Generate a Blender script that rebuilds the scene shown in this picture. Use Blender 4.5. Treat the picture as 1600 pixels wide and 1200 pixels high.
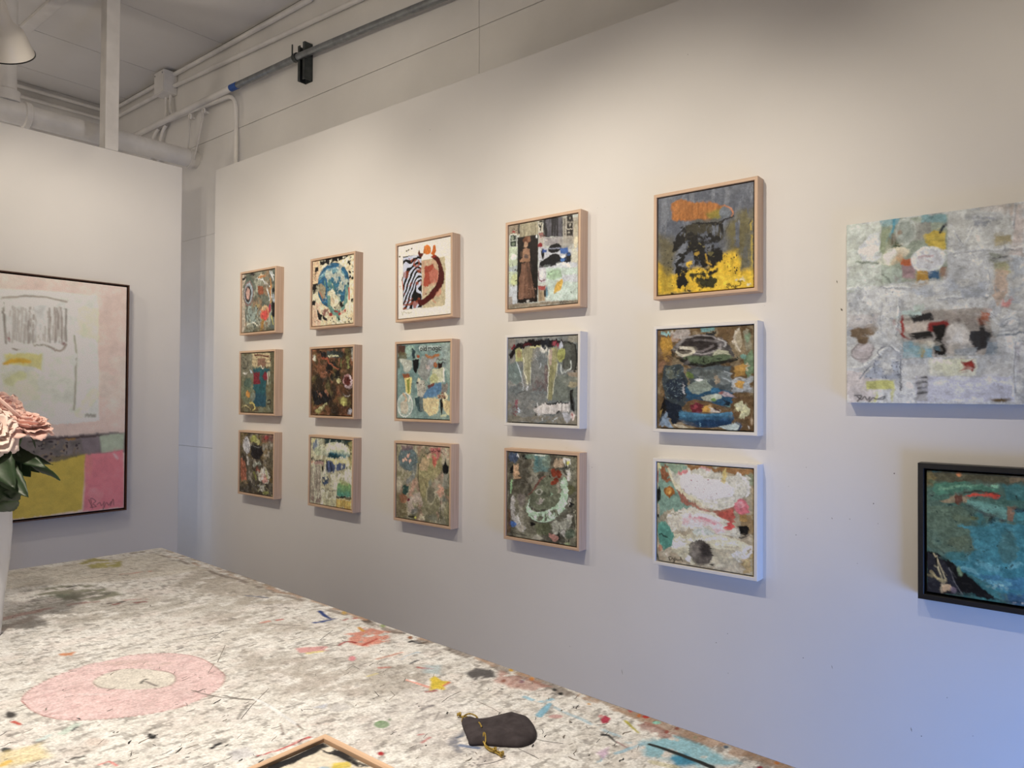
import bpy, bmesh, math, random
import numpy as np
from mathutils import Matrix, Vector

# ------------------------------------------------------------------ clear, camera, light, exposure
for o in list(bpy.data.objects): bpy.data.objects.remove(o)
scene = bpy.context.scene
COL = scene.collection

cam_d = bpy.data.cameras.new('camera'); cam = bpy.data.objects.new('camera', cam_d); COL.objects.link(cam)
cam_d.sensor_fit = 'HORIZONTAL'; cam_d.sensor_width = 36.0; cam_d.lens = 36.0*1130.98/1600; cam_d.clip_start = .02
def cam_axes(yaw, pitch, roll):
    f = Vector((math.sin(yaw)*math.cos(pitch), math.cos(yaw)*math.cos(pitch), math.sin(pitch)))
    r = Vector((math.cos(yaw), -math.sin(yaw), 0)); u = r.cross(f)
    return r*math.cos(roll)+u*math.sin(roll), -r*math.sin(roll)+u*math.cos(roll), f
_r, _u, _f = cam_axes(math.radians(50.9756), math.radians(.8073), math.radians(.3564))
M = Matrix((_r, _u, -_f)).transposed().to_4x4(); M.translation = Vector((-2.1134, 0, 1.48))
cam.matrix_world = M
scene.camera = cam

vs_ = scene.view_settings
vs_.view_transform = 'Standard'; vs_.look = 'None'; vs_.gamma = 1; vs_.use_curve_mapping = False
vs_.exposure = 0.0

world = bpy.data.worlds.new('daylight'); scene.world = world; world.use_nodes = True
world.node_tree.nodes['Background'].inputs[0].default_value = (.34, .48, .95, 1)
world.node_tree.nodes['Background'].inputs[1].default_value = .1

def light(name, kind, loc, energy, color, target=None, **kw):
    d = bpy.data.lights.new(name, kind); d.energy = energy; d.color = color
    for k, v in kw.items(): setattr(d, k, v)
    o = bpy.data.objects.new(name, d); COL.objects.link(o); o.location = loc
    if target is not None:
        o.rotation_euler = (Vector(target)-Vector(loc)).to_track_quat('-Z', 'Y').to_euler()
    return o
WARM = (1.0, .885, .73)
# assumed daylight: unseen low window behind the camera, placed to tune the blue (assumed_window in wall_front)
light('assumed_daylight', 'AREA', (-.70, -.80, .48), 12.5, (.17, .39, 1.0), (-.20, 0, .48), shape='RECTANGLE', size=.9, size_y=.8, spread=math.radians(125))
# added blue fill for the gap, in an invented window behind the partition
light('back_blue_fill', 'AREA', (-.9, 5.76, 1.25), 5, (.38, .58, 1.0), (-.35, 4.3, 1.05), shape='RECTANGLE', size=.8, size_y=.9, spread=math.radians(120))
# assumed spots washing the picture wall (hung like the spot lamp in view, outside the frame)
for y_, ty_, tz_, e_, a_ in ((3.55, 3.6, 1.85, 9, 78), (2.60, 2.85, 1.82, 37, 76), (1.75, 1.75, 1.72, 26, 74), (1.05, 1.15, 1.72, 52, 74), (.10, .22, 1.70, 27, 68)):
    light('assumed_wall_spot', 'SPOT', (-1.42, y_, 2.70), e_, WARM, (0, ty_, tz_), spot_size=math.radians(a_), spot_blend=.9, shadow_soft_size=.014)
light('flood_fill', 'SPOT', (-1.42, 2.60, 2.70), 26, WARM, (0, 2.75, 2.1), spot_size=math.radians(140), spot_blend=1., shadow_soft_size=.014)  # added wide fill standing in for the spots' upward spill
light('corner_fill', 'SPOT', (-.62, 2.85, 3.25), 9, WARM, (-.45, 4.1, 2.72), spot_size=math.radians(115), spot_blend=1., shadow_soft_size=.03)  # unseen fill added to brighten post, pipe and upper wall
# an assumed spot over the work table, then added fill lights
light('unseen_table_spot', 'SPOT', (-2.0, 1.0, 2.75), 185, WARM, (-1.75, 1.15, .9), spot_size=math.radians(84), spot_blend=.9, shadow_soft_size=.03)
light('unseen_table_spot', 'SPOT', (-1.5, 2.35, 2.75), 22, WARM, (-1.2, 2.2, .9), spot_size=math.radians(60), spot_blend=.9, shadow_soft_size=.03)  # added to brighten the far end of the table
for y_ in (.2, 1.8, 3.4):
    light('left_wall_fill', 'SPOT', (-3.6, y_, 2.70), 44, WARM, (-5, y_, 2.2), spot_size=math.radians(130), spot_blend=1., shadow_soft_size=.03)  # unseen spots added for warm bounce off wall and floor
light('back_room_fill', 'POINT', (-1.7, 4.85, 2.1), 13, (1., .87, .73), shadow_soft_size=.12)  # added light for ceiling and pipes behind the partition
# ---------------------------------------------------------------- paint engine
# a painted surface is a fine mesh: every vertex gets a pigment colour and a paint thickness
_LAT = np.random.RandomState(11).rand(256, 256)
def vnoise(x, y):
    xi = np.floor(x).astype(int); yi = np.floor(y).astype(int)
    fx = x - xi; fy = y - yi
    fx = fx*fx*(3-2*fx); fy = fy*fy*(3-2*fy)
    a = _LAT[xi & 255, yi & 255]; b = _LAT[(xi+1) & 255, yi & 255]
    c = _LAT[xi & 255, (yi+1) & 255]; d = _LAT[(xi+1) & 255, (yi+1) & 255]
    return (a*(1-fx)+b*fx)*(1-fy) + (c*(1-fx)+d*fx)*fy
def fbm(x, y, seed=0, o=4):
    t = 0; amp = 1.; tot = 0.
    x = x + seed*7.31 % 97.; y = y + seed*3.77 % 83.
    for k in range(o):
        t = t + amp*vnoise(x, y); tot += amp
        x = x*2.03+5.1; y = y*2.03+9.7; amp *= .55
    return np.clip((t/tot-.5)*1.9+.5, 0, 1)
def sstep(a, b, x):
    t = np.clip((x-a)/(b-a+1e-9), 0, 1); return t*t*(3-2*t)
def lin(c):
    c = np.asarray(c, float)/255.
    return np.where(c <= .04045, c/12.92, ((c+.055)/1.055)**2.4)
def smooth_path(p, closed, n=6):
    p = np.asarray(p, float)
    if len(p) < 3: return p
    out = []; m = len(p)
    rng = range(m if closed else m-1)
    g = (lambda i: p[i % m]) if closed else (lambda i: p[min(max(i, 0), m-1)])
    for i in rng:
        a, b, c, d = g(i-1), g(i), g(i+1), g(i+2)
        for k in range(n):
            t = k/n
            out.append(.5*((2*b)+(c-a)*t+(2*a-5*b+4*c-d)*t*t+(3*b-a-3*c+d)*t**3))
    if not closed: out.append(p[-1])
    return np.array(out)
def paint(us, vs, asp, ops, base, wall, ref=.80, seed=1, grain=.10, gs=(60, 60), scum=.5, tex=.3, gam=1.14, drag=.016, sat=.85):
    """us, vs: 0..1 axes (v runs down); asp = width/height; returns linear pigment colour and paint thickness"""
    us = us.astype(np.float32); vs = vs.astype(np.float32)
    V0, U0 = np.meshgrid(vs, us, indexing='ij')
    C = np.empty(U0.shape+(3,), np.float32); C[:] = lin(base); H = np.zeros(U0.shape, np.float32)
    for phase in (0, 1):
      if phase == 1:
        X = U0*asp; Y = V0; nr, nc = U0.shape
        if scum:                                      # paint dragged over its neighbours, ragged edges
            for sc_, amp, th, frq in ((seed*3+1, .034, .66-.10*scum, 16), (seed*3+2, .016, .58-.10*scum, 34)):
                ou = U0+amp/asp*2*(fbm(X*4, Y*4, sc_, 2)-.5); ov = V0+amp*2*(fbm(X*4, Y*4, sc_+40, 2)-.5)
                ci = np.clip(np.searchsorted(us, ou.ravel()), 0, nc-1); ri = np.clip(np.searchsorted(vs, ov.ravel()), 0, nr-1)
                m = (scum*sstep(th-.05, th+.05, fbm(X*frq*.6, Y*frq*1.2, sc_+80, 4)))
                C = C*(1-m[..., None]) + C[ri, ci].reshape(C.shape)*m[..., None]
                H = H+.15*m
        if drag:                                  # bristle drag: ragged, combed edges
            msk = fbm(X*3, Y*3, seed+91, 2) > .5
            cv = drag*2*(fbm(X*46, Y*7, seed+93, 3)-.5)*msk; ch = drag*2*(fbm(X*7, Y*46, seed+95, 3)-.5)*~msk
            ci = np.clip(np.searchsorted(us, (U0+ch/asp).ravel()), 0, nc-1); ri = np.clip(np.searchsorted(vs, (V0+cv).ravel()), 0, nr-1)
            C = C[ri, ci].reshape(C.shape).copy(); H = H[ri, ci].reshape(H.shape).copy()
        if tex:                                       # broken, scraped surface: mottling, dark and light flecks
            n = fbm(X*22, Y*26, seed+61, 4); C = C*np.exp(tex*1.5*(n-.5))[..., None]
            m = tex*.9*sstep(.66, .74, fbm(X*34, Y*48, seed+71, 4)); C = C*(1-.72*m[..., None])
            m = (tex*.55*sstep(.68, .76, fbm(X*30, Y*40, seed+83, 4)))[..., None]; C = C*(1-m)+np.minimum(C*2.2+.08, .8)*m
            H = H+.25*tex*n
      for i, op in enumerate(ops):
          k = op[0]; o = op[-1]; sd = seed*13+i*1.7
          if (o.get('r', 1) == 0) != (phase == 1): continue   # pen lines and lettering go on last
          col = lin(o['c']); a = o.get('a', 1.)
          rgh = o.get('r', .012); f = o.get('f', .006)
          mg = rgh*1.1+f+.004
          if k == 'w': bb = (0, 0, 1, 1)
          elif k == 'k': x0, y0, x1, y1 = op[1]; q = o['s'][1]*2.2; bb = (min(x0, x1)-q/asp, min(y0, y1)-q, max(x0, x1)+q/asp, max(y0, y1)+q)
          elif k == 'e':
              cx, cy, rx, ry = op[1]; q = o.get('o', 0)+mg; R_ = max(rx*asp, ry) if o.get('rot') else 0
              bb = (cx-max(rx, R_/asp)-q/asp, cy-max(ry, R_)-q, cx+max(rx, R_/asp)+q/asp, cy+max(ry, R_)+q)
          else:
              P = np.array(op[1], float)
              if k == 's' or o.get('sm'): P = smooth_path(P, k == 'p', 5)
              q = mg + (max(op[2]) if isinstance(op[2], (list, tuple)) else op[2] if k == 's' else 0)
              bb = (P[:, 0].min()-q/asp, P[:, 1].min()-q, P[:, 0].max()+q/asp, P[:, 1].max()+q)
          c0, c1 = np.searchsorted(us, bb[0]), np.searchsorted(us, bb[2], 'right')
          r0, r1 = np.searchsorted(vs, bb[1]), np.searchsorted(vs, bb[3], 'right')
          if c1-c0 < 1 or r1-r0 < 1: continue
          U = U0[r0:r1, c0:c1]; V = V0[r0:r1, c0:c1]; X = U*asp; Y = V
          def nz(sx, sy, s_, oc=4): return fbm(X*sx, Y*sy, s_, oc)
          if k == 'w':
              n = nz(o.get('sx', 5), o.get('sy', 5), sd, 5)
              m = sstep(o['t']-o.get('f', .08), o['t']+o.get('f', .08), n)
          elif k == 'k':
              r = np.random.RandomState(int(sd*10) % 9999)
              m = np.zeros(U.shape)
              x0, y0, x1, y1 = op[1]
              wx = X + o['s'][0]*1.4*(nz(40, 40, sd, 2)-.5); wy = Y + o['s'][0]*1.4*(nz(40, 40, sd+9, 2)-.5)
              for q in range(o['n']):
                  cx, cy = r.uniform(x0, x1)*asp, r.uniform(y0, y1)
                  rr = o['s'][0]+(o['s'][1]-o['s'][0])*r.rand()**2; el = r.uniform(.5, 1.6)
                  m = np.maximum(m, sstep(1.3, .7, np.hypot((wx-cx)/(rr*el), (wy-cy)/(rr/el))))
          else:
              if rgh:
                  rs = o.get('rs', 9)
                  wx = X + rgh*2*(nz(rs, rs, sd, 5)-.5); wy = Y + rgh*2*(nz(rs, rs, sd+50, 5)-.5)
              else: wx, wy = X, Y
              if k == 'e':
                  t = math.radians(o.get('rot', 0))
                  dx = wx-cx*asp; dy = wy-cy
                  ex = dx*math.cos(t)+dy*math.sin(t); ey = -dx*math.sin(t)+dy*math.cos(t)
                  rx = rx*asp
                  d = (np.hypot(ex/rx, ey/ry)-1)*min(rx, ry)
                  if 'o' in o: d = np.abs(d)-o['o']
              elif k == 'p':
                  P = P*np.array([asp, 1.])
                  d = np.full(U.shape, 9.); ins = np.zeros(U.shape, bool)
                  for j in range(len(P)):
                      ax, ay = P[j]; bx, by = P[(j+1) % len(P)]
                      ux, uy = bx-ax, by-ay
                      tt = np.clip(((wx-ax)*ux+(wy-ay)*uy)/(ux*ux+uy*uy+1e-12), 0, 1)
                      d = np.minimum(d, np.hypot(wx-ax-tt*ux, wy-ay-tt*uy))
                      ins ^= ((ay > wy) != (by > wy)) & (wx < ux*(wy-ay)/(uy+1e-12)+ax)
                  d = np.where(ins, -d, d)
              else:
                  P = P*np.array([asp, 1.]); W = op[2]
                  Wd = np.interp(np.linspace(0, 1, len(P)), np.linspace(0, 1, len(W)), W) if isinstance(W, (list, tuple)) else np.full(len(P), W)
                  d = np.full(U.shape, 9.)
                  for j in range(len(P)-1):
                      ax, ay = P[j]; bx, by = P[j+1]; ux, uy = bx-ax, by-ay
                      tt = np.clip(((wx-ax)*ux+(wy-ay)*uy)/(ux*ux+uy*uy+1e-12), 0, 1)
                      d = np.minimum(d, np.hypot(wx-ax-tt*ux, wy-ay-tt*uy)-(Wd[j]+(Wd[j+1]-Wd[j])*tt))
              m = sstep(f, -f, d)
          if 'd' in o:                              # dry brush: broken by streaky noise
              n = nz(o.get('sx', 14), o.get('sy', 14), sd+31, 5)
              m = m*sstep(o['d']-.1, o['d']+.1, n)
          if 'z' in o:                              # curving stripes
              fq, th, am = o['z']; q = X*math.cos(th)+Y*math.sin(th)+am*(nz(3.2, 3.2, sd+7, 2)-.5)
              m = m*sstep(.02, .22, np.sin(q*fq*6.2832)+.1)
          m = m*a
          if 'g' in o:                              # blends into a second pigment
              c2 = lin(o['g'][0]); ax, lo, hi = o['g'][1:]
              t = sstep(lo, hi, (U if ax == 'u' else V)+.08*(nz(7, 7, sd+70)-.5))[..., None]
              cc = col*(1-t)+c2*t
          else: cc = col
          v = o.get('v', .16)                       # brush marks inside one stroke
          if v: cc = cc*(1+v*2*(nz(o.get('vx', 26), o.get('vy', 26), sd+90, 4)[..., None]-.5))
          m3 = m[..., None]
          C[r0:r1, c0:c1] = C[r0:r1, c0:c1]*(1-m3) + cc*m3
          h = o.get('h', .25)
          H[r0:r1, c0:c1] = H[r0:r1, c0:c1]*(1-.6*m) + m*h*(.7+.6*nz(30, 30, sd+120, 2))
    X = U0*asp; Y = V0
    g = fbm(X*gs[0], Y*gs[1], seed*5+3, 3)[..., None]
    C = C*(1+grain*2*(g-.5))
    C = (C/lin(wall))**gam*ref
    L_ = C @ np.array([.25, .6, .15])
    C = np.clip(L_[..., None]+sat*(C-L_[..., None]), .002, .92)
    return C, H

# ------------------------------------------------------------------ the pictures, in picture coordinates (0..1, v down): w washes, e ellipses, p patches, s strokes, k flecks
ART = {
'a00':{'base':(132,126,100),'wall':(208,196,178),'ops':[
('w',{'c':(95,98,80),'t':.55,'a':.8,'sx':5,'sy':5}),
('w',{'c':(170,165,138),'t':.6,'a':.7,'sx':7,'sy':7}),
('w',{'c':(150,110,70),'t':.7,'a':.7,'sx':6,'sy':6}),
('w',{'c':(70,75,62),'t':.68,'a':.6,'sx':12,'sy':12}),
('p',[(-.015,.007),(.103,.019),(.104,1.018),(-.015,1.012)],{'c':(205,180,150),'a':.75,'r':.0189}),
('p',[(.819,-.016),(1.018,.005),(1.02,.279),(.82,.26)],{'c':(95,100,85),'a':.7,'r':.022}),
('p',[(.876,.696),(1.022,.706),(1.024,1.012),(.877,1.005)],{'c':(100,110,98),'a':.8,'r':.022}),
('e',(.205,.316,.168,.2395),{'c':(95,105,85),'r':.0094}),
('e',(.211,.349,.145,.2),{'c':(150,105,95),'r':.0079,'o':.0094}),
('e',(.205,.34,.1275,.176),{'c':(160,165,160),'r':.0063}),
('e',(.194,.355,.093,.144),{'c':(18,17,18),'r':.0079}),
('e',(.191,.347,.064,.099),{'c':(196,152,130),'r':.0063}),
('s',[(.03,.075),(.103,.067)],.022,{'c':(18,17,18)}),
('e',(.306,.031,.0805,.022),{'c':(40,28,25),'r':.0126}),
('e',(.601,.088,.1105,.025),{'c':(190,120,50),'r':.0126}),
('e',(.587,.068,.083,.0125),{'c':(215,190,150),'r':.0079}),
('s',[(.434,.107),(.629,.157),(.739,.268),(.821,.445),(.848,.509)],[.0047,.011,.0142,.0094,.0047],{'c':(225,220,205),'r':.0063}),
('s',[(.739,.214),(.874,.311),(.888,.451),(.821,.515)],.0063,{'c':(240,238,225),'r':.0047}),
('s',[(.847,.155),(.879,.235),(.869,.418),(.875,.542)],.0142,{'c':(200,130,40),'r':.0094}),
('s',[(.841,.04),(.913,.116),(.948,.188)],[.0126,.0189,.0079],{'c':(240,238,228),'r':.0063}),
('s',[(.9,.038),(.966,.121)],.0079,{'c':(235,235,225)}),
('p',[(.476,.253),(.643,.252),(.652,.385),(.491,.38)],{'c':(150,82,45),'r':.0126}),
('e',(.739,.253,.109,.039),{'c':(120,105,80),'a':.7,'r':.0126}),
('e',(.954,.349,.037,.043),{'c':(18,17,18),'r':.0094}),
('p',[(.902,.544),(1.008,.537),(1.004,.796),(.916,.776)],{'c':(18,17,18),'r':.0157}),
('s',[(.915,.453),(.982,.535),(.955,.425)],.0063,{'c':(190,195,205)}),
('e',(.7,.708,.1315,.125),{'c':(205,120,80),'r':.0126}),
('e',(.7,.747,.104,.078),{'c':(205,75,60),'r':.0126}),
('e',(.686,.621,.0825,.0465),{'c':(190,170,120),'r':.0094,'a':.7}),
('e',(.849,.633,.0325,.0695),{'c':(170,40,70),'r':.0094}),
('s',[(.659,.823),(.645,.916),(.604,.992)],[.0346,.044,.0314],{'c':(165,120,45),'r':.0157}),
('e',(.477,.575,.0675,.0255),{'c':(175,150,95),'r':.0094}),
('p',[(.133,.567),(.435,.572),(.575,.676),(.548,.801),(.264,.848),(.133,.809)],{'c':(150,158,140),'r':.0283,'d':.42,'sx':10,'sy':10}),
('s',[(.162,.553),(.133,.68),(.148,.826)],[.0079,.0047,.0094],{'c':(18,17,18),'r':.0063}),
('k',(.147,.552,.604,.882),{'c':(50,52,45),'n':30,'s':(.0063,.0189)}),
('s',[(.177,.876),(.379,.854),(.548,.911)],.0126,{'c':(215,205,170),'r':.0126,'d':.4}),
('p',[(.104,.92),(1.01,.965),(1.011,1.034),(.104,.993)],{'c':(95,85,55),'a':.5,'r':.022}),
('s',[(.903,.79),(.957,.901)],.0126,{'c':(190,175,80),'r':.0079}),
]},
'a01':{'base':(236,216,168),'wall':(212,200,182),'ops':[
('w',{'c':(222,190,140),'t':.6,'a':.7,'sx':6,'sy':6}),
('p',[(-.017,-.024),(.152,-.006),(.154,.453),(-.015,.44)],{'c':(225,175,130),'a':.6,'r':.017}),
('p',[(-.014,.631),(.214,.645),(.215,1.035),(-.012,1.026)],{'c':(226,178,140),'a':.8,'r':.0199}),
('p',[(.176,-.026),(.892,-.026),(.87,.021),(.649,.039),(.445,.075),(.176,.069)],{'c':(18,17,18),'r':.0199}),
('k',(.306,-.012,.849,.116),{'c':(240,222,178),'n':14,'s':(.0114,.0227)}),
('k',(.849,.018,1.0,.269),{'c':(18,17,18),'n':12,'s':(.0114,.0227)}),
('p',[(.068,.095),(.152,.089),(.141,.19),(.057,.197)],{'c':(18,17,18),'r':.0142,'d':.3}),
('k',(.0,.074,.118,.363),{'c':(60,40,30),'n':14,'s':(.0057,.0128)}),
('p',[(.009,.368),(.141,.335),(.13,.48),(.022,.509)],{'c':(18,17,18),'r':.0142}),
('p',[(-.007,.602),(.083,.6),(.071,.68),(-.006,.675)],{'c':(18,17,18),'r':.0142}),
('e',(.515,.409,.383,.341),{'c':(25,98,122),'r':.0085,'v':.3,'vx':4,'vy':40}),
('e',(.469,.291,.321,.214),{'c':(30,105,135),'r':.0114,'a':.6}),
('s',[(.177,.28),(.353,.209),(.582,.195),(.761,.275),(.849,.422),(.838,.616)],.0284,{'c':(120,165,160),'r':.0085,'a':.7,'d':.25,'sx':6,'sy':30}),
('s',[(.212,.24),(.399,.163),(.627,.164)],.0142,{'c':(170,195,180),'a':.5,'r':.0071}),
('p',[(.236,.343),(.353,.267),(.515,.395),(.628,.573),(.739,.665),(.673,.745),(.493,.706),(.331,.495)],{'c':(104,142,112),'r':.0199,'d':.46,'sx':26,'sy':9}),
('e',(.56,.441,.2035,.2125),{'c':(60,122,124),'a':.45,'r':.017,'f':.0426}),
('p',[(.142,.379),(.236,.358),(.33,.437),(.331,.581),(.237,.589),(.154,.482)],{'c':(158,140,105),'r':.0085}),
('s',[(.178,.484),(.249,.561),(.273,.62)],.0071,{'c':(210,120,80)}),
('p',[(.4,.5),(.492,.464),(.628,.601),(.651,.715),(.493,.762),(.401,.7)],{'c':(222,205,160),'r':.017}),
('e',(.492,.649,.0685,.057),{'c':(195,170,130),'r':.0142}),
('k',(.33,.409,.673,.605),{'c':(18,17,18),'n':10,'s':(.0043,.0114)}),
('s',[(.424,.587),(.435,.716),(.561,.823),(.718,.803),(.816,.67),(.849,.464)],.0369,{'c':(110,145,125),'r':.0071,'v':.25}),
('s',[(.606,.797),(.651,.926)],.0426,{'c':(115,150,125),'r':.0085}),
('e',(.667,.92,.0225,.0225),{'c':(30,55,50)}),
('p',[(.538,.751),(.695,.662),(.784,.71),(.651,.786)],{'c':(18,17,18),'r':.0199}),
('p',[(.119,.741),(.191,.803),(.286,.951),(.168,.903)],{'c':(18,17,18),'r':.0114}),
('p',[(.214,.761),(.401,.757),(.447,.845),(.285,.858)],{'c':(160,110,90),'r':.0114}),
('s',[(.215,.847),(.355,.912)],.0199,{'c':(18,17,18)}),
('k',(.355,.897,1.0,.997),{'c':(18,17,18),'n':14,'s':(.0085,.0199)}),
('e',(.47,.846,.046,.0255),{'c':(165,50,40),'r':.0071}),
('s',[(.561,.802),(.64,.82)],.0114,{'c':(170,40,40)}),
('s',[(.673,.857),(.806,.808)],.0199,{'c':(185,60,50),'r':.0085}),
('s',[(.888,.481),(.893,.647)],.0142,{'c':(200,90,60),'r':.0071}),
('k',(.871,.243,1.0,.462),{'c':(18,17,18),'n':4,'s':(.0142,.0284)}),
('e',(.968,.666,.034,.036),{'c':(18,17,18),'r':.0114}),
('e',(.893,.744,.087,.055),{'c':(240,222,170),'r':.0142}),
('k',(.74,.791,.989,.983),{'c':(18,17,18),'n':8,'s':(.0071,.0185)}),
('w',{'c':(245,228,180),'t':.72,'a':.5,'sx':8,'sy':8}),
('s',[(.048,.912),(.084,.935),(.12,.915),(.168,.935)],.0028,{'c':(120,95,70)}),
]},
'a10':{'base':(118,112,80),'wall':(205,194,178),'ops':[
('w',{'c':(100,82,50),'t':.58,'a':.8,'sx':5,'sy':6}),
('w',{'c':(135,135,105),'t':.6,'a':.7,'sx':7,'sy':9}),
('p',[(.88,-.008),(1.013,-.004),(1.035,1.018),(.903,1.021)],{'c':(88,78,48),'a':.7,'r':.0159}),
('p',[(-.014,.016),(.359,.026),(.369,.411),(-.003,.408)],{'c':(132,125,100),'a':.8,'r':.0222}),
('e',(.092,.165,.121,.0975),{'c':(40,38,30),'o':.0048,'r':.0127}),
('s',[(.032,.115),(.121,.198),(.08,.263),(.18,.248)],.0048,{'c':(45,42,32)}),
('e',(.125,.336,.075,.0195),{'c':(215,205,180),'r':.0095}),
('k',(.017,.082,.227,.41),{'c':(60,55,42),'n':16,'s':(.0048,.0127)}),
('p',[(.33,.001),(.88,.016),(.885,.243),(.336,.234)],{'c':(196,172,125),'r':.0095}),
('k',(.33,.009,.885,.243),{'c':(110,70,50),'n':22,'s':(.0063,.019)}),
('s',[(.415,.035),(.828,.061)],.0143,{'c':(105,55,35),'r':.0079}),
('p',[(.5,.093),(.761,.099),(.764,.225),(.504,.221)],{'c':(120,72,58),'r':.0159,'a':.8}),
('s',[(.775,.123),(.883,.121)],.0048,{'c':(90,60,40)}),
('s',[(.776,.178),(.884,.177)],.0048,{'c':(90,60,40)}),
('s',[(.333,.113),(.473,.112)],.0048,{'c':(90,60,40)}),
('s',[(.335,.178),(.475,.176)],.0048,{'c':(90,60,40)}),
('p',[(.379,.283),(.532,.253),(.792,.265),(.887,.305),(.793,.328),(.771,.539),(.761,.665),(.78,.907),(.465,.904),(.365,.818),(.459,.666),(.374,.603),(.386,.523)],{'c':(32,88,88),'r':.0143}),
('p',[(.432,.698),(.761,.696),(.766,.899),(.437,.904)],{'c':(35,78,95),'a':.6,'r':.0317}),
('p',[(.381,.331),(.575,.325),(.58,.523),(.386,.531)],{'c':(128,28,42),'r':.0127}),
('e',(.754,.398,.081,.063),{'c':(128,28,42),'r':.0127}),
('s',[(.424,.363),(.522,.412),(.441,.491)],.0048,{'c':(50,15,20)}),
('s',[(.807,.336),(.817,.524)],[.0127,.0063],{'c':(215,205,180),'r':.0063}),
('s',[(.861,.336),(.868,.415)],.0063,{'c':(215,205,180)}),
('e',(.216,.522,.114,.1125),{'c':(88,105,85),'r':.0222}),
('e',(.207,.699,.199,.1285),{'c':(115,122,88),'r':.0254,'a':.7}),
('e',(.221,.696,.0625,.055),{'c':(205,140,45),'r':.0095}),
('e',(.377,.73,.084,.08),{'c':(135,140,120),'r':.019,'a':.7}),
('s',[(.282,.851),(.394,.857),(.452,.92),(.383,.961)],.0143,{'c':(200,178,90),'r':.0095}),
('s',[(.041,.927),(.155,.893),(.299,.954)],.0063,{'c':(200,180,120)}),
('s',[(.804,.805),(.884,.796),(.893,.85),(.819,.867)],.0111,{'c':(18,17,18)}),
('s',[(.886,.866),(.901,.943)],.0048,{'c':(18,17,18)}),
('k',(-.004,.863,1.008,.995),{'c':(160,150,90),'n':20,'s':(.0048,.0143)}),
('s',[(.295,.298),(.338,.322)],.019,{'c':(190,195,200),'r':.0095}),
('s',[(.614,.231),(.643,.271),(.696,.24)],.0095,{'c':(215,205,180),'r':.0079}),
]},
'a11':{'base':(86,62,34),'wall':(205,194,178),'ops':[
('w',{'c':(120,80,45),'t':.6,'a':.8,'sx':5,'sy':6}),
('w',{'c':(40,30,18),'t':.5,'a':.8,'sx':7,'sy':7}),
('w',{'c':(140,85,50),'t':.68,'a':.7,'sx':9,'sy':6}),
('w',{'c':(110,100,50),'t':.7,'a':.6,'sx':6,'sy':6}),
('p',[(.034,.65),(.364,.621),(.526,.735),(.412,.821),(.035,.853)],{'c':(18,17,18),'r':.0311}),
('p',[(.337,.166),(.657,.201),(.749,.453),(.409,.479)],{'c':(25,20,14),'r':.0424,'d':.4}),
('p',[(.196,.034),(.359,.025),(.36,.124),(.244,.135)],{'c':(18,17,18),'r':.0198}),
('p',[(.37,.025),(.766,.037),(.767,.141),(.371,.131)],{'c':(70,78,70),'r':.0071,'g':((40,48,45),'u',.3,.8)}),
('s',[(.417,.108),(.678,.107)],.0113,{'c':(215,205,150),'r':.0057}),
('e',(.711,.084,.067,.0415),{'c':(45,50,40),'r':.0085}),
('s',[(.267,.143),(.383,.138),(.43,.21)],.0127,{'c':(178,85,50),'r':.0085}),
('s',[(.453,.225),(.68,.313)],.0113,{'c':(165,95,60),'d':.4}),
('e',(.316,.393,.0835,.057),{'c':(150,95,60),'r':.017}),
('k',(.222,.334,.409,.45),{'c':(18,17,18),'n':6,'s':(.0085,.0141)}),
('e',(.079,.138,.031,.046),{'c':(225,215,180),'r':.0071}),
('s',[(.867,.15),(.902,.289)],.0198,{'c':(140,140,75),'r':.0113}),
('s',[(.745,.147),(.736,.272)],.0099,{'c':(120,120,60)}),
('p',[(.952,.001),(1.007,.003),(1.01,.208),(.955,.207)],{'c':(185,185,170),'a':.5,'r':.0113}),
('e',(.883,.482,.115,.0975),{'c':(165,120,110),'r':.0085}),
('e',(.872,.482,.075,.0695),{'c':(90,30,22),'r':.0085}),
('s',[(.925,.407),(.981,.483),(.928,.573),(.84,.566)],.0156,{'c':(225,195,190),'r':.0057}),
('p',[(.615,.48),(.682,.432),(.738,.495),(.672,.523)],{'c':(195,180,120),'r':.0099}),
('s',[(.13,.65),(.248,.707)],.017,{'c':(165,115,85),'r':.0085,'d':.3}),
('s',[(.341,.635),(.423,.707)],.0198,{'c':(165,110,75),'r':.0113,'d':.3}),
('e',(.798,.79,.0715,.0615),{'c':(190,180,90),'r':.017}),
('s',[(.797,.691),(.864,.719),(.93,.691)],.0085,{'c':(200,190,170),'r':.0113}),
('e',(.951,.935,.044,.0475),{'c':(228,222,220),'r':.0127}),
('e',(.944,.9,.022,.011),{'c':(18,17,18)}),
('s',[(.108,.925),(.32,.872),(.366,.836)],.0198,{'c':(190,180,120),'r':.017,'d':.42}),
('e',(.191,.953,.0945,.035),{'c':(170,160,90),'r':.017,'d':.4}),
('p',[(.683,.537),(1.004,.539),(1.011,.983),(.688,.988)],{'c':(60,30,18),'a':.5,'r':.0283,'d':.35}),
('k',(-.0,-.014,1.0,.983),{'c':(30,22,14),'n':60,'s':(.0042,.0127)}),
('k',(-.0,-.014,1.0,.983),{'c':(150,110,70),'n':30,'s':(.0042,.0113)}),
]},
'a20':{'base':(95,84,62),'wall':(190,179,165),'ops':[
('w',{'c':(60,50,36),'t':.52,'a':.8,'sx':6,'sy':4}),
('w',{'c':(140,128,108),'t':.6,'a':.8,'sx':10,'sy':5}),
('w',{'c':(120,95,45),'t':.68,'a':.6,'sx':6,'sy':6}),
('p',[(.01,.836),(1.012,.775),(1.022,1.006),(.016,1.076)],{'c':(55,48,36),'a':.6,'r':.0372}),
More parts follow.
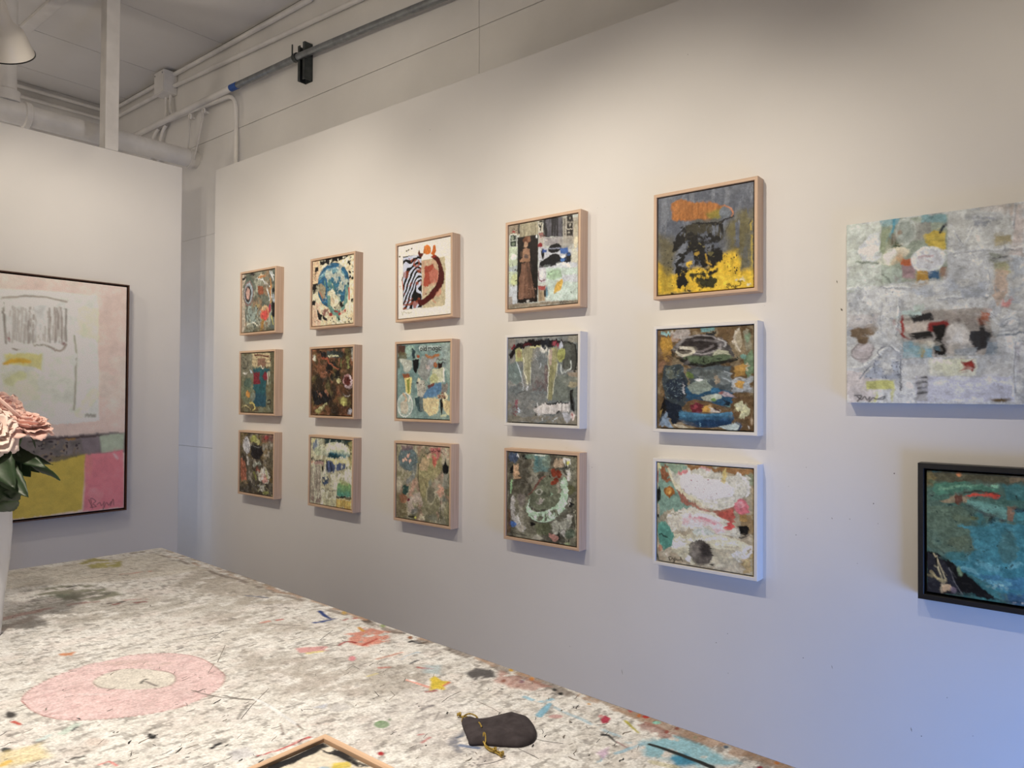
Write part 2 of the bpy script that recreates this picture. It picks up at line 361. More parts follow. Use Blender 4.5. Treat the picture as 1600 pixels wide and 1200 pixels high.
('e',(.208,.213,.1055,.1475),{'c':(178,170,162),'r':.0155,'v':.3,'vx':30,'vy':8}),
('s',[(.191,.291),(.254,.523)],.0279,{'c':(165,155,140),'r':.0186,'d':.35}),
('e',(.419,.081,.0985,.0675),{'c':(150,145,70),'r':.0186}),
('e',(.529,.123,.076,.046),{'c':(165,155,90),'r':.0186,'a':.8}),
('p',[(.66,.012),(.992,.0),(.997,.121),(.665,.133)],{'c':(110,55,45),'r':.0248,'a':.7}),
('e',(.796,.06,.0665,.03),{'c':(150,60,55),'r':.0155}),
('p',[(.312,.193),(.666,.171),(.699,.316),(.608,.427),(.403,.43),(.331,.332)],{'c':(28,24,22),'r':.0217}),
('s',[(.395,.205),(.533,.223),(.64,.195)],.0078,{'c':(110,105,95),'r':.0062}),
('s',[(.722,.223),(.78,.342)],.0217,{'c':(150,145,130),'r':.0217,'d':.4}),
('s',[(.433,.498),(.652,.518)],.0279,{'c':(150,150,130),'r':.0217,'d':.4}),
('p',[(.013,.44),(.126,.466),(.202,.651),(.22,.792),(.052,.818),(.004,.646)],{'c':(150,88,58),'r':.0155}),
('s',[(.055,.454),(.191,.746)],.0109,{'c':(185,120,90),'d':.4}),
('e',(.713,.7,.1625,.1545),{'c':(188,175,150),'r':.0279,'d':.28}),
('e',(.742,.73,.0975,.085),{'c':(195,130,115),'r':.0186,'a':.8}),
('s',[(.722,.561),(.712,.669),(.636,.798)],.0124,{'c':(222,212,195),'r':.0093}),
('e',(.56,.608,.076,.019),{'c':(140,65,45),'r':.0109}),
('s',[(.438,.654),(.497,.744)],.0217,{'c':(130,130,50),'r':.0155}),
('s',[(.791,.603),(.822,.709)],.0155,{'c':(150,150,60),'r':.0124}),
('e',(.666,.89,.109,.053),{'c':(165,158,140),'r':.0217,'d':.4}),
('k',(.444,.826,.994,.993),{'c':(160,150,100),'n':30,'s':(.0047,.014)}),
('k',(.0,.003,1.021,.991),{'c':(40,34,25),'n':50,'s':(.0047,.014)}),
('e',(.805,.959,.0975,.031),{'c':(140,140,60),'r':.0155,'a':.7}),
]},
'a21':{'base':(190,178,140),'wall':(190,179,165),'ops':[
('w',{'c':(150,138,105),'t':.58,'a':.8,'sx':14,'sy':4}),
('w',{'c':(215,205,170),'t':.6,'a':.7,'sx':8,'sy':8}),
('p',[(.0,.004),(.366,-.007),(.368,.105),(.001,.119)],{'c':(90,88,60),'a':.6,'r':.0252}),
('e',(.085,.044,.086,.0395),{'c':(225,205,140),'r':.0168}),
('e',(.133,.114,.071,.085),{'c':(120,125,130),'r':.0196}),
('e',(.229,.195,.129,.085),{'c':(165,165,130),'r':.0196}),
('p',[(.343,-.006),(.999,-.027),(1.001,.061),(.344,.085)],{'c':(35,58,55),'r':.014}),
('k',(.728,.009,.993,.162),{'c':(90,85,50),'n':12,'s':(.0112,.0252)}),
('p',[(.915,.03),(1.001,.027),(1.009,.405),(.922,.41)],{'c':(150,135,70),'a':.7,'r':.0196}),
('k',(.883,.058,.997,.379),{'c':(18,17,18),'n':10,'s':(.007,.0168)}),
('p',[(.379,.076),(.572,.035),(.773,.048),(.927,.124),(.951,.218),(.843,.257),(.394,.286),(.346,.218)],{'c':(222,215,170),'r':.0084,'g':((20,95,105),'v',.12,.24),'v':.25,'vx':40,'vy':8}),
('p',[(.393,.23),(.688,.217),(.733,.263),(.394,.289)],{'c':(15,45,50),'r':.0112,'a':.8}),
('e',(.052,.324,.043,.0315),{'c':(18,17,18),'r':.0056}),
('s',[(.124,.349),(.348,.342)],.0098,{'c':(18,17,18),'r':.0042}),
('p',[(.053,.367),(.325,.353),(.326,.402),(.053,.417)],{'c':(165,130,115),'r':.0056}),
('e',(.053,.382,.0385,.0285),{'c':(180,80,45),'r':.0084}),
('p',[(.348,.309),(.931,.28),(.932,.355),(.349,.387)],{'c':(205,190,130),'r':.014}),
('p',[(.36,.358),(.486,.316),(.578,.374),(.845,.346),(.846,.428),(.625,.483),(.466,.493),(.374,.498)],{'c':(78,88,112),'r':.0224,'v':.3,'vx':30,'vy':6}),
('s',[(.395,.342),(.42,.496)],.0168,{'c':(18,17,18),'r':.014,'d':.35}),
('s',[(.498,.351),(.512,.476)],.0126,{'c':(35,42,60),'r':.014,'d':.3}),
('k',(.374,.498,.738,.531),{'c':(40,45,60),'n':20,'s':(.0042,.0098)}),
('p',[(.279,.419),(.321,.417),(.323,.501),(.281,.504)],{'c':(18,17,18),'r':.0056}),
('p',[(.857,.393),(.987,.393),(.987,.413),(.868,.416)],{'c':(18,17,18),'r':.0056}),
('p',[(.835,.429),(.988,.42),(.986,.638),(.839,.607)],{'c':(212,202,175),'r':.0112}),
('p',[(.005,.434),(.256,.42),(.264,.976),(.012,.999)],{'c':(155,140,118),'r':.007,'v':.35,'vx':50,'vy':4}),
('k',(.005,.449,.264,.976),{'c':(110,80,70),'n':40,'s':(.0028,.0084)}),
('p',[(.011,.912),(.286,.889),(.288,.981),(.012,1.006)],{'c':(120,85,75),'a':.5,'r':.0168}),
('e',(.376,.625,.093,.0775),{'c':(60,75,95),'r':.028,'d':.42}),
('k',(.281,.561,.516,.714),{'c':(25,30,38),'n':22,'s':(.0042,.0126)}),
('s',[(.285,.774),(.63,.769)],.0042,{'c':(60,55,45)}),
('k',(.284,.76,.632,.873),{'c':(40,38,32),'n':12,'s':(.0028,.0084)}),
('w',{'c':(208,200,165),'t':.66,'a':.6,'sx':20,'sy':6}),
('p',[(.684,.646),(.96,.626),(.986,.652),(.985,.816),(.643,.83),(.652,.732)],{'c':(120,150,92),'r':.007,'g':((70,135,112),'v',.68,.84),'v':.2,'vx':50,'vy':8}),
('p',[(.631,.829),(.99,.822),(.991,.868),(.632,.859)],{'c':(18,17,18),'r':.007}),
('e',(.829,.636,.11,.033),{'c':(165,165,105),'r':.0168,'a':.8}),
('p',[(.632,.873),(.991,.877),(.989,1.001),(.635,1.0)],{'c':(190,155,75),'r':.0084,'v':.4,'vx':60,'vy':3}),
('p',[(.334,.927),(.633,.901),(.635,1.0),(.335,1.027)],{'c':(150,140,95),'a':.6,'r':.0168}),
]},
'a02':{'base':(238,226,196),'wall':(214,202,186),'ops':[
('p',[(.098,.144),(.462,.176),(.471,.881),(.098,.88)],{'c':(16,14,14),'r':.0038}),
('p',[(.098,.144),(.462,.176),(.471,.881),(.098,.88)],{'c':(198,194,198),'r':.0038,'z':(8.5,1.05,.55),'v':.06}),
('p',[(.103,.549),(.466,.51),(.471,.881),(.098,.88)],{'c':(150,68,38),'r':.01,'z':(8.5,1.05,.55),'a':.8,'d':.42,'sx':5,'sy':5}),
('p',[(.202,.185),(.463,.245),(.465,.459),(.335,.349)],{'c':(160,76,42),'r':.01,'z':(8.5,1.05,.55),'a':.8,'d':.35,'sx':5,'sy':5}),
('p',[(.1,.356),(.242,.367),(.224,.442),(.102,.459)],{'c':(160,76,42),'r':.0075,'a':.6,'d':.4}),
('s',[(.083,.483),(.094,.612)],.0075,{'c':(190,80,40),'r':.005}),
('p',[(.466,.246),(.899,.245),(.91,.442),(.905,.712),(.898,.871),(.829,.886),(.474,.887)],{'c':(196,176,138),'r':.0063}),
('p',[(.472,.259),(.75,.232),(.797,.434),(.755,.591),(.613,.645),(.478,.749)],{'c':(196,150,118),'r':.015,'a':.7,'d':.2}),
('p',[(.501,.361),(.68,.313),(.779,.408),(.754,.542),(.594,.618),(.512,.576)],{'c':(165,78,55),'r':.0251,'d':.28,'sx':9,'sy':6}),
('e',(.7,.476,.098,.0995),{'c':(200,130,105),'r':.0251,'a':.6}),
('s',[(.433,.81),(.524,.802),(.667,.722),(.79,.606),(.832,.486),(.822,.386),(.768,.271),(.688,.215)],[.0426,.0451,.0502,.0527,.0476,.0376,.0326,.0251],{'c':(88,24,20),'r':.01}),
('s',[(.805,.385),(.868,.501),(.86,.586)],.0176,{'c':(80,22,18),'r':.01}),
('p',[(.388,.138),(.415,.103),(.434,.142),(.498,.154),(.462,.208),(.407,.178)],{'c':(100,36,24),'r':.0063}),
('p',[(.489,.147),(.515,.074),(.569,.042),(.641,.08),(.633,.16),(.589,.183),(.498,.17)],{'c':(205,118,45),'r':.0075,'v':.3,'vx':30,'vy':6}),
('p',[(.643,.173),(.686,.078),(.722,.075),(.735,.157),(.697,.215)],{'c':(208,110,35),'r':.0063,'v':.3,'vx':30,'vy':6}),
('e',(.562,.21,.0795,.035),{'c':(240,232,215),'r':.0088}),
('e',(.697,.215,.0535,.0175),{'c':(150,50,30),'r':.0075}),
('p',[(.65,.796),(.825,.633),(.826,.719),(.722,.849)],{'c':(205,130,100),'r':.015,'a':.6,'d':.35}),
('e',(.035,.139,.0155,.0105),{'c':(50,15,12),'r':.0025}),
('e',(.169,.08,.015,.01),{'c':(50,15,12),'r':.0025}),
('e',(.205,.073,.0155,.01),{'c':(50,15,12),'r':.0025}),
('e',(.268,.062,.015,.0105),{'c':(50,15,12),'r':.0025}),
('e',(.541,.703,.0145,.01),{'c':(120,40,25)}),
('s',[(.07,.906),(.099,.946),(.108,.908),(.165,.93),(.202,.919),(.222,.945),(.268,.922)],.002,{'c':(120,100,85)}),
('k',(-.002,.529,.046,.584),{'c':(190,110,80),'n':5,'s':(.0038,.0063)}),
('s',[(.092,.433),(.074,.483)],.0088,{'c':(110,70,60),'r':.005}),
]},
'a12':{'base':(128,148,136),'wall':(208,196,182),'ops':[
('w',{'c':(108,132,124),'t':.5,'a':.7,'sx':5,'sy':5}),
('w',{'c':(158,170,150),'t':.62,'a':.7,'sx':6,'sy':6}),
('p',[(.0,.0),(.159,.005),(.16,.134),(.0,.129)],{'c':(90,58,45),'r':.0176}),
('p',[(.0,.09),(.188,.096),(.188,.198),(.001,.194)],{'c':(105,95,62),'a':.8,'r':.0227}),
('p',[(.001,.155),(.038,.156),(.039,.31),(.001,.31)],{'c':(85,75,55),'a':.7,'r':.0101}),
('e',(.243,.072,.083,.0575),{'c':(150,172,150),'r':.0176}),
('p',[(.435,.021),(.836,.035),(.836,.109),(.436,.097)],{'c':(165,172,158),'r':.0101}),
('p',[(.836,.016),(.991,.022),(.993,.33),(.837,.326)],{'c':(150,155,145),'a':.6,'r':.0252}),
('s',[(.441,.047),(.445,.089)],.005,{'c':(235,232,220)}),
('e',(.466,.074,.02,.018),{'c':(22,20,20),'o':.0055,'r':.0,'f':.0031}),
('s',[(.511,.037),(.511,.093)],.0058,{'c':(22,20,20),'r':.0,'f':.0031}),
('e',(.542,.075,.018,.0175),{'c':(22,20,20),'o':.0055,'r':.0,'f':.0031}),
('s',[(.563,.032),(.564,.095)],.0058,{'c':(22,20,20),'r':.0,'f':.0031}),
('s',[(.599,.058),(.599,.095)],.0058,{'c':(22,20,20),'r':.0,'f':.0031}),
('s',[(.599,.066),(.617,.058),(.631,.067),(.631,.096)],.0058,{'c':(22,20,20),'r':.0,'f':.0031}),
('s',[(.631,.067),(.647,.057),(.661,.067),(.662,.095)],.0058,{'c':(22,20,20),'r':.0,'f':.0031}),
('e',(.695,.076,.018,.0165),{'c':(22,20,20),'o':.0055,'r':.0,'f':.0031}),
('s',[(.715,.06),(.715,.096)],.0058,{'c':(22,20,20),'r':.0,'f':.0031}),
('e',(.748,.076,.0175,.0165),{'c':(22,20,20),'o':.0055,'r':.0,'f':.0031}),
('s',[(.767,.059),(.768,.106),(.752,.117),(.732,.111)],.0058,{'c':(22,20,20),'r':.0,'f':.0031}),
('s',[(.788,.059),(.789,.096)],.0058,{'c':(22,20,20),'r':.0,'f':.0031}),
('s',[(.788,.047),(.788,.051)],.0058,{'c':(22,20,20),'r':.0,'f':.0031}),
('s',[(.832,.066),(.815,.06),(.803,.07),(.804,.087),(.818,.095),(.834,.091)],.0058,{'c':(22,20,20),'r':.0,'f':.0031}),
('p',[(.28,.054),(.344,.088),(.336,.202),(.299,.201),(.277,.124)],{'c':(42,62,65),'r':.0088}),
('p',[(.299,.22),(.427,.204),(.418,.293),(.382,.355),(.364,.406),(.322,.354)],{'c':(20,20,22),'r':.0113}),
('e',(.409,.166,.0325,.028),{'c':(165,85,45),'r':.0088}),
('p',[(.463,.167),(.553,.151),(.766,.157),(.801,.189),(.661,.348),(.572,.51),(.482,.471),(.409,.394)],{'c':(146,144,132),'r':.0176}),
('s',[(.553,.157),(.66,.185),(.784,.164)],.0164,{'c':(178,112,60),'r':.0101}),
('p',[(.589,.221),(.749,.2),(.661,.323),(.59,.397)],{'c':(160,155,150),'r':.0126,'a':.8}),
('p',[(.553,.283),(.625,.285),(.625,.347),(.554,.346)],{'c':(190,165,150),'r':.0076,'a':.7}),
('e',(.731,.293,.039,.0325),{'c':(165,95,45),'r':.0076}),
('p',[(.784,.263),(.871,.271),(.854,.352),(.802,.4),(.781,.338)],{'c':(52,28,22),'r':.0088}),
('s',[(.854,.271),(.906,.278)],.005,{'c':(18,17,18)}),
('s',[(.766,.213),(.923,.229)],.0063,{'c':(90,80,75),'r':.0063}),
('p',[(.678,.348),(.906,.328),(.907,.513),(.767,.524),(.626,.56),(.643,.46)],{'c':(196,188,150),'r':.0126}),
('e',(.714,.474,.088,.056),{'c':(175,170,110),'r':.0176,'a':.8}),
('s',[(.885,.34),(.898,.501)],.0113,{'c':(228,222,200),'r':.0063}),
('p',[(.59,.56),(.732,.524),(.715,.573),(.608,.61)],{'c':(115,62,48),'r':.0101}),
('p',[(.837,.512),(.846,.624),(.768,.704),(.429,.742),(.537,.648),(.697,.561)],{'c':(92,128,152),'r':.0063}),
('p',[(.855,.525),(.95,.526),(.951,.674),(.855,.674)],{'c':(140,120,108),'r':.0151,'a':.8}),
('e',(.873,.698,.1045,.0275),{'c':(190,160,125),'r':.0126}),
('k',(.733,.661,.942,.723),{'c':(140,75,50),'n':14,'s':(.0063,.0139)}),
('p',[(.382,.495),(.536,.497),(.572,.597),(.501,.698),(.41,.71),(.374,.596)],{'c':(175,165,145),'r':.0176}),
('k',(.382,.507,.564,.66),{'c':(60,58,52),'n':18,'s':(.005,.0126)}),
('e',(.419,.483,.029,.0275),{'c':(222,205,165),'r':.0076}),
('p',[(.356,.723),(.447,.723),(.502,.925),(.429,.913),(.374,.824)],{'c':(60,82,82),'r':.0176}),
('p',[(.447,.723),(.519,.723),(.52,.899),(.447,.9)],{'c':(110,115,108),'r':.0126,'a':.8}),
('p',[(.501,.736),(.803,.729),(.804,.86),(.769,.922),(.627,.967),(.538,.912)],{'c':(218,192,138),'r':.0176}),
('p',[(.838,.736),(.994,.748),(.991,.957),(.908,.896),(.856,.835)],{'c':(212,185,132),'r':.0176}),
('s',[(.907,.661),(.942,.723),(.856,.76)],.0151,{'c':(228,205,160),'r':.0101}),
('p',[(.824,.748),(.859,.723),(.882,.835),(.848,.946),(.828,.86)],{'c':(18,17,18),'r':.0063}),
('k',(.82,.698,.942,.773),{'c':(18,17,18),'n':10,'s':(.005,.0113)}),
('s',[(.839,.959),(.926,.952)],.0151,{'c':(200,195,150),'r':.0126,'d':.4}),
('p',[(.042,.195),(.132,.191),(.281,.22),(.299,.316),(.226,.391),(.133,.376),(.114,.286)],{'c':(176,172,152),'r':.0101}),
('p',[(.096,.389),(.244,.404),(.263,.468),(.133,.466)],{'c':(150,85,45),'r':.0088}),
('p',[(.143,.466),(.291,.449),(.264,.685),(.171,.659)],{'c':(222,195,115),'r':.0063}),
('p',[(.18,.492),(.245,.474),(.242,.659),(.199,.659)],{'c':(140,138,48),'r':.0088}),
('e',(.157,.825,.149,.16),{'c':(178,184,165),'r':.005,'a':.75}),
('e',(.157,.825,.149,.16),{'c':(225,222,205),'o':.0063,'r':.005}),
('e',(.138,.864,.084,.0895),{'c':(200,180,150),'r':.0126,'a':.8}),
('s',[(.125,.671),(.19,.748),(.153,.774)],.0176,{'c':(195,165,130),'r':.0101}),
('s',[(.231,.774),(.255,.697)],.0101,{'c':(225,215,180)}),
]},
'a22':{'base':(146,135,104),'wall':(185,175,163),'ops':[
('w',{'c':(120,112,80),'t':.52,'a':.8,'sx':5,'sy':5}),
('w',{'c':(172,158,132),'t':.6,'a':.7,'sx':7,'sy':6}),
('w',{'c':(160,120,100),'t':.7,'a':.6,'sx':6,'sy':6}),
('w',{'c':(95,92,70),'t':.68,'a':.6,'sx':9,'sy':9}),
('p',[(-.005,.637),(.21,.619),(.22,.984),(.006,1.006)],{'c':(105,90,55),'r':.0299,'a':.7}),
('e',(.148,.726,.0745,.076),{'c':(140,90,60),'r':.0199,'a':.8}),
('e',(.226,.2,.1805,.1585),{'c':(96,108,104),'r':.01}),
('e',(.217,.188,.181,.1585),{'c':(65,75,72),'o':.0062,'r':.0075,'a':.6}),
('s',[(.357,.306),(.324,.434),(.234,.491)],.0423,{'c':(120,122,114),'r':.0174,'a':.8}),
('p',[(.091,.002),(.313,-.008),(.315,.081),(.093,.092)],{'c':(110,80,85),'a':.7,'r':.0199}),
('e',(.134,.224,.024,.022),{'c':(205,150,125),'r':.0062}),
('e',(.18,.202,.024,.0215),{'c':(205,150,125),'r':.0062}),
('e',(.216,.156,.024,.0215),{'c':(205,150,125),'r':.0062}),
('e',(.264,.217,.024,.0215),{'c':(205,150,125),'r':.0062}),
('e',(.229,.142,.0235,.0215),{'c':(205,150,125),'r':.0062}),
('s',[(.23,.212),(.228,.276)],.0037,{'c':(18,17,18)}),
('p',[(.439,.301),(.534,.145),(.709,.08),(.865,.084),(.886,.272),(.786,.402),(.683,.483),(.583,.713),(.485,.709),(.444,.501)],{'c':(146,134,88),'r':.0174,'a':.8}),
('p',[(.447,.275),(.552,.156),(.659,.188),(.591,.316),(.467,.336)],{'c':(182,150,112),'r':.0199,'a':.7}),
('p',[(.672,.013),(.846,.011),(.866,.102),(.815,.154),(.748,.257),(.694,.198)],{'c':(170,98,88),'r':.0224,'d':.3}),
('e',(.729,.196,.042,.062),{'c':(180,90,70),'r':.0174,'a':.8}),
('s',[(.605,.141),(.675,.112)],.0199,{'c':(190,150,120),'r':.0125,'d':.4}),
('e',(.669,.632,.0735,.111),{'c':(118,110,86),'r':.0125}),
('e',(.669,.632,.0805,.117),{'c':(175,162,130),'o':.0075,'r':.01,'a':.7}),
('e',(.657,.485,.0315,.0555),{'c':(120,118,96),'r':.01}),
('s',[(.48,.716),(.445,.551),(.423,.402),(.438,.263),(.525,.139),(.674,.075),(.813,.066),(.891,.089)],[.0087,.005,.005,.0075,.0062,.005,.0062,.0037],{'c':(32,26,24),'r':.0037}),
('e',(.934,.276,.051,.0755),{'c':(24,24,24),'r':.01}),
('s',[(.927,.16),(.93,.209)],.0062,{'c':(18,17,18)}),
('p',[(.888,.346),(.998,.338),(1.002,.532),(.892,.54)],{'c':(120,118,104),'r':.0174,'a':.7}),
('p',[(.797,.523),(.891,.504),(.91,.6),(.86,.665),(.808,.633)],{'c':(186,140,112),'r':.0125}),
('s',[(.852,.666),(.838,.825),(.85,.958)],.0044,{'c':(50,45,40)}),
('p',[(.105,.539),(.254,.553),(.247,.629),(.193,.697),(.118,.652)],{'c':(48,74,64),'r':.0125}),
('p',[(.308,.511),(.417,.503),(.366,.657),(.259,.754),(.213,.745)],{'c':(178,138,112),'r':.0199,'d':.25}),
('p',[(.222,.745),(.437,.601),(.549,.766),(.39,.892),(.244,.881)],{'c':(172,152,132),'r':.0199,'d':.25}),
('e',(.345,.884,.0635,.0425),{'c':(115,110,98),'r':.0149}),
('e',(.237,.743,.026,.0225),{'c':(110,40,48),'r':.0075}),
('s',[(.265,.961),(.392,.961)],.0125,{'c':(60,55,40),'r':.01,'d':.3}),
('p',[(.464,.941),(.561,.932),(.563,.981),(.465,.991)],{'c':(190,175,140),'r':.0062}),
('s',[(.482,.964),(.527,.966)],.0037,{'c':(90,75,60)}),
('e',(.392,.967,.018,.017),{'c':(190,180,70)}),
('e',(.711,.923,.078,.049),{'c':(115,112,92),'r':.0174,'a':.8}),
('e',(.929,.683,.044,.0365),{'c':(110,110,95),'r':.0125}),
('k',(-.004,.007,1.003,.978),{'c':(190,175,140),'n':50,'s':(.0037,.0125),'a':.6}),
]},
'a03':{'base':(190,188,172),'wall':(216,205,190),'ops':[
('p',[(.0,-.036),(.148,-.014),(.148,.125),(.0,.105)],{'c':(165,145,118),'r':.0061}),
('k',(.033,-.005,.14,.111),{'c':(100,85,70),'n':12,'s':(.0037,.0098)}),
('p',[(.164,-.037),(.442,.005),(.442,.189),(.165,.152)],{'c':(166,152,120),'r':.0037,'v':.3,'vx':90,'vy':6}),
('p',[(.14,-.002),(.164,.001),(.165,.114),(.14,.111)],{'c':(60,50,42),'r':.0037}),
('p',[(.447,-.007),(.512,.003),(.512,.137),(.447,.128)],{'c':(205,192,165),'r':.0037}),
('s',[(.465,.014),(.496,.013)],.011,{'c':(18,17,18)}),
('s',[(.465,.051),(.481,.078),(.499,.05)],.0074,{'c':(18,17,18)}),
('s',[(.481,.078),(.481,.121)],.0074,{'c':(18,17,18)}),
('p',[(.03,.115),(.116,.127),(.116,.259),(.03,.249)],{'c':(45,55,42),'r':.0049}),
('e',(.063,.151,.023,.023),{'c':(150,155,130),'r':.0061}),
('s',[(.03,.179),(.116,.186)],.0049,{'c':(190,190,170)}),
('e',(.075,.223,.0265,.0205),{'c':(110,120,95),'r':.0061}),
('p',[(.017,.1),(.124,.115),(.124,.128),(.017,.113)],{'c':(215,210,190),'r':.0037}),
('e',(.075,.083,.0235,.011),{'c':(165,50,45),'r':.0061}),
('p',[(.0,.251),(.14,.269),(.14,.73),(.0,.718)],{'c':(190,196,160),'r':.0098,'a':.9}),
('e',(.075,.388,.0465,.0355),{'c':(228,228,212),'r':.0098}),
('p',[(.0,.488),(.132,.502),(.132,.578),(.0,.565)],{'c':(165,170,175),'r':.0147,'a':.7}),
('e',(.083,.662,.0495,.0635),{'c':(205,205,140),'r':.0147,'a':.8}),
('k',(.008,.438,.132,.742),{'c':(18,17,18),'n':8,'s':(.0049,.011)}),
('p',[(.0,.731),(.132,.742),(.132,.958),(.0,.949)],{'c':(205,205,205),'r':.0147,'a':.7}),
('p',[(.0,.859),(.058,.863),(.058,.991),(.0,.987)],{'c':(140,120,100),'r':.0061,'a':.8}),
('p',[(.135,.151),(.442,.159),(.436,.948),(.129,.945)],{'c':(34,25,21),'r':.0037,'v':.4}),
('e',(.277,.205,.054,.0425),{'c':(112,68,42),'r':.011}),
('e',(.274,.179,.029,.0175),{'c':(130,85,55),'r':.0061}),
('e',(.261,.259,.032,.0375),{'c':(185,145,110),'r':.0061}),
('e',(.309,.203,.025,.0375),{'c':(150,105,75),'r':.0098}),
('p',[(.221,.323),(.261,.3),(.317,.322),(.328,.423),(.317,.459),(.197,.465),(.173,.443),(.213,.41)],{'c':(170,126,92),'r':.0074}),
('e',(.265,.397,.0355,.025),{'c':(105,85,75),'r':.0098}),
('s',[(.184,.444),(.309,.452)],.0147,{'c':(165,120,85),'r':.0074}),
('p',[(.194,.47),(.317,.471),(.357,.675),(.404,.89),(.149,.902),(.165,.657)],{'c':(120,84,62),'r':.011,'v':.35,'vx':40,'vy':8}),
('s',[(.245,.514),(.221,.712),(.197,.874)],.0147,{'c':(150,108,82),'a':.6,'r':.0098}),
('s',[(.317,.546),(.341,.723),(.373,.875)],.0098,{'c':(95,62,46),'a':.8,'r':.0074}),
('k',(.149,.731,.404,.915),{'c':(145,108,85),'n':25,'s':(.0049,.0123)}),
('e',(.43,.185,.012,.021),{'c':(225,225,220)}),
('e',(.302,.926,.019,.0115),{'c':(200,190,175)}),
('p',[(.447,.135),(.53,.146),(.53,.336),(.447,.325)],{'c':(190,178,160),'r':.0049}),
('p',[(.458,.142),(.524,.151),(.524,.182),(.458,.173)],{'c':(150,60,55),'r':.0061}),
('p',[(.458,.191),(.52,.2),(.52,.243),(.458,.235)],{'c':(170,70,62),'r':.0074,'d':.35}),
('e',(.474,.298,.0305,.032),{'c':(150,32,38),'r':.0086}),
('p',[(.466,.178),(.527,.186),(.527,.198),(.466,.19)],{'c':(18,17,18),'r':.0025}),
('p',[(.519,-.039),(.796,.004),(.797,.237),(.52,.2)],{'c':(48,44,46),'r':.0061,'v':.6,'vx':70,'vy':3}),
('p',[(.557,-.027),(.781,.008),(.782,.223),(.558,.193)],{'c':(100,95,98),'r':.0123,'d':.55,'sx':40,'sy':3}),
('p',[(.535,.202),(.782,.235),(.782,.331),(.535,.3)],{'c':(165,155,148),'r':.0123}),
('s',[(.558,.241),(.648,.241)],.0098,{'c':(200,185,170),'d':.4}),
('p',[(.796,.01),(.997,.041),(.998,.334),(.797,.309)],{'c':(172,160,140),'r':.0061}),
('p',[(.814,.036),(.831,.039),(.832,.218),(.814,.215)],{'c':(110,100,85),'r':.0025,'d':.3,'sx':6,'sy':40}),
('p',[(.851,-.005),(.933,.007),(.933,.078),(.851,.066)],{'c':(45,38,34),'r':.0074}),
('p',[(.852,.08),(.929,.092),(.929,.154),(.852,.143)],{'c':(52,44,38),'r':.0074}),
('p',[(.846,.16),(.934,.173),(.934,.243),(.846,.232)],{'c':(48,40,35),'r':.0086}),
('e',(.891,.113,.013,.021),{'c':(170,160,140),'r':.0049}),
('e',(.895,.037,.0115,.014),{'c':(150,140,120),'r':.0049}),
('e',(.876,.2,.0175,.0095),{'c':(160,150,130),'r':.0049}),
('p',[(.948,.08),(.995,.087),(.996,.452),(.949,.446)],{'c':(186,172,140),'a':.8,'r':.0098}),
('e',(.97,.307,.0255,.071),{'c':(215,200,165),'r':.0098}),
('p',[(.447,.319),(.998,.387),(.999,.617),(.448,.56)],{'c':(196,192,192),'r':.0172,'a':.8}),
('p',[(.738,.241),(.913,.264),(.913,.383),(.738,.361)],{'c':(160,150,135),'r':.0172,'a':.7}),
('e',(.679,.354,.0925,.051),{'c':(20,20,24),'r':.0049}),
('s',[(.603,.351),(.753,.353)],.0049,{'c':(150,150,160)}),
('p',[(.458,.549),(.466,.488),(.558,.449),(.649,.411),(.738,.427),(.782,.474),(.884,.415),(.906,.441),(.841,.517),(.768,.533),(.634,.555),(.466,.555)],{'c':(26,26,29),'r':.0074}),
('e',(.509,.394,.0215,.0615),{'c':(18,17,18),'r':.0061}),
('p',[(.512,.346),(.573,.353),(.573,.39),(.512,.382)],{'c':(45,80,140),'r':.0086}),
('p',[(.756,.354),(.862,.367),(.863,.436),(.756,.423)],{'c':(62,102,156),'r':.0086}),
('e',(.797,.494,.035,.0215),{'c':(70,115,165),'r':.0074}),
('e',(.87,.478,.052,.0595),{'c':(26,28,34),'r':.0123}),
('e',(.877,.45,.026,.0165),{'c':(60,95,140),'r':.0061}),
('e',(.804,.459,.0295,.014),{'c':(225,225,225),'r':.0061}),
('p',[(.709,.526),(.913,.549),(.913,.596),(.709,.575)],{'c':(222,220,212),'r':.0147}),
('p',[(.451,.56),(.558,.571),(.559,.73),(.451,.72)],{'c':(205,196,190),'r':.0074}),
('s',[(.451,.597),(.466,.697),(.543,.698)],.0049,{'c':(120,40,60)}),
('e',(.497,.639,.043,.0495),{'c':(225,220,212),'r':.0086}),
('p',[(.558,.565),(.999,.611),(1.0,.976),(.559,.944)],{'c':(196,206,186),'r':.0049}),
('p',[(.574,.609),(.768,.593),(.798,.692),(.649,.738),(.566,.694)],{'c':(166,188,150),'r':.0172}),
('p',[(.797,.644),(.999,.664),(.999,.782),(.798,.764)],{'c':(205,195,200),'a':.6,'r':.027}),
('p',[(.913,.395),(.998,.405),(.999,.546),(.913,.537)],{'c':(205,196,165),'r':.0147,'a':.8}),
('p',[(.79,.721),(.769,.821),(.709,.853),(.668,.873),(.672,.813),(.709,.756)],{'c':(218,170,55),'r':.0086,'sm':1}),
('p',[(.448,.77),(.543,.778),(.543,.827),(.448,.819)],{'c':(165,75,65),'r':.0086,'d':.3}),
('p',[(.448,.819),(.543,.827),(.544,.956),(.448,.949)],{'c':(170,145,110),'r':.0049,'v':.3,'vx':60,'vy':5}),
('e',(.571,.841,.018,.061),{'c':(110,150,160),'r':.0074}),
('p',[(.528,.776),(.559,.779),(.559,.902),(.528,.899)],{'c':(60,58,55),'r':.0098,'d':.5}),
('p',[(.0,.949),(1.0,.97),(1.0,1.0),(.0,1.0)],{'c':(150,134,110),'r':.0049}),
('k',(.589,.599,.649,.726),{'c':(60,80,60),'n':3,'s':(.0049,.0074)}),
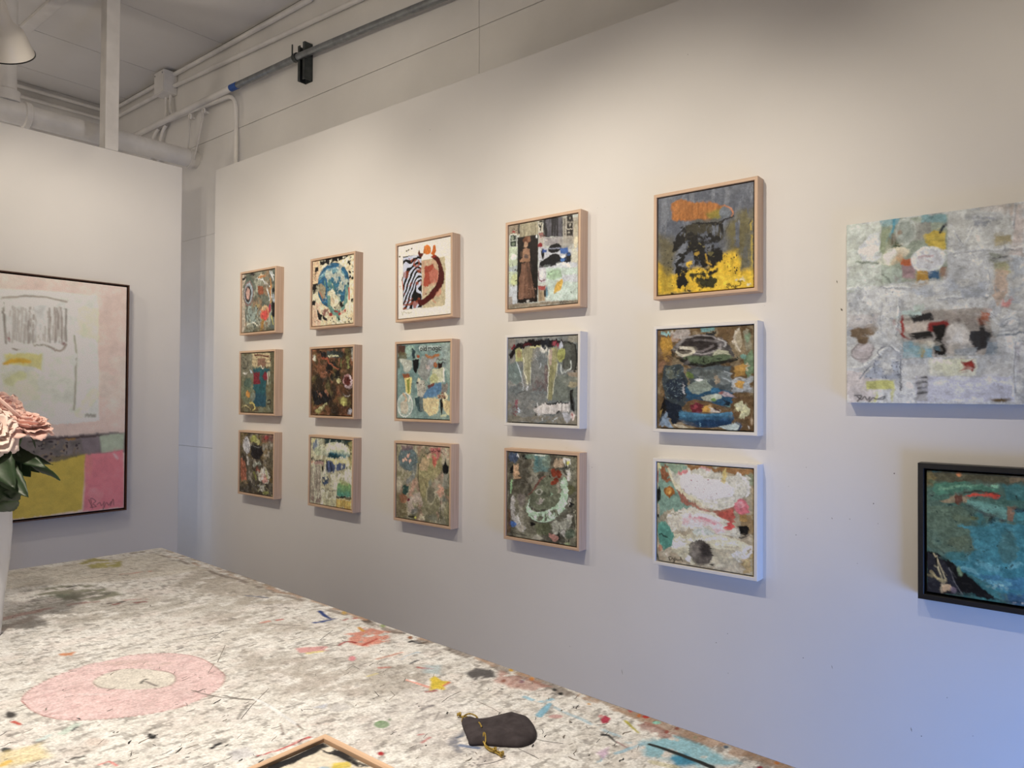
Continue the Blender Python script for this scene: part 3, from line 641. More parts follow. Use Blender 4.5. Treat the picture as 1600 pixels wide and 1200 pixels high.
('e',(.914,.881,.007,.011),{'c':(18,17,18)}),
('s',[(.754,.965),(.769,.99),(.776,.96),(.798,.992),(.806,.971),(.828,.988),(.842,.971),(.874,.979)],.0025,{'c':(30,26,24),'r':.0}),
]},
'a13':{'base':(132,130,122),'wall':(214,203,190),'ops':[
('w',{'c':(118,122,118),'t':.5,'a':.8,'sx':4,'sy':4}),
('w',{'c':(150,142,130),'t':.62,'a':.7,'sx':5,'sy':7}),
('e',(.092,.403,.1145,.139),{'c':(118,132,124),'r':.0294,'a':.8}),
('p',[(.671,.459),(.993,.462),(.993,.746),(.671,.75)],{'c':(125,128,108),'a':.6,'r':.0368}),
('p',[(.364,.506),(.58,.507),(.58,.629),(.364,.63)],{'c':(112,80,76),'a':.55,'r':.0319,'d':.3}),
('e',(.573,.434,.0275,.11),{'c':(118,84,80),'r':.0147,'a':.6}),
('p',[(-.003,.006),(.107,.011),(.107,.125),(-.003,.121)],{'c':(145,130,115),'a':.7,'r':.0172}),
('p',[(-.0,.936),(1.0,.912),(1.0,1.0),(.0,1.032)],{'c':(140,125,95),'a':.5,'r':.0196,'d':.3}),
('p',[(.877,-.005),(1.007,.0),(1.007,.083),(.877,.078)],{'c':(160,148,125),'a':.7,'r':.0172}),
('e',(.95,.438,.0715,.031),{'c':(168,145,118),'r':.0172,'a':.8}),
('e',(.95,.557,.0645,.031),{'c':(176,158,120),'r':.0147,'a':.7}),
('p',[(.009,.211),(.058,.136),(.14,.069),(.316,.038),(.488,.029),(.67,.046),(.877,.066),(.935,.081),(.906,.097),(.64,.124),(.488,.107),(.316,.107),(.14,.139),(.05,.25)],{'c':(34,22,24),'r':.0123}),
('e',(.347,.039,.044,.0225),{'c':(18,17,18),'r':.0074}),
('s',[(.058,.123),(.099,.099)],.0147,{'c':(130,30,45),'r':.0074}),
('s',[(.236,.085),(.332,.076)],.0147,{'c':(90,20,30),'r':.0098}),
('p',[(.789,.087),(.906,.068),(.979,.118),(.993,.32),(.979,.415),(.907,.402),(.819,.425),(.79,.34)],{'c':(88,86,76),'r':.0172}),
('s',[(.877,.078),(.964,.106),(.99,.237),(.981,.403)],.0098,{'c':(40,40,38),'r':.0061}),
('s',[(.863,.138),(.863,.341)],.0368,{'c':(98,98,86),'r':.0172,'d':.3,'sx':30,'sy':5}),
('p',[(.107,.138),(.212,.122),(.221,.267),(.173,.291),(.116,.277)],{'c':(178,174,110),'r':.0074}),
('e',(.164,.202,.0355,.0505),{'c':(165,140,95),'r':.0098}),
('p',[(.228,.123),(.379,.109),(.348,.307),(.341,.543),(.293,.568),(.253,.455),(.221,.254)],{'c':(166,158,122),'r':.0049,'v':.3,'vx':50,'vy':6}),
('s',[(.224,.254),(.253,.43),(.298,.556)],.0061,{'c':(225,215,180)}),
('s',[(.348,.369),(.337,.543)],.0049,{'c':(215,210,180)}),
('s',[(.34,.114),(.48,.11)],.0098,{'c':(205,195,130),'r':.0049}),
('s',[(.124,.284),(.181,.392),(.213,.505),(.238,.624)],[.0049,.0061,.0037,.0025],{'c':(205,208,205),'r':.0049}),
('s',[(.301,.568),(.309,.618)],.011,{'c':(200,195,190),'r':.0074}),
('p',[(.465,.143),(.488,.107),(.587,.11),(.58,.171),(.488,.174)],{'c':(225,215,195),'r':.0123}),
('s',[(.519,.108),(.549,.139)],.0147,{'c':(60,65,72),'r':.0098}),
('p',[(.488,.033),(.648,.039),(.648,.118),(.488,.113)],{'c':(36,38,44),'r':.0123}),
('e',(.678,.083,.027,.029),{'c':(165,70,80),'r':.0086}),
('e',(.625,.063,.021,.0195),{'c':(18,17,18)}),
('p',[(.603,.166),(.655,.131),(.73,.133),(.73,.291),(.686,.508),(.649,.726),(.596,.727),(.598,.434)],{'c':(150,142,98),'r':.0049,'v':.3,'vx':50,'vy':6}),
('p',[(.603,.153),(.663,.143),(.641,.313),(.607,.361)],{'c':(186,160,140),'r':.0074}),
('s',[(.603,.153),(.598,.434),(.593,.715)],.0049,{'c':(222,215,190)}),
('s',[(.738,.303),(.701,.46),(.656,.666)],.0049,{'c':(215,208,175)}),
('e',(.778,.219,.0535,.0745),{'c':(172,170,92),'r':.0086}),
('e',(.767,.231,.0325,.036),{'c':(150,145,80),'r':.0086}),
('e',(.775,.117,.0295,.0315),{'c':(200,198,200),'r':.0086}),
('e',(.73,.103,.015,.024),{'c':(160,60,75),'r':.0049}),
('s',[(.782,.316),(.797,.424),(.907,.378),(.914,.283)],.0074,{'c':(200,200,185),'r':.0049}),
('s',[(.395,.196),(.426,.247),(.449,.334)],.0031,{'c':(185,185,180)}),
('s',[(.488,.298),(.473,.359)],.0037,{'c':(200,200,200)}),
('s',[(.519,.175),(.522,.237)],.0025,{'c':(190,190,185)}),
('p',[(.38,.847),(.443,.815),(.535,.789),(.907,.765),(.91,.866),(.79,.869),(.611,.885),(.443,.901)],{'c':(218,205,192),'r':.011,'v':.2,'vx':50,'vy':5}),
('s',[(.581,.773),(.878,.76)],.0074,{'c':(18,17,18),'r':.0049,'d':.3}),
('e',(.427,.815,.014,.012),{'c':(18,17,18)}),
('e',(.427,.901,.0155,.011),{'c':(18,17,18)}),
('e',(.746,.879,.0235,.0105),{'c':(18,17,18)}),
('s',[(.458,.888),(.466,.919)],.0086,{'c':(225,220,215)}),
('s',[(.79,.773),(.783,.857)],.0037,{'c':(140,125,115)}),
('s',[(.671,.787),(.671,.859)],.0037,{'c':(170,155,145)}),
('p',[(.79,.881),(.907,.878),(.907,.985),(.863,.998)],{'c':(185,180,178),'r':.0196,'d':.35}),
('p',[(.899,.616),(.943,.604),(.967,.77),(.964,.865),(.921,.854),(.907,.747)],{'c':(18,17,18),'r':.0074}),
('s',[(.928,.664),(.943,.782)],.0061,{'c':(190,190,190),'d':.4}),
('e',(.938,.901,.0315,.0355),{'c':(222,200,185),'r':.0098}),
('e',(.928,.895,.0115,.0145),{'c':(170,50,55)}),
('e',(.118,.871,.052,.063),{'c':(125,70,74),'r':.0196,'d':.3}),
('e',(.129,.776,.0225,.038),{'c':(160,100,105),'r':.0098}),
('e',(.174,.857,.0145,.03),{'c':(205,210,215),'r':.0074}),
('e',(.027,.809,.0295,.051),{'c':(150,132,105),'r':.0123,'a':.7}),
('s',[(.125,.669),(.27,.63)],.0037,{'c':(60,60,60),'d':.4}),
('s',[(.731,.918),(.671,.956)],.0037,{'c':(200,205,205)}),
('s',[(.52,.948),(.512,.973)],.0037,{'c':(215,215,215)}),
('s',[(.443,.765),(.45,.802)],.0049,{'c':(220,215,205)}),
]},
'a23':{'base':(98,92,76),'wall':(186,176,168),'ops':[
('w',{'c':(72,66,54),'t':.52,'a':.8,'sx':7,'sy':4}),
('w',{'c':(128,120,98),'t':.6,'a':.7,'sx':8,'sy':5}),
('w',{'c':(150,140,122),'t':.7,'a':.6,'sx':12,'sy':6}),
('p',[(.0,-.003),(.347,-.02),(.346,.486),(.0,.518)],{'c':(72,64,52),'a':.6,'r':.0315}),
('e',(.087,.056,.083,.0505),{'c':(70,80,98),'r':.0218}),
('s',[(.153,.04),(.185,.063)],.0097,{'c':(190,185,180)}),
('p',[(.234,.017),(.315,.013),(.315,.068),(.234,.073)],{'c':(18,17,18),'r':.0145,'d':.35}),
('e',(.378,.04,.0945,.032),{'c':(110,130,110),'r':.017,'a':.7}),
('p',[(.41,.02),(.611,.009),(.61,.184),(.409,.198)],{'c':(92,118,112),'r':.0242,'a':.85}),
('s',[(.449,.018),(.456,.195)],.017,{'c':(75,108,105),'r':.0145,'d':.35}),
('s',[(.425,.017),(.58,.017)],.0097,{'c':(185,190,170),'r':.0073,'d':.3}),
('e',(.595,.077,.061,.0725),{'c':(125,135,115),'r':.017,'a':.7}),
('p',[(.686,.047),(.834,.039),(.834,.133),(.686,.143)],{'c':(165,140,112),'r':.017}),
('p',[(.82,.016),(.907,.029),(.921,.093),(.848,.115),(.812,.076)],{'c':(205,198,180),'r':.0109}),
('e',(.885,.083,.02,.021),{'c':(190,180,80)}),
('s',[(.843,.056),(.848,.121)],.0073,{'c':(18,17,18)}),
('s',[(.797,.15),(.964,.146)],.0085,{'c':(40,44,40),'r':.0048}),
('s',[(.819,.134),(.957,.125)],.0036,{'c':(50,54,48)}),
('s',[(.848,.209),(.928,.209)],.0073,{'c':(60,62,56),'r':.0048}),
('s',[(.892,.165),(.891,.271)],.0291,{'c':(185,175,158),'r':.017,'d':.35}),
('p',[(.907,.011),(1.0,.006),(.999,.333),(.906,.34)],{'c':(112,108,86),'a':.5,'r':.0242}),
('e',(.92,.374,.0515,.0515),{'c':(96,92,60),'r':.0145}),
('p',[(.09,.138),(.182,.132),(.182,.311),(.09,.318)],{'c':(186,148,112),'r':.0061}),
('s',[(.172,.233),(.189,.288)],.0121,{'c':(186,148,112),'r':.0061}),
('p',[(.037,.173),(.083,.17),(.083,.246),(.037,.249)],{'c':(18,17,18),'r':.0097}),
('e',(.182,.276,.01,.0125),{'c':(60,50,40)}),
('s',[(.062,.335),(.053,.487)],.0109,{'c':(140,170,120),'r':.0085}),
('e',(.053,.412,.0165,.0505),{'c':(130,160,115),'r':.0073,'a':.7}),
('p',[(.346,.486),(.564,.248),(.819,.277),(.803,.515),(.639,.627),(.455,.646),(.346,.584)],{'c':(104,106,82),'r':.017,'a':.8}),
('s',[(.314,.489),(.393,.432),(.456,.341),(.534,.262),(.564,.248)],[.0048,.0109,.0158,.0133,.0061],{'c':(112,72,60),'r':.0061}),
('e',(.471,.523,.0715,.0535),{'c':(150,138,126),'r':.0194,'d':.38}),
('e',(.474,.437,.0345,.0315),{'c':(165,158,140),'o':.0073,'r':.0073}),
('p',[(.647,.428),(.685,.437),(.655,.481)],{'c':(150,172,140),'r':.0048}),
('p',[(.745,.306),(.819,.3),(.818,.513),(.744,.52)],{'c':(150,136,116),'a':.7,'r':.0194,'d':.3}),
('e',(.683,.201,.039,.05),{'c':(128,54,28),'r':.0073}),
('e',(.76,.216,.0385,.0455),{'c':(128,52,26),'r':.0085}),
('e',(.723,.284,.0325,.033),{'c':(122,50,26),'r':.0073}),
('e',(.682,.314,.039,.0285),{'c':(128,54,28),'r':.0073}),
('e',(.618,.242,.0135,.0135),{'c':(18,17,18)}),
('s',[(.83,.299),(.84,.393),(.825,.512),(.744,.616),(.624,.694),(.486,.728),(.377,.71),(.327,.648)],[.0412,.0461,.0509,.0558,.063,.0582,.0485,.0291],{'c':(172,192,158),'r':.0073,'f':.0048,'v':.12}),
('s',[(.327,.648),(.333,.536)],[.0121,.0036],{'c':(180,198,165),'r':.0048}),
('p',[(.369,.704),(.579,.657),(.699,.608),(.788,.599),(.758,.685),(.578,.766),(.424,.772)],{'c':(108,104,84),'r':.0121,'d':.55,'sx':34,'sy':7}),
('s',[(.078,.561),(.07,.662),(.103,.759),(.185,.862),(.249,.891)],[.0315,.0364,.0315,.0291,.0364],{'c':(166,156,146),'r':.0194,'d':.3}),
('s',[(.152,.728),(.209,.871)],.017,{'c':(195,188,176),'r':.0145,'d':.4}),
('e',(.217,.895,.0485,.0445),{'c':(170,158,140),'r':.017}),
('e',(.087,.855,.0595,.0325),{'c':(66,100,150),'r':.0121}),
('p',[(.0,.695),(.053,.689),(.053,.978),(.0,.985)],{'c':(92,62,40),'r':.0121,'a':.8}),
('e',(.218,.547,.065,.0745),{'c':(120,105,100),'r':.0218,'a':.6}),
('e',(.377,.826,.038,.02),{'c':(18,17,18),'r':.0109}),
('s',[(.361,.84),(.424,.808)],.0061,{'c':(18,17,18)}),
('s',[(.905,.481),(.926,.596),(.89,.741),(.831,.877)],[.0242,.0339,.0364,.0242],{'c':(176,166,152),'r':.0218,'d':.38}),
('p',[(.639,.77),(.846,.687),(.933,.666),(.889,.811),(.698,.894)],{'c':(150,144,126),'r':.0267,'d':.4}),
('e',(.934,.537,.0285,.03),{'c':(40,38,34),'r':.0121}),
('p',[(.424,.808),(.639,.782),(.638,.902),(.424,.93)],{'c':(96,100,66),'a':.6,'r':.0218}),
('e',(.698,.942,.0745,.043),{'c':(170,120,105),'r':.0218,'d':.3}),
('s',[(.765,.874),(.78,.931),(.758,.958)],.0073,{'c':(18,17,18),'r':.0061}),
('s',[(.896,.927),(.889,.957)],.0048,{'c':(18,17,18)}),
('e',(.904,.879,.072,.0515),{'c':(80,92,72),'r':.0194,'a':.8}),
('e',(.455,.962,.0625,.029),{'c':(165,155,135),'r':.017,'d':.4}),
('s',[(.144,.966),(.201,.969),(.225,.962),(.313,.969)],.0036,{'c':(18,17,18),'r':.0024}),
('e',(.874,.977,.0435,.021),{'c':(150,155,110),'r':.0121,'a':.8}),
('s',[(.983,.59),(.987,.822)],.0036,{'c':(175,165,140)}),
]},
'a04':{'base':(112,114,118),'wall':(222,212,198),'ops':[
('w',{'c':(96,98,104),'t':.5,'a':.8,'sx':4,'sy':5}),
('w',{'c':(140,140,140),'t':.66,'a':.5,'sx':22,'sy':5}),
('p',[(-.004,.345),(.15,.392),(.178,.593),(.154,1.008),(.0,1.006)],{'c':(112,100,62),'r':.0357,'a':.8,'f':.0476}),
('p',[(.705,.426),(.87,.289),(1.002,.253),(1.001,.88),(.874,.855),(.731,.64)],{'c':(116,104,58),'r':.0357,'a':.85,'f':.0595,'d':.2,'sx':20,'sy':4}),
('p',[(.906,.501),(.998,.515),(1.001,.88),(.909,.87)],{'c':(104,100,84),'a':.7,'r':.0238,'f':.0238}),
('p',[(-.002,.644),(.1,.805),(.31,.779),(.562,.76),(.707,.637),(.849,.644),(.874,.843),(1.001,.857),(1.002,1.006),(.0,1.006)],{'c':(222,180,44),'r':.0238,'f':.0262,'v':.2,'vx':40,'vy':5}),
('p',[(.005,.708),(.166,.763),(.174,.985),(.047,.986)],{'c':(150,128,50),'r':.0238,'a':.6,'f':.0357}),
('p',[(.562,.855),(1.001,.88),(1.0,1.0),(.514,1.005)],{'c':(232,192,56),'r':.0167,'f':.0238}),
('s',[(.988,.353),(.99,.902)],.0095,{'c':(200,170,60),'a':.7,'d':.3}),
('p',[(.142,.244),(.148,.073),(.227,.043),(.381,.101),(.557,.128),(.715,.193),(.752,.234),(.656,.277),(.558,.309),(.383,.281),(.228,.269)],{'c':(174,112,52),'r':.0119,'f':.0119,'v':.25,'vx':50,'vy':7}),
('e',(.227,.135,.0785,.073),{'c':(184,120,60),'r':.0167,'f':.0167,'a':.7}),
('p',[(.533,.222),(.679,.187),(.716,.205),(.668,.314),(.558,.285)],{'c':(140,130,48),'r':.0167,'f':.019,'a':.85}),
('e',(.716,.246,.06,.0515),{'c':(120,124,126),'r':.0095,'f':.0095}),
('s',[(.715,.187),(.769,.214),(.799,.265),(.788,.293)],[.006,.006,.0083,.006],{'c':(196,128,84),'r':.0036}),
('p',[(.357,.302),(.458,.269),(.68,.316),(.656,.36),(.459,.353)],{'c':(96,92,80),'r':.0119,'f':.0143,'a':.8}),
('s',[(.319,.332),(.459,.329),(.656,.348),(.716,.322),(.8,.306)],[.0167,.019,.0167,.0071,.006],{'c':(18,17,18),'r':.0083}),
('e',(.261,.326,.021,.0085),{'c':(18,17,18)}),
('p',[(.306,.318),(.509,.337),(.705,.355),(.7,.472),(.67,.514),(.534,.424),(.333,.467),(.23,.477)],{'c':(70,64,48),'r':.0167,'d':.35,'sx':40,'sy':6}),
('p',[(.306,.342),(.333,.419),(.204,.571),(.165,.591),(.164,.48),(.216,.414)],{'c':(18,17,18),'r':.0167,'d':.2}),
('p',[(.229,.453),(.358,.422),(.559,.439),(.67,.491),(.658,.607),(.683,.692),(.635,.781),(.587,.846),(.512,.802),(.437,.782),(.361,.809),(.31,.791),(.218,.757),(.192,.692),(.27,.629),(.204,.596)],{'c':(18,17,18),'r':.0262,'rs':14,'d':.34,'sx':11,'sy':13}),
('p',[(.656,.348),(.705,.355),(.706,.472),(.675,.421)],{'c':(18,17,18),'r':.0071,'d':.3}),
('p',[(.192,.729),(.309,.755),(.323,.902),(.285,.959),(.207,.927),(.186,.79)],{'c':(18,17,18),'r':.0238,'d':.36}),
('p',[(.361,.809),(.488,.811),(.562,.855),(.636,.899),(.612,.961),(.489,.985),(.413,.911)],{'c':(58,56,24),'r':.0214,'d':.36}),
('p',[(.315,.695),(.373,.678),(.38,.715),(.335,.758)],{'c':(215,175,60),'r':.0083}),
('s',[(.524,.637),(.537,.722),(.574,.75)],.0083,{'c':(190,150,50),'r':.006}),
('e',(.436,.614,.0305,.0195),{'c':(170,136,50),'r':.0095}),
('p',[(.542,.603),(.61,.624),(.561,.665)],{'c':(110,100,60),'r':.0095}),
('k',(.151,.565,.71,1.024),{'c':(18,17,18),'n':46,'s':(.0048,.0131)}),
('k',(.071,.48,.179,.789),{'c':(18,17,18),'n':12,'s':(.0036,.0095)}),
('k',(.707,.637,.886,.856),{'c':(18,17,18),'n':20,'s':(.0036,.0083)}),
('k',(.229,.453,.66,.842),{'c':(120,108,66),'n':14,'s':(.006,.0131)}),
('s',[(.718,.474),(.747,.408),(.77,.354)],.0036,{'c':(70,66,56)}),
('s',[(.969,.385),(.983,.358)],.006,{'c':(50,50,54)}),
('p',[(.816,.918),(.886,.896),(.979,.986),(.922,.981)],{'c':(238,220,180),'r':.0095,'d':.35}),
('s',[(.736,.954),(.767,.95),(.739,.974),(.757,.993)],.0036,{'c':(40,30,14),'r':.0}),
('s',[(.757,.976),(.775,.962),(.787,.985),(.801,.97),(.814,.99),(.828,.971),(.823,1.0),(.84,.978),(.869,.975),(.875,.947),(.851,.933),(.892,.935)],.0036,{'c':(40,30,14),'r':.0}),
]},
'a14':{'base':(118,92,56),'wall':(220,211,200),'ops':[
('w',{'c':(100,76,44),'t':.55,'a':.8,'sx':5,'sy':5}),
('w',{'c':(150,132,100),'t':.66,'a':.7,'sx':7,'sy':7}),
('p',[(.0,.0),(.151,.009),(.153,.374),(.002,.371)],{'c':(126,92,58),'a':.6,'r':.0239}),
('p',[(.037,.021),(.218,.031),(.218,.062),(.037,.052)],{'c':(150,190,182),'r':.0072}),
('p',[(.037,.065),(.171,.059),(.172,.201),(.072,.26),(.038,.196)],{'c':(190,142,32),'r':.0143}),
('e',(.106,.261,.0605,.062),{'c':(165,125,50),'r':.0215,'d':.3}),
('p',[(.158,.028),(.231,.032),(.231,.118),(.158,.114)],{'c':(178,150,130),'r':.0191,'a':.8}),
('e',(.27,.046,.104,.061),{'c':(172,160,150),'r':.0215,'a':.85}),
('p',[(.474,-.009),(.616,-.0),(.617,.041),(.474,.033)],{'c':(110,150,145),'r':.0119}),
('p',[(.537,.049),(.623,.053),(.623,.083),(.537,.078)],{'c':(40,42,42),'r':.0084}),
('p',[(.004,.32),(.065,.322),(.066,.434),(.005,.433)],{'c':(150,110,80),'r':.0167,'a':.8}),
('e',(.843,.135,.04,.11),{'c':(186,168,135),'r':.0096}),
('s',[(.849,.031),(.82,.134),(.872,.229)],.0119,{'c':(205,190,165),'r':.0072}),
('s',[(.93,.07),(.953,.198)],.031,{'c':(156,150,125),'r':.0167,'a':.7}),
('e',(.953,.117,.0295,.0455),{'c':(125,155,120),'r':.0143,'a':.7}),
('p',[(.884,.287),(.998,.211),(1.001,.45),(.954,.495),(.907,.391)],{'c':(118,140,104),'r':.0215}),
('e',(.896,.305,.0345,.023),{'c':(125,170,150),'r':.0119}),
('p',[(.809,.377),(.919,.357),(.953,.404),(.919,.472),(.827,.476)],{'c':(182,138,58),'r':.0119}),
('s',[(.942,.369),(.948,.426)],.0107,{'c':(200,185,150),'r':.0072}),
('p',[(.786,.493),(.999,.496),(.999,.644),(.786,.644)],{'c':(160,165,165),'r':.0263,'a':.9}),
('e',(.873,.558,.049,.039),{'c':(190,145,62),'r':.0119}),
('e',(.873,.552,.064,.055),{'c':(190,190,185),'o':.0107,'r':.0119,'a':.7}),
('p',[(.78,.656),(1.001,.655),(1.002,.997),(.781,1.005)],{'c':(112,84,50),'r':.0215,'a':.8}),
('p',[(.165,.201),(.231,.105),(.361,.069),(.561,.068),(.719,.117),(.755,.201),(.803,.296),(.66,.374),(.387,.391),(.284,.34)],{'c':(92,86,82),'r':.0191}),
('e',(.462,.159,.226,.0865),{'c':(58,50,48),'r':.0107,'v':.45,'vx':12,'vy':50}),
('e',(.462,.159,.232,.0905),{'c':(170,160,152),'o':.0072,'r':.0119,'a':.8}),
('s',[(.27,.132),(.462,.111),(.635,.137)],.0119,{'c':(110,102,98),'r':.0096,'d':.4,'sx':6,'sy':30}),
('s',[(.31,.207),(.488,.226),(.611,.183)],.0096,{'c':(120,110,105),'r':.0096,'d':.4}),
('e',(.683,.145,.055,.04),{'c':(120,112,108),'r':.0143,'d':.3}),
('s',[(.659,.114),(.737,.153),(.719,.188)],.0072,{'c':(190,184,176),'r':.006}),
('e',(.303,.213,.0725,.0485),{'c':(70,58,50),'r':.0072}),
('s',[(.218,.228),(.284,.273),(.374,.246),(.361,.197),(.271,.175)],.0155,{'c':(212,200,172),'r':.0096}),
('p',[(.599,.254),(.659,.209),(.755,.224),(.779,.272),(.66,.303)],{'c':(186,182,150),'r':.0143}),
('p',[(.271,.291),(.425,.26),(.611,.278),(.779,.283),(.838,.32),(.756,.341),(.562,.36),(.387,.367)],{'c':(96,110,78),'r':.0167}),
('s',[(.362,.354),(.562,.365),(.756,.329),(.838,.322)],[.0119,.0167,.0191,.0143],{'c':(28,26,20),'r':.0119}),
('s',[(.179,.239),(.271,.315),(.31,.304)],.0167,{'c':(36,32,26),'r':.0119,'d':.3}),
('k',(.297,.28,.756,.364),{'c':(50,62,44),'n':20,'s':(.006,.0143)}),
('p',[(.065,.36),(.284,.365),(.336,.536),(.312,.767),(.234,.818),(.101,.708),(.053,.584)],{'c':(62,72,74),'r':.0143}),
('e',(.166,.436,.0925,.074),{'c':(110,114,98),'r':.0287,'d':.4}),
('e',(.207,.597,.1185,.123),{'c':(34,48,64),'r':.0263,'a':.85}),
('k',(.072,.372,.286,.743),{'c':(110,125,125),'n':50,'s':(.0048,.0119)}),
('p',[(.074,.709),(.286,.78),(.286,.939),(.168,.967),(.101,.845)],{'c':(20,36,52),'r':.0143}),
('p',[(.047,.734),(.094,.708),(.101,.808),(.047,.946),(.02,.947)],{'c':(18,17,18),'r':.0072}),
('p',[(.02,.822),(.054,.809),(.034,.896)],{'c':(185,150,70),'r':.0072}),
('p',[(.323,.39),(.562,.383),(.779,.377),(.792,.586),(.78,.644),(.612,.586),(.362,.597)],{'c':(86,94,94),'r':.0143}),
('p',[(.336,.415),(.563,.407),(.732,.422),(.636,.539),(.463,.501)],{'c':(112,116,108),'r':.0191,'a':.8}),
('e',(.708,.504,.0835,.07),{'c':(120,126,122),'r':.0167}),
('s',[(.72,.434),(.78,.458)],.0072,{'c':(170,175,172),'r':.0072}),
('s',[(.72,.504),(.78,.528)],.0084,{'c':(165,170,168),'r':.0072}),
('p',[(.626,.468),(.672,.48),(.691,.539),(.636,.562)],{'c':(160,142,116),'r':.0084}),
('e',(.362,.464,.0435,.0365),{'c':(112,132,62),'r':.0107}),
('s',[(.291,.56),(.301,.646)],.0096,{'c':(190,185,180),'r':.0072}),
('p',[(.311,.597),(.413,.525),(.612,.586),(.804,.633),(.78,.772),(.709,.797),(.563,.728),(.337,.731)],{'c':(30,84,110),'r':.0107}),
('p',[(.324,.585),(.413,.525),(.526,.514),(.612,.598),(.526,.645),(.439,.663),(.362,.633)],{'c':(138,146,130),'r':.0119}),
('e',(.445,.511,.0355,.0145),{'c':(222,222,215),'r':.0048}),
('p',[(.489,.681),(.563,.663),(.685,.656),(.685,.703),(.576,.728),(.502,.711)],{'c':(186,190,168),'r':.0107}),
('e',(.612,.702,.0295,.0165),{'c':(120,150,70),'r':.0072}),
('p',[(.661,.633),(.709,.619),(.827,.662),(.815,.685),(.709,.674)],{'c':(180,160,160),'r':.006}),
('e',(.691,.633,.019,.016),{'c':(176,110,100)}),
('p',[(.6,.586),(.673,.586),(.673,.633),(.6,.633)],{'c':(40,110,140),'r':.0096}),
('p',[(.305,.755),(.388,.706),(.539,.729),(.733,.773),(.781,.819),(.514,.836),(.312,.841)],{'c':(120,92,58),'r':.0107}),
('p',[(.357,.767),(.426,.736),(.502,.765),(.489,.837),(.376,.839)],{'c':(112,36,48),'r':.0096}),
('e',(.414,.778,.02,.022),{'c':(150,60,70)}),
('p',[(.489,.801),(.564,.758),(.637,.798),(.588,.835),(.502,.831)],{'c':(212,160,60),'r':.0072}),
('p',[(.564,.776),(.673,.809),(.661,.833),(.576,.829)],{'c':(225,210,190),'r':.006}),
('s',[(.619,.799),(.661,.815)],.0084,{'c':(70,40,40),'r':.006}),
('e',(.757,.761,.0285,.016),{'c':(110,150,140),'r':.006}),
('p',[(.709,.692),(.78,.749),(.78,.772),(.721,.762)],{'c':(15,40,55),'r':.0072}),
('p',[(.249,.842),(.273,.823),(.49,.849),(.673,.833),(.781,.819),(.816,.888),(.781,.947),(.613,.982),(.465,.987),(.325,.962),(.254,.915)],{'c':(76,136,160),'r':.0048,'g':((12,60,92),'v',.83,.95),'v':.22,'vx':5,'vy':50}),
('p',[(.02,.984),(.094,.826),(.179,.997)],{'c':(140,158,172),'r':.0048}),
('p',[(.195,.96),(.299,.963),(.338,.998),(.234,.995)],{'c':(205,190,160),'r':.0096}),
('p',[(.662,.974),(.851,.91),(.886,.955),(.851,1.002),(.757,.994)],{'c':(190,200,190),'r':.0119}),
('s',[(.839,.91),(.88,.944),(.851,1.002)],.0107,{'c':(60,70,90),'r':.006}),
('s',[(.477,.945),(.465,.981)],.0048,{'c':(120,160,170)}),
('p',[(.827,.737),(.897,.713),(.966,.804),(.966,.861),(.909,.891),(.862,.875),(.886,.828),(.833,.795)],{'c':(205,198,150),'r':.0119,'v':.3}),
('e',(.885,.771,.039,.03),{'c':(222,214,170),'r':.0119,'a':.8}),
('s',[(.96,.964),(.972,.981)],.0072,{'c':(222,210,190)}),
('e',(.983,.918,.0135,.0345),{'c':(175,150,120),'r':.0072}),
]},
'a24':{'base':(168,150,122),'wall':(196,188,184),'ops':[
('w',{'c':(190,176,150),'t':.55,'a':.7,'sx':5,'sy':5}),
('w',{'c':(150,140,118),'t':.66,'a':.7,'sx':6,'sy':5}),
('p',[(-.0,-.0),(.322,.016),(.242,.228),(.396,.418),(.134,.482),(.011,.57)],{'c':(124,150,132),'r':.0236}),
('p',[(.112,.005),(.284,-.005),(.283,.103),(.11,.116)],{'c':(140,152,126),'r':.0189,'a':.8}),
('p',[(.322,.004),(1.009,-.001),(1.003,.084),(.743,.046),(.348,.051)],{'c':(150,108,62),'r':.0142}),
('e',(.097,.117,.0675,.086),{'c':(140,88,56),'r':.0283,'d':.35}),
('s',[(.003,.012),(.008,.186)],.0083,{'c':(160,60,60),'r':.0059,'a':.7}),
('p',[(-.0,.006),(.03,.011),(.057,.071),(.002,.087)],{'c':(200,190,140),'r':.0118,'a':.8}),
('p',[(.229,.241),(.371,.361),(.57,.435),(.834,.372),(.786,.48),(.715,.488),(.496,.443),(.28,.394)],{'c':(166,94,74),'r':.0212,'a':.85}),
('p',[(.644,.438),(.799,.41),(.833,.52),(.714,.581)],{'c':(182,76,62),'r':.0189,'a':.8}),
('p',[(.88,.446),(1.005,.432),(1.003,.612),(.878,.629)],{'c':(146,116,72),'r':.0283,'a':.8}),
('e',(.914,.465,.046,.0455),{'c':(165,125,60),'r':.0165,'a':.8}),
('p',[(.918,.034),(1.009,.027),(1.008,.14),(.917,.147)],{'c':(135,150,125),'r':.0236,'a':.7}),
('p',[(.118,.042),(.204,.097),(.322,.04),(.549,.037),(.743,.07),(.952,.077),(.985,.198),(.858,.335),(.668,.418),(.496,.407),(.319,.33),(.203,.219)],{'c':(196,188,170),'r':.0165}),
('p',[(.256,.154),(.283,.091),(.399,.083),(.524,.121),(.718,.141),(.812,.19),(.788,.273),(.645,.322),(.472,.327),(.32,.269),(.255,.227)],{'c':(228,216,212),'r':.0094,'h':.8}),
('s',[(.124,.054),(.19,.183),(.32,.305),(.521,.393)],[.0071,.0165,.0236,.0118],{'c':(212,198,164),'r':.0094}),
('p',[(.789,.135),(.86,.038),(.952,.111),(.973,.199),(.858,.335),(.824,.212)],{'c':(196,188,172),'r':.0189,'d':.3,'sx':24,'sy':24}),
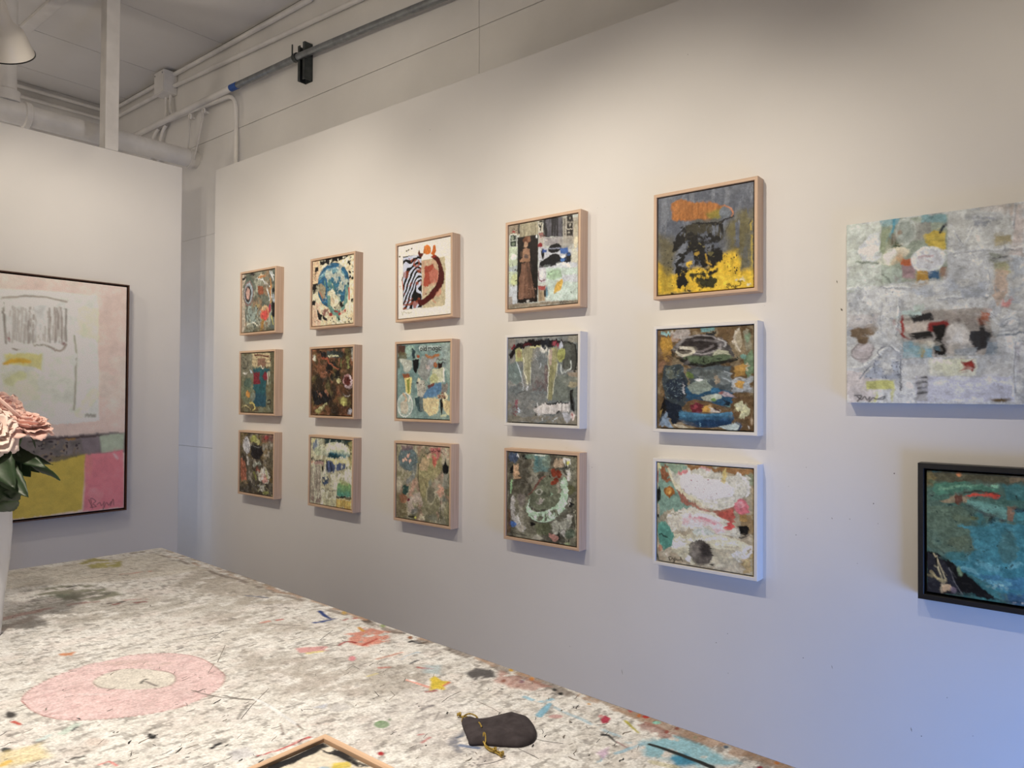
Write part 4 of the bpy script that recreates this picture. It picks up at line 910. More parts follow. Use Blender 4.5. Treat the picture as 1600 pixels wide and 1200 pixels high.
('s',[(.522,.334),(.669,.343),(.788,.296)],.0189,{'c':(215,205,190),'r':.0165,'d':.35}),
('s',[(.86,.049),(.963,.144),(.939,.259)],.0094,{'c':(222,214,205),'r':.0094,'d':.4}),
('s',[(.244,.094),(.322,.064)],.0189,{'c':(206,130,130),'r':.0094}),
('s',[(.475,.03),(.574,.047)],.0106,{'c':(200,140,140),'a':.7,'r':.0071}),
('k',(.282,.128,.765,.275),{'c':(150,60,80),'n':10,'s':(.0035,.0071)}),
('p',[(.694,.143),(.708,.026),(.732,.001),(.743,.07),(.73,.163)],{'c':(196,172,102),'r':.0071}),
('e',(.138,.289,.062,.0515),{'c':(150,92,28),'r':.0047}),
('e',(.129,.284,.0375,.032),{'c':(190,132,48),'r':.0071,'f':.0071}),
('e',(.136,.298,.0125,.015),{'c':(225,170,80)}),
('e',(.892,.363,.0715,.0705),{'c':(200,110,116),'r':.0071,'f':.0094}),
('e',(.886,.343,.0395,.034),{'c':(216,150,150),'r':.0094,'f':.0118,'a':.7}),
('e',(.915,.397,.0345,.032),{'c':(190,100,106),'r':.0094,'a':.6}),
('p',[(.0,.273),(.021,.253),(.041,.294),(.033,.382),(.006,.422),(-.004,.373)],{'c':(18,17,18),'r':.0047}),
('s',[(.004,.534),(.018,.557),(.022,.532)],.0071,{'c':(18,17,18)}),
('p',[(.093,.561),(.161,.479),(.37,.433),(.619,.453),(.786,.526),(.82,.636),(.666,.645),(.368,.625),(.145,.702)],{'c':(206,194,172),'r':.0142}),
('p',[(.279,.515),(.471,.481),(.667,.517),(.738,.624),(.666,.657),(.569,.576),(.368,.601),(.291,.61)],{'c':(222,186,182),'r':.0094,'h':.7}),
('s',[(.304,.56),(.445,.508),(.594,.549),(.69,.607)],[.0106,.0142,.0142,.0094],{'c':(206,140,144),'r':.0059,'d':.25,'sx':10,'sy':26}),
('s',[(.292,.519),(.521,.481),(.667,.517)],.0142,{'c':(232,222,214),'r':.0083,'d':.3,'sx':12,'sy':26}),
('s',[(.113,.546),(.24,.483),(.369,.481)],.0083,{'c':(228,214,190),'r':.0071}),
('s',[(.147,.518),(.279,.491)],.0059,{'c':(160,148,126),'r':.0059,'d':.3}),
('p',[(.714,.581),(.786,.503),(.827,.544),(.785,.595),(.738,.601)],{'c':(200,82,76),'r':.0106}),
('s',[(.342,.616),(.47,.6),(.519,.617)],.0083,{'c':(236,226,215),'r':.0047}),
('p',[(.368,.637),(.519,.606),(.642,.66),(.617,.722),(.418,.714)],{'c':(190,190,176),'r':.0165}),
('p',[(.158,.724),(.469,.671),(.808,.661),(.969,.729),(.945,.823),(.735,.948),(.365,.973),(.17,.869)],{'c':(204,192,160),'r':.0189,'v':.22,'vx':6,'vy':40}),
('s',[(.211,.766),(.494,.715),(.737,.694)],.0142,{'c':(222,214,190),'r':.0118,'d':.3,'sx':5,'sy':40}),
('s',[(.171,.82),(.341,.808)],.0307,{'c':(226,220,208),'r':.0142,'d':.3}),
('s',[(.616,.839),(.854,.78)],.0354,{'c':(180,165,138),'r':.0212,'a':.7,'d':.25,'sx':5,'sy':30}),
('p',[(.542,.885),(.853,.837),(.852,.952),(.541,1.003)],{'c':(186,172,146),'a':.7,'r':.0307}),
('p',[(.017,.607),(.092,.585),(.146,.653),(.198,.743),(.157,.835),(.076,.896),(.036,.827),(.007,.72)],{'c':(84,142,124),'r':.0094}),
('s',[(.03,.729),(.118,.744)],.0059,{'c':(30,50,44)}),
('e',(.036,.864,.0275,.0325),{'c':(190,130,100),'r':.0118,'a':.8}),
('p',[(.844,.553),(.948,.535),(.961,.595),(.935,.638),(.878,.617)],{'c':(18,17,18),'r':.0071}),
('s',[(.832,.578),(.843,.645),(.912,.652),(.947,.619)],.0047,{'c':(50,44,40)}),
('e',(.838,.623,.0415,.0455),{'c':(205,196,176),'r':.0118,'a':.7}),
('e',(.473,.854,.12,.1215),{'c':(104,94,84),'r':.0071,'f':.0094}),
('e',(.53,.828,.0645,.073),{'c':(52,46,44),'r':.0165,'f':.0236,'a':.85}),
('e',(.417,.845,.0505,.072),{'c':(150,138,124),'r':.0165,'f':.0212,'a':.6}),
('e',(.473,.86,.12,.121),{'c':(60,54,50),'o':.0035,'r':.0071,'a':.7}),
('e',(.59,.948,.017,.0095),{'c':(18,17,18)}),
('s',[(.818,.843),(.842,.805),(.899,.819),(.91,.862)],.0142,{'c':(222,216,205),'r':.0094}),
('s',[(.9,.785),(.969,.729),(.985,.761),(.934,.836)],.0118,{'c':(218,210,198),'r':.0083,'d':.2}),
('e',(.876,.845,.046,.0455),{'c':(205,196,180),'r':.0165,'d':.3}),
('p',[(.899,.853),(1.001,.837),(1.0,.994),(.898,1.012)],{'c':(176,146,92),'r':.0283,'a':.8}),
('s',[(.922,.906),(.968,.842),(.991,.805)],.0094,{'c':(190,165,110),'r':.0071}),
('e',(.339,.941,.0235,.0315),{'c':(222,212,205),'r':.0083}),
('s',[(.129,.955),(.145,.986),(.136,.948),(.156,.947)],.0035,{'c':(30,26,24),'r':.0}),
('s',[(.156,.975),(.172,.955),(.185,.971),(.199,.951),(.185,1.001),(.209,.961),(.222,.969),(.262,.959),(.259,.935),(.281,.972)],.0031,{'c':(30,26,24),'r':.0}),
('s',[(.008,.931),(.014,.992)],.0047,{'c':(40,60,50)}),
('e',(.103,.929,.0135,.0175),{'c':(225,205,185)}),
]},
'big':{'base':(206,203,194),'wall':(218,209,198),'ops':[
('w',{'c':(186,186,182),'t':.52,'a':.8,'sx':8,'sy':8}),
('w',{'c':(222,220,214),'t':.58,'a':.8,'sx':14,'sy':9}),
('w',{'c':(160,162,165),'t':.7,'a':.5,'sx':22,'sy':22}),
('p',[(.0,-.006),(.18,.02),(.178,.375),(-.002,.36)],{'c':(200,206,186),'a':.6,'r':.0214}),
('e',(.133,.147,.0615,.0785),{'c':(226,226,224),'r':.0235}),
('p',[(.001,.844),(.171,.845),(.17,.997),(.0,1.0)],{'c':(212,196,186),'a':.7,'r':.0257}),
('p',[(.482,-.001),(.777,.044),(.777,.244),(.482,.21)],{'c':(204,202,192),'r':.015,'a':.7}),
('p',[(.76,.011),(.817,.02),(.817,.259),(.76,.252)],{'c':(205,188,176),'r':.0171,'a':.8}),
('p',[(.625,-.02),(.817,.01),(.817,.06),(.625,.031)],{'c':(196,180,165),'r':.0107,'a':.6}),
('p',[(.18,-.003),(.487,.016),(.489,.316),(.468,.346),(.223,.346),(.178,.347)],{'c':(160,168,148),'r':.0043}),
('p',[(.18,-.003),(.265,.004),(.264,.032),(.185,.043)],{'c':(128,172,180),'r':.0107}),
('p',[(.18,.042),(.225,.048),(.224,.18),(.179,.175)],{'c':(140,150,110),'r':.0107}),
('p',[(.371,-.002),(.487,.016),(.487,.063),(.371,.047)],{'c':(130,165,165),'r':.0096}),
('p',[(.332,.03),(.408,.041),(.408,.148),(.332,.139)],{'c':(165,160,150),'r':.0128,'a':.8}),
('s',[(.229,-.001),(.233,.104)],.0053,{'c':(70,150,170)}),
('p',[(.225,.081),(.244,.084),(.244,.139),(.224,.136)],{'c':(110,90,62),'r':.0086}),
('e',(.264,.146,.0215,.0155),{'c':(70,82,50),'r':.0075}),
('e',(.294,.079,.045,.0675),{'c':(166,172,160),'r':.0043}),
('e',(.294,.079,.045,.0675),{'c':(200,202,190),'o':.0043,'r':.0043}),
('e',(.269,.087,.012,.013),{'c':(150,130,110),'r':.0043}),
('p',[(.38,.112),(.427,.092),(.477,.114),(.486,.211),(.445,.195),(.389,.162)],{'c':(206,178,56),'r':.0086}),
('s',[(.427,.14),(.464,.144)],.0053,{'c':(180,150,50)}),
('s',[(.454,.106),(.468,.076),(.482,.071)],.0064,{'c':(44,54,66),'r':.0043}),
('p',[(.273,.235),(.346,.243),(.346,.335),(.273,.328)],{'c':(170,140,140),'r':.0075}),
('p',[(.278,.225),(.332,.225),(.336,.258),(.278,.258)],{'c':(190,100,50),'r':.0075}),
('p',[(.346,.27),(.403,.276),(.403,.351),(.346,.346)],{'c':(196,150,50),'r':.0043}),
('p',[(.403,.297),(.454,.302),(.454,.345),(.403,.34)],{'c':(52,94,124),'r':.0043}),
('p',[(.454,.286),(.486,.29),(.486,.337),(.454,.334)],{'c':(150,120,100),'r':.0064}),
('e',(.398,.238,.0735,.058),{'c':(208,206,206),'r':.0043,'h':.6}),
('e',(.398,.238,.0735,.058),{'c':(230,230,230),'o':.0064,'r':.0043}),
('s',[(.36,.228),(.426,.225)],.0053,{'c':(190,165,165),'r':.0043,'d':.3}),
('s',[(.351,.243),(.426,.257)],.0043,{'c':(190,180,175),'d':.3}),
('e',(.219,.207,.036,.044),{'c':(226,216,186),'r':.0086,'h':.8}),
('e',(.264,.185,.0475,.0285),{'c':(228,214,184),'r':.0096,'h':.8}),
('e',(.264,.218,.0175,.022),{'c':(205,150,90),'r':.0075,'a':.7}),
('e',(.224,.186,.026,.0245),{'c':(240,236,222),'r':.0075,'h':.8}),
('e',(.209,.234,.018,.0155),{'c':(236,228,205),'r':.0053}),
('p',[(.179,.264),(.278,.274),(.278,.356),(.178,.347)],{'c':(176,186,170),'r':.0128,'a':.8}),
('s',[(.183,.303),(.209,.322),(.223,.351)],[.0053,.0053,.0032],{'c':(40,50,44),'r':.0032}),
('p',[(.18,-.003),(.227,.004),(.225,.352),(.178,.347)],{'c':(200,205,180),'a':.25,'r':.0043}),
('s',[(.05,.211),(.164,.234)],.0043,{'c':(130,140,120),'r':.0053,'d':.3}),
('p',[(.277,.51),(.659,.513),(.676,.581),(.68,.642),(.71,.685),(.705,.751),(.443,.755),(.283,.76)],{'c':(172,162,150),'r':.0043}),
('p',[(.282,.537),(.425,.546),(.425,.632),(.282,.625)],{'c':(190,176,160),'r':.0075}),
('p',[(.306,.522),(.416,.524),(.435,.562),(.33,.573)],{'c':(48,46,48),'r':.0064}),
('p',[(.311,.621),(.416,.62),(.425,.658),(.315,.665)],{'c':(44,42,42),'r':.0064}),
('p',[(.277,.526),(.29,.527),(.289,.648),(.277,.647)],{'c':(165,55,50),'r':.0075}),
('p',[(.402,.577),(.481,.565),(.485,.597),(.444,.622),(.402,.609)],{'c':(140,40,38),'r':.0107}),
('p',[(.421,.588),(.476,.586),(.473,.676),(.485,.751),(.439,.752),(.425,.696),(.444,.654)],{'c':(24,22,24),'r':.0096}),
('p',[(.281,.669),(.425,.674),(.425,.76),(.281,.757)],{'c':(130,170,180),'r':.0096}),
('p',[(.291,.703),(.397,.706),(.396,.762),(.291,.76)],{'c':(150,176,172),'r':.0128,'a':.7}),
('e',(.397,.684,.0325,.0215),{'c':(222,212,190),'r':.0086}),
('e',(.354,.677,.025,.013),{'c':(186,160,130),'r':.0075}),
('s',[(.38,.705),(.378,.749)],.0086,{'c':(186,165,100)}),
('p',[(.277,.504),(.369,.51),(.369,.532),(.277,.526)],{'c':(180,196,186),'r':.0064}),
('p',[(.336,.475),(.383,.479),(.383,.516),(.335,.513)],{'c':(180,192,176),'r':.0053}),
('e',(.54,.652,.056,.0735),{'c':(202,194,182),'r':.0107,'h':.5}),
('e',(.544,.658,.023,.0355),{'c':(222,216,206),'r':.0096}),
('e',(.517,.709,.027,.0315),{'c':(190,180,165),'r':.0107,'a':.8}),
('p',[(.597,.639),(.641,.63),(.684,.663),(.658,.714),(.615,.733),(.584,.685)],{'c':(58,58,62),'r':.0128}),
('s',[(.628,.557),(.637,.62),(.641,.703)],[.0053,.0107,.0128],{'c':(50,48,50),'r':.0086}),
('p',[(.663,.683),(.705,.679),(.705,.746),(.65,.753)],{'c':(140,150,156),'r':.0075}),
('p',[(.526,.715),(.624,.718),(.624,.754),(.526,.752)],{'c':(152,158,160),'r':.0096,'a':.8}),
('p',[(.637,.527),(.671,.539),(.674,.581),(.641,.568)],{'c':(190,110,75),'r':.0086}),
('e',(.54,.573,.0125,.0105),{'c':(18,17,18),'r':.0053}),
('p',[(.481,.528),(.624,.536),(.624,.588),(.481,.581)],{'c':(165,152,140),'a':.6,'r':.0107}),
('p',[(.406,.765),(.615,.77),(.615,.853),(.406,.852)],{'c':(222,218,196),'r':.0075}),
('e',(.517,.805,.0815,.036),{'c':(216,214,170),'r':.0128,'a':.5}),
('p',[(.553,.784),(.571,.79),(.606,.777),(.608,.806),(.597,.837),(.575,.821),(.545,.826),(.562,.807)],{'c':(150,44,36),'r':.0075,'rs':14}),
('p',[(.349,.857),(.768,.859),(.768,.986),(.348,.994)],{'c':(206,204,210),'r':.0064,'v':.18,'vx':6,'vy':40}),
('p',[(.349,.852),(.401,.852),(.4,.987),(.348,.988)],{'c':(176,172,168),'r':.0053,'v':.3}),
('s',[(.353,.862),(.394,.859)],.0043,{'c':(70,70,74),'r':.0032,'d':.3}),
('s',[(.353,.89),(.394,.886)],.0043,{'c':(70,70,74),'r':.0032,'d':.3}),
('s',[(.353,.917),(.394,.914)],.0043,{'c':(70,70,74),'r':.0032,'d':.3}),
('s',[(.353,.944),(.394,.941)],.0043,{'c':(70,70,74),'r':.0032,'d':.3}),
('e',(.711,.98,.038,.0095),{'c':(120,98,60),'r':.0053}),
('e',(.089,.719,.0545,.0545),{'c':(188,176,170),'r':.0107}),
('e',(.087,.708,.0545,.05),{'c':(120,112,110),'o':.0032,'r':.0086,'a':.7,'d':.3}),
('e',(.058,.604,.038,.0295),{'c':(126,104,78),'r':.0053}),
('e',(.121,.598,.0355,.0315),{'c':(130,108,82),'r':.0053}),
('e',(.089,.646,.029,.0275),{'c':(120,98,72),'r':.0053}),
('p',[(.005,.499),(.172,.509),(.172,.576),(.005,.568)],{'c':(186,176,170),'a':.6,'r':.0193}),
('s',[(.001,.804),(.078,.799),(.151,.749),(.212,.695),(.261,.724)],.0064,{'c':(216,214,206),'r':.0043,'h':.8}),
('s',[(.072,.867),(.109,.811),(.161,.777),(.171,.71),(.222,.695),(.266,.746),(.276,.846)],.0032,{'c':(120,124,134),'r':.0053,'d':.25}),
('p',[(.077,.867),(.171,.766),(.271,.779),(.276,.868)],{'c':(176,180,186),'r':.0086,'d':.35}),
('k',(.078,.765,.271,.868),{'c':(130,132,142),'n':26,'s':(.0032,.0075)}),
('s',[(.179,.465),(.18,.621)],.0032,{'c':(150,152,155),'d':.3}),
('p',[(.103,.884),(.241,.879),(.247,.929),(.108,.93)],{'c':(206,202,118),'r':.0075}),
('s',[(.152,.929),(.151,.98)],.0064,{'c':(212,208,140)}),
('s',[(.229,.929),(.23,.99)],.0053,{'c':(212,208,140)}),
('s',[(.277,.824),(.276,.929)],.0032,{'c':(70,72,80)}),
('s',[(.043,.959),(.077,.961),(.056,.991)],.0026,{'c':(50,48,52),'r':.0}),
('s',[(.056,.965),(.077,.981),(.093,.964),(.106,.983),(.119,.967),(.116,.992),(.134,.971),(.155,.978),(.192,.963),(.185,.977),(.155,.978)],.0024,{'c':(50,48,52),'r':.0}),
('p',[(.607,.07),(.727,.067),(.731,.092),(.659,.103),(.603,.09)],{'c':(132,136,146),'r':.0107,'a':.75,'d':.2}),
('s',[(.572,.044),(.718,.075)],.0064,{'c':(160,162,166),'r':.0053,'d':.3}),
('p',[(.693,.153),(.764,.162),(.764,.212),(.693,.204)],{'c':(176,158,108),'r':.0096,'a':.85}),
('p',[(.693,.275),(.752,.282),(.752,.342),(.693,.336)],{'c':(190,184,130),'r':.015,'a':.8}),
('p',[(.684,.315),(.743,.341),(.752,.443),(.693,.52),(.676,.478)],{'c':(205,176,150),'r':.0171,'a':.8}),
('e',(.735,.497,.03,.0345),{'c':(214,150,142),'r':.015,'d':.3}),
('e',(.684,.264,.034,.029),{'c':(150,152,140),'r':.015,'d':.3}),
('s',[(.663,.251),(.684,.264),(.752,.261)],.0043,{'c':(70,72,70),'r':.0064,'d':.3}),
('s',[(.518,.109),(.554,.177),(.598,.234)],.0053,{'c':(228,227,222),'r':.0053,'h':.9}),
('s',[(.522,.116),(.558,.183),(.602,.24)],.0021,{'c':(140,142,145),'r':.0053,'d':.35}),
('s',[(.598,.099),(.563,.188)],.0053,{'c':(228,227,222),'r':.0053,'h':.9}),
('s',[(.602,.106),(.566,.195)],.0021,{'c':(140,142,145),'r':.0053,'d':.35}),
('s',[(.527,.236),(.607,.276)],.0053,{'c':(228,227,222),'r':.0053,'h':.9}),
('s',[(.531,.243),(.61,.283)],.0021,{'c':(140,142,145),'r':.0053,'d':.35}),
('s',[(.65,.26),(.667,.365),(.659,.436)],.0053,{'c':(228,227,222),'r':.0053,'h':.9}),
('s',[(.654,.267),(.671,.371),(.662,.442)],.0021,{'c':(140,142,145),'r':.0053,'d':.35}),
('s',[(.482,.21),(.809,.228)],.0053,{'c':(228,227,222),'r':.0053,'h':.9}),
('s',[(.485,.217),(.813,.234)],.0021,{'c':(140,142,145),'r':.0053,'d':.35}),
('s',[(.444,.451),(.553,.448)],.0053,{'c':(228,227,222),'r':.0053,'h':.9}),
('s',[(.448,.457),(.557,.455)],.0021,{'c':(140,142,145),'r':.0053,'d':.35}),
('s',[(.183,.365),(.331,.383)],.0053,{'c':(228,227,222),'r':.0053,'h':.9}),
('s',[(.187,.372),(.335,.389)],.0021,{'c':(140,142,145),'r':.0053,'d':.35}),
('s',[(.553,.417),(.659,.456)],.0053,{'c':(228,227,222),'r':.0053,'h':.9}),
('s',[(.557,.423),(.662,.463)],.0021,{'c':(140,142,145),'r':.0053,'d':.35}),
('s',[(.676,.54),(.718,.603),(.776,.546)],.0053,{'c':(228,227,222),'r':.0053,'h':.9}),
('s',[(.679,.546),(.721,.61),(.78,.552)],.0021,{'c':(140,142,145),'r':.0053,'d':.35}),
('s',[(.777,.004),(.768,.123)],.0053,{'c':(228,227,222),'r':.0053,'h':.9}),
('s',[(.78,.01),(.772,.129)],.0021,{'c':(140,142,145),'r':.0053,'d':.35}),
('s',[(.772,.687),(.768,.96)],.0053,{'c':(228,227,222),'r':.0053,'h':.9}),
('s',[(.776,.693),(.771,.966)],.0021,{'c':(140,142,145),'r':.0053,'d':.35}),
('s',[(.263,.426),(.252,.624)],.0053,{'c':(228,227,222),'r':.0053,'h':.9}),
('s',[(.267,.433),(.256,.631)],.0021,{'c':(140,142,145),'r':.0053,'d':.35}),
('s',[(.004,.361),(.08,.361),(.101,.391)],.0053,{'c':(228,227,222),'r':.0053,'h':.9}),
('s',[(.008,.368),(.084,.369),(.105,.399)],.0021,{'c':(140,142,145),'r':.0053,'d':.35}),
('p',[(.482,.104),(.659,.128),(.659,.456),(.481,.443)],{'c':(190,190,188),'r':.0214,'d':.5,'a':.7}),
('p',[(.233,.336),(.659,.374),(.659,.456),(.233,.424)],{'c':(170,176,184),'r':.0193,'d':.5,'a':.6}),
('p',[(.76,.262),(.817,.269),(.817,.508),(.76,.504)],{'c':(176,182,186),'r':.0214,'d':.4,'a':.7}),
('e',(.76,.605,.0335,.0305),{'c':(160,166,170),'o':.0053,'r':.0086,'a':.7}),
('k',(.006,.361,.272,.625),{'c':(165,166,172),'n':50,'s':(.0032,.0086),'a':.7}),
('k',(.482,.062,.776,.505),{'c':(165,166,168),'n':70,'s':(.0032,.0086),'a':.6}),
('s',[(.71,.654),(.809,.648)],.0053,{'c':(130,140,150),'d':.3,'r':.0053}),
('p',[(.776,.687),(.817,.688),(.817,.849),(.776,.849)],{'c':(165,160,165),'d':.45,'r':.015,'a':.8}),
]},
'teal':{'base':(64,98,96),'wall':(176,178,200),'ops':[
('w',{'c':(84,106,98),'t':.52,'a':.8,'sx':4,'sy':4}),
('w',{'c':(52,110,118),'t':.58,'a':.8,'sx':5,'sy':5}),
('p',[(.0,-.004),(1.005,-.059),(1.006,.036),(-.001,.103)],{'c':(84,82,66),'r':.0245,'f':.0172}),
('e',(.016,.077,.046,.0875),{'c':(104,92,56),'r':.0245,'a':.8}),
('e',(.231,.014,.0175,.017),{'c':(190,122,66),'r':.0086}),
('p',[(.569,.006),(.67,.0),(.67,.047),(.569,.053)],{'c':(128,112,92),'r':.0147,'a':.7}),
('p',[(.05,.112),(.274,.085),(.507,.093),(.497,.129),(.251,.159),(.072,.21)],{'c':(70,118,104),'r':.0221}),
('s',[(.073,.148),(.306,.101),(.487,.1)],.0098,{'c':(105,150,130),'r':.0098,'d':.3}),
('p',[(.026,.251),(.061,.199),(.273,.182),(.507,.212),(1.006,.092),(1.007,.227),(.38,.283),(.14,.255)],{'c':(66,102,94),'r':.0245,'a':.8}),
('p',[(.083,.247),(.207,.187),(.306,.204),(.273,.243),(.117,.25)],{'c':(146,124,100),'r':.011,'a':.8}),
('s',[(.262,.171),(.36,.145),(.507,.152)],[.0061,.011,.0074],{'c':(56,64,58),'r':.0074}),
('p',[(.268,.195),(.306,.17),(.381,.168),(.434,.155),(.507,.158),(.497,.186),(.402,.184),(.295,.199)],{'c':(186,64,38),'r':.0074}),
('p',[(.202,.188),(.262,.183),(.267,.244),(.229,.272),(.201,.249)],{'c':(96,62,50),'r':.011}),
('p',[(.284,.218),(.423,.219),(.548,.268),(.548,.351),(.423,.303),(.294,.266)],{'c':(96,140,136),'r':.0123}),
('s',[(.283,.267),(.402,.317),(.548,.363)],[.0061,.0086,.0049],{'c':(54,60,66),'r':.0074}),
('e',(.244,.375,.061,.032),{'c':(96,96,56),'r':.0147,'a':.85}),
('e',(.305,.351,.0155,.0195),{'c':(50,66,60)}),
('e',(.337,.366,.039,.017),{'c':(100,104,60),'r':.0086,'a':.7}),
('p',[(.553,.25),(.61,.251),(.584,.36),(.548,.357)],{'c':(124,98,80),'r':.0098}),
('s',[(.61,.268),(1.007,.236)],.011,{'c':(40,50,62),'r':.0061}),
('p',[(.609,.286),(.67,.281),(.67,.339),(.609,.345)],{'c':(64,130,142),'r':.0123}),
('k',(.423,.352,.475,.395),{'c':(34,34,34),'n':6,'s':(.0074,.0147)}),
('e',(.173,.267,.016,.0085),{'c':(34,56,60)}),
('p',[(.014,.29),(.251,.282),(.337,.458),(.248,.666),(.022,.644)],{'c':(88,106,92),'r':.027,'a':.8}),
('e',(.248,.566,.0995,.0745),{'c':(92,102,82),'r':.0294,'a':.6}),
('p',[(.249,.442),(.569,.373),(1.008,.34),(1.011,.889),(.463,.907),(.302,.808),(.18,.725),(.379,.624)],{'c':(54,124,142),'r':.0294,'a':.85}),
('e',(.558,.554,.0415,.108),{'c':(76,108,104),'r':.0294,'a':.6}),
('s',[(.335,.704),(.463,.735),(.629,.688)],.027,{'c':(92,150,165),'r':.0221,'d':.35}),
('p',[(.356,.825),(1.01,.682),(1.01,.82),(.505,.888)],{'c':(60,112,146),'r':.0245,'a':.8}),
('s',[(.269,.763),(.421,.827),(.568,.83)],.0172,{'c':(100,156,170),'r':.0172,'d':.4}),
('s',[(.463,.895),(.516,.862),(.557,.88)],.0123,{'c':(130,160,158),'r':.0098,'d':.25}),
('p',[(.568,.914),(.964,.85),(.964,.943),(.567,1.012)],{'c':(50,90,130),'r':.0221,'a':.8}),
('k',(.027,.138,.67,.922),{'c':(40,62,62),'n':30,'s':(.0049,.011)}),
('p',[(.004,.672),(.067,.664),(.169,.726),(.269,.813),(.323,.867),(.463,.956),(.567,.987),(1.011,.923),(1.011,.947),(-.0,1.006)],{'c':(14,15,20),'r':.011}),
('p',[(.007,.678),(.079,.688),(.157,.778),(.202,.885),(.256,.984),(.006,.999)],{'c':(40,40,50),'r':.0061}),
('s',[(.169,.777),(.207,.885),(.259,.987)],.0025,{'c':(110,108,112)}),
('s',[(.067,.702),(.078,.79),(.117,.886)],.0061,{'c':(178,164,128),'r':.0037}),
('s',[(.05,.679),(.089,.763),(.128,.871),(.122,.923)],.0049,{'c':(170,156,124),'r':.0037}),
('s',[(.031,.835),(.077,.879),(.111,.899)],.011,{'c':(168,152,108),'r':.0061}),
('p',[(.099,.927),(.168,.91),(.184,.939),(.156,.969),(.116,.981)],{'c':(182,152,120),'r':.0074}),
('s',[(.078,.777),(.067,.715)],.0086,{'c':(18,17,18)}),
('e',(.19,.95,.0245,.0255),{'c':(110,96,110),'r':.0074,'a':.8}),
('s',[(.225,.781),(.241,.829)],.0123,{'c':(120,140,110),'r':.0098,'d':.3}),
('k',(.588,.978,.66,.984),{'c':(170,165,160),'n':4,'s':(.0049,.0086)}),
('s',[(.117,.898),(.105,.951),(.116,.981)],.0049,{'c':(180,160,130)}),
]},
'pink':{'base':(212,183,161),'wall':(200,187,170),'ops':[
('w',{'c':(216,187,164),'t':.55,'a':.4,'sx':3,'sy':3}),
('p',[(.159,.064),(.841,.05),(.856,.6),(.622,.613),(.155,.604)],{'c':(214,205,183),'r':.0034,'v':.08}),
('p',[(.202,.081),(.695,.078),(.711,.307),(.201,.315)],{'c':(217,207,188),'r':.0113,'a':.8}),
('p',[(.729,.104),(.838,.096),(.836,.256),(.737,.226)],{'c':(216,207,165),'r':.0136,'a':.7}),
('p',[(.372,.329),(.725,.317),(.728,.592),(.372,.586)],{'c':(206,198,170),'r':.0204,'a':.5}),
('w',{'c':(208,200,174),'t':.68,'a':.3,'sx':6,'sy':9}),
('p',[(.372,.393),(.543,.389),(.544,.522),(.372,.522)],{'c':(208,199,158),'a':.5,'r':.025}),
('s',[(.755,.569),(.837,.476)],.0227,{'c':(214,206,164),'a':.6,'r':.0113}),
('s',[(.384,.118),(.396,.286)],.0034,{'c':(130,112,95),'r':.0045,'d':.2}),
('s',[(.396,.281),(.444,.305),(.568,.284),(.645,.303),(.678,.274)],.004,{'c':(140,118,98),'r':.0045,'d':.2}),
('s',[(.372,.103),(.516,.081),(.682,.09)],.0034,{'c':(150,130,110),'r':.0045,'d':.3}),
('s',[(.685,.09),(.677,.185),(.681,.263)],.0034,{'c':(120,105,90),'r':.0045,'d':.3}),
('s',[(.401,.145),(.398,.272)],.0025,{'c':(172,156,138),'r':.0034,'d':.36}),
('s',[(.412,.151),(.409,.276)],.0025,{'c':(172,156,138),'r':.0034,'d':.36}),
('s',[(.423,.131),(.42,.28)],.0025,{'c':(172,156,138),'r':.0034,'d':.36}),
('s',[(.434,.136),(.43,.262)],.0025,{'c':(172,156,138),'r':.0034,'d':.36}),
('s',[(.445,.142),(.441,.266)],.0025,{'c':(172,156,138),'r':.0034,'d':.36}),
('s',[(.455,.148),(.452,.27)],.0025,{'c':(172,156,138),'r':.0034,'d':.36}),
('s',[(.466,.128),(.463,.273)],.0025,{'c':(172,156,138),'r':.0034,'d':.36}),
('s',[(.477,.133),(.474,.277)],.0025,{'c':(172,156,138),'r':.0034,'d':.36}),
('s',[(.488,.139),(.485,.26)],.0025,{'c':(172,156,138),'r':.0034,'d':.36}),
('s',[(.499,.145),(.496,.263)],.0025,{'c':(172,156,138),'r':.0034,'d':.36}),
('s',[(.51,.125),(.507,.267)],.0025,{'c':(172,156,138),'r':.0034,'d':.36}),
('s',[(.522,.13),(.519,.271)],.0025,{'c':(172,156,138),'r':.0034,'d':.36}),
('s',[(.533,.136),(.53,.275)],.0025,{'c':(172,156,138),'r':.0034,'d':.36}),
('s',[(.544,.142),(.541,.257)],.0025,{'c':(172,156,138),'r':.0034,'d':.36}),
('s',[(.555,.121),(.552,.261)],.0025,{'c':(172,156,138),'r':.0034,'d':.36}),
('s',[(.567,.127),(.564,.265)],.0025,{'c':(172,156,138),'r':.0034,'d':.36}),
('s',[(.578,.133),(.575,.269)],.0025,{'c':(172,156,138),'r':.0034,'d':.36}),
('s',[(.589,.139),(.587,.272)],.0025,{'c':(172,156,138),'r':.0034,'d':.36}),
('s',[(.601,.118),(.598,.254)],.0025,{'c':(172,156,138),'r':.0034,'d':.36}),
('s',[(.612,.124),(.61,.258)],.0025,{'c':(172,156,138),'r':.0034,'d':.36}),
('s',[(.624,.13),(.621,.262)],.0025,{'c':(172,156,138),'r':.0034,'d':.36}),
('s',[(.636,.136),(.633,.266)],.0025,{'c':(172,156,138),'r':.0034,'d':.36}),
('s',[(.647,.115),(.645,.27)],.0025,{'c':(172,156,138),'r':.0034,'d':.36}),
('s',[(.659,.121),(.656,.252)],.0025,{'c':(172,156,138),'r':.0034,'d':.36}),
('s',[(.671,.127),(.668,.256)],.0025,{'c':(172,156,138),'r':.0034,'d':.36}),
('s',[(.494,.131),(.493,.277)],.0027,{'c':(146,128,112),'r':.0034,'d':.32}),
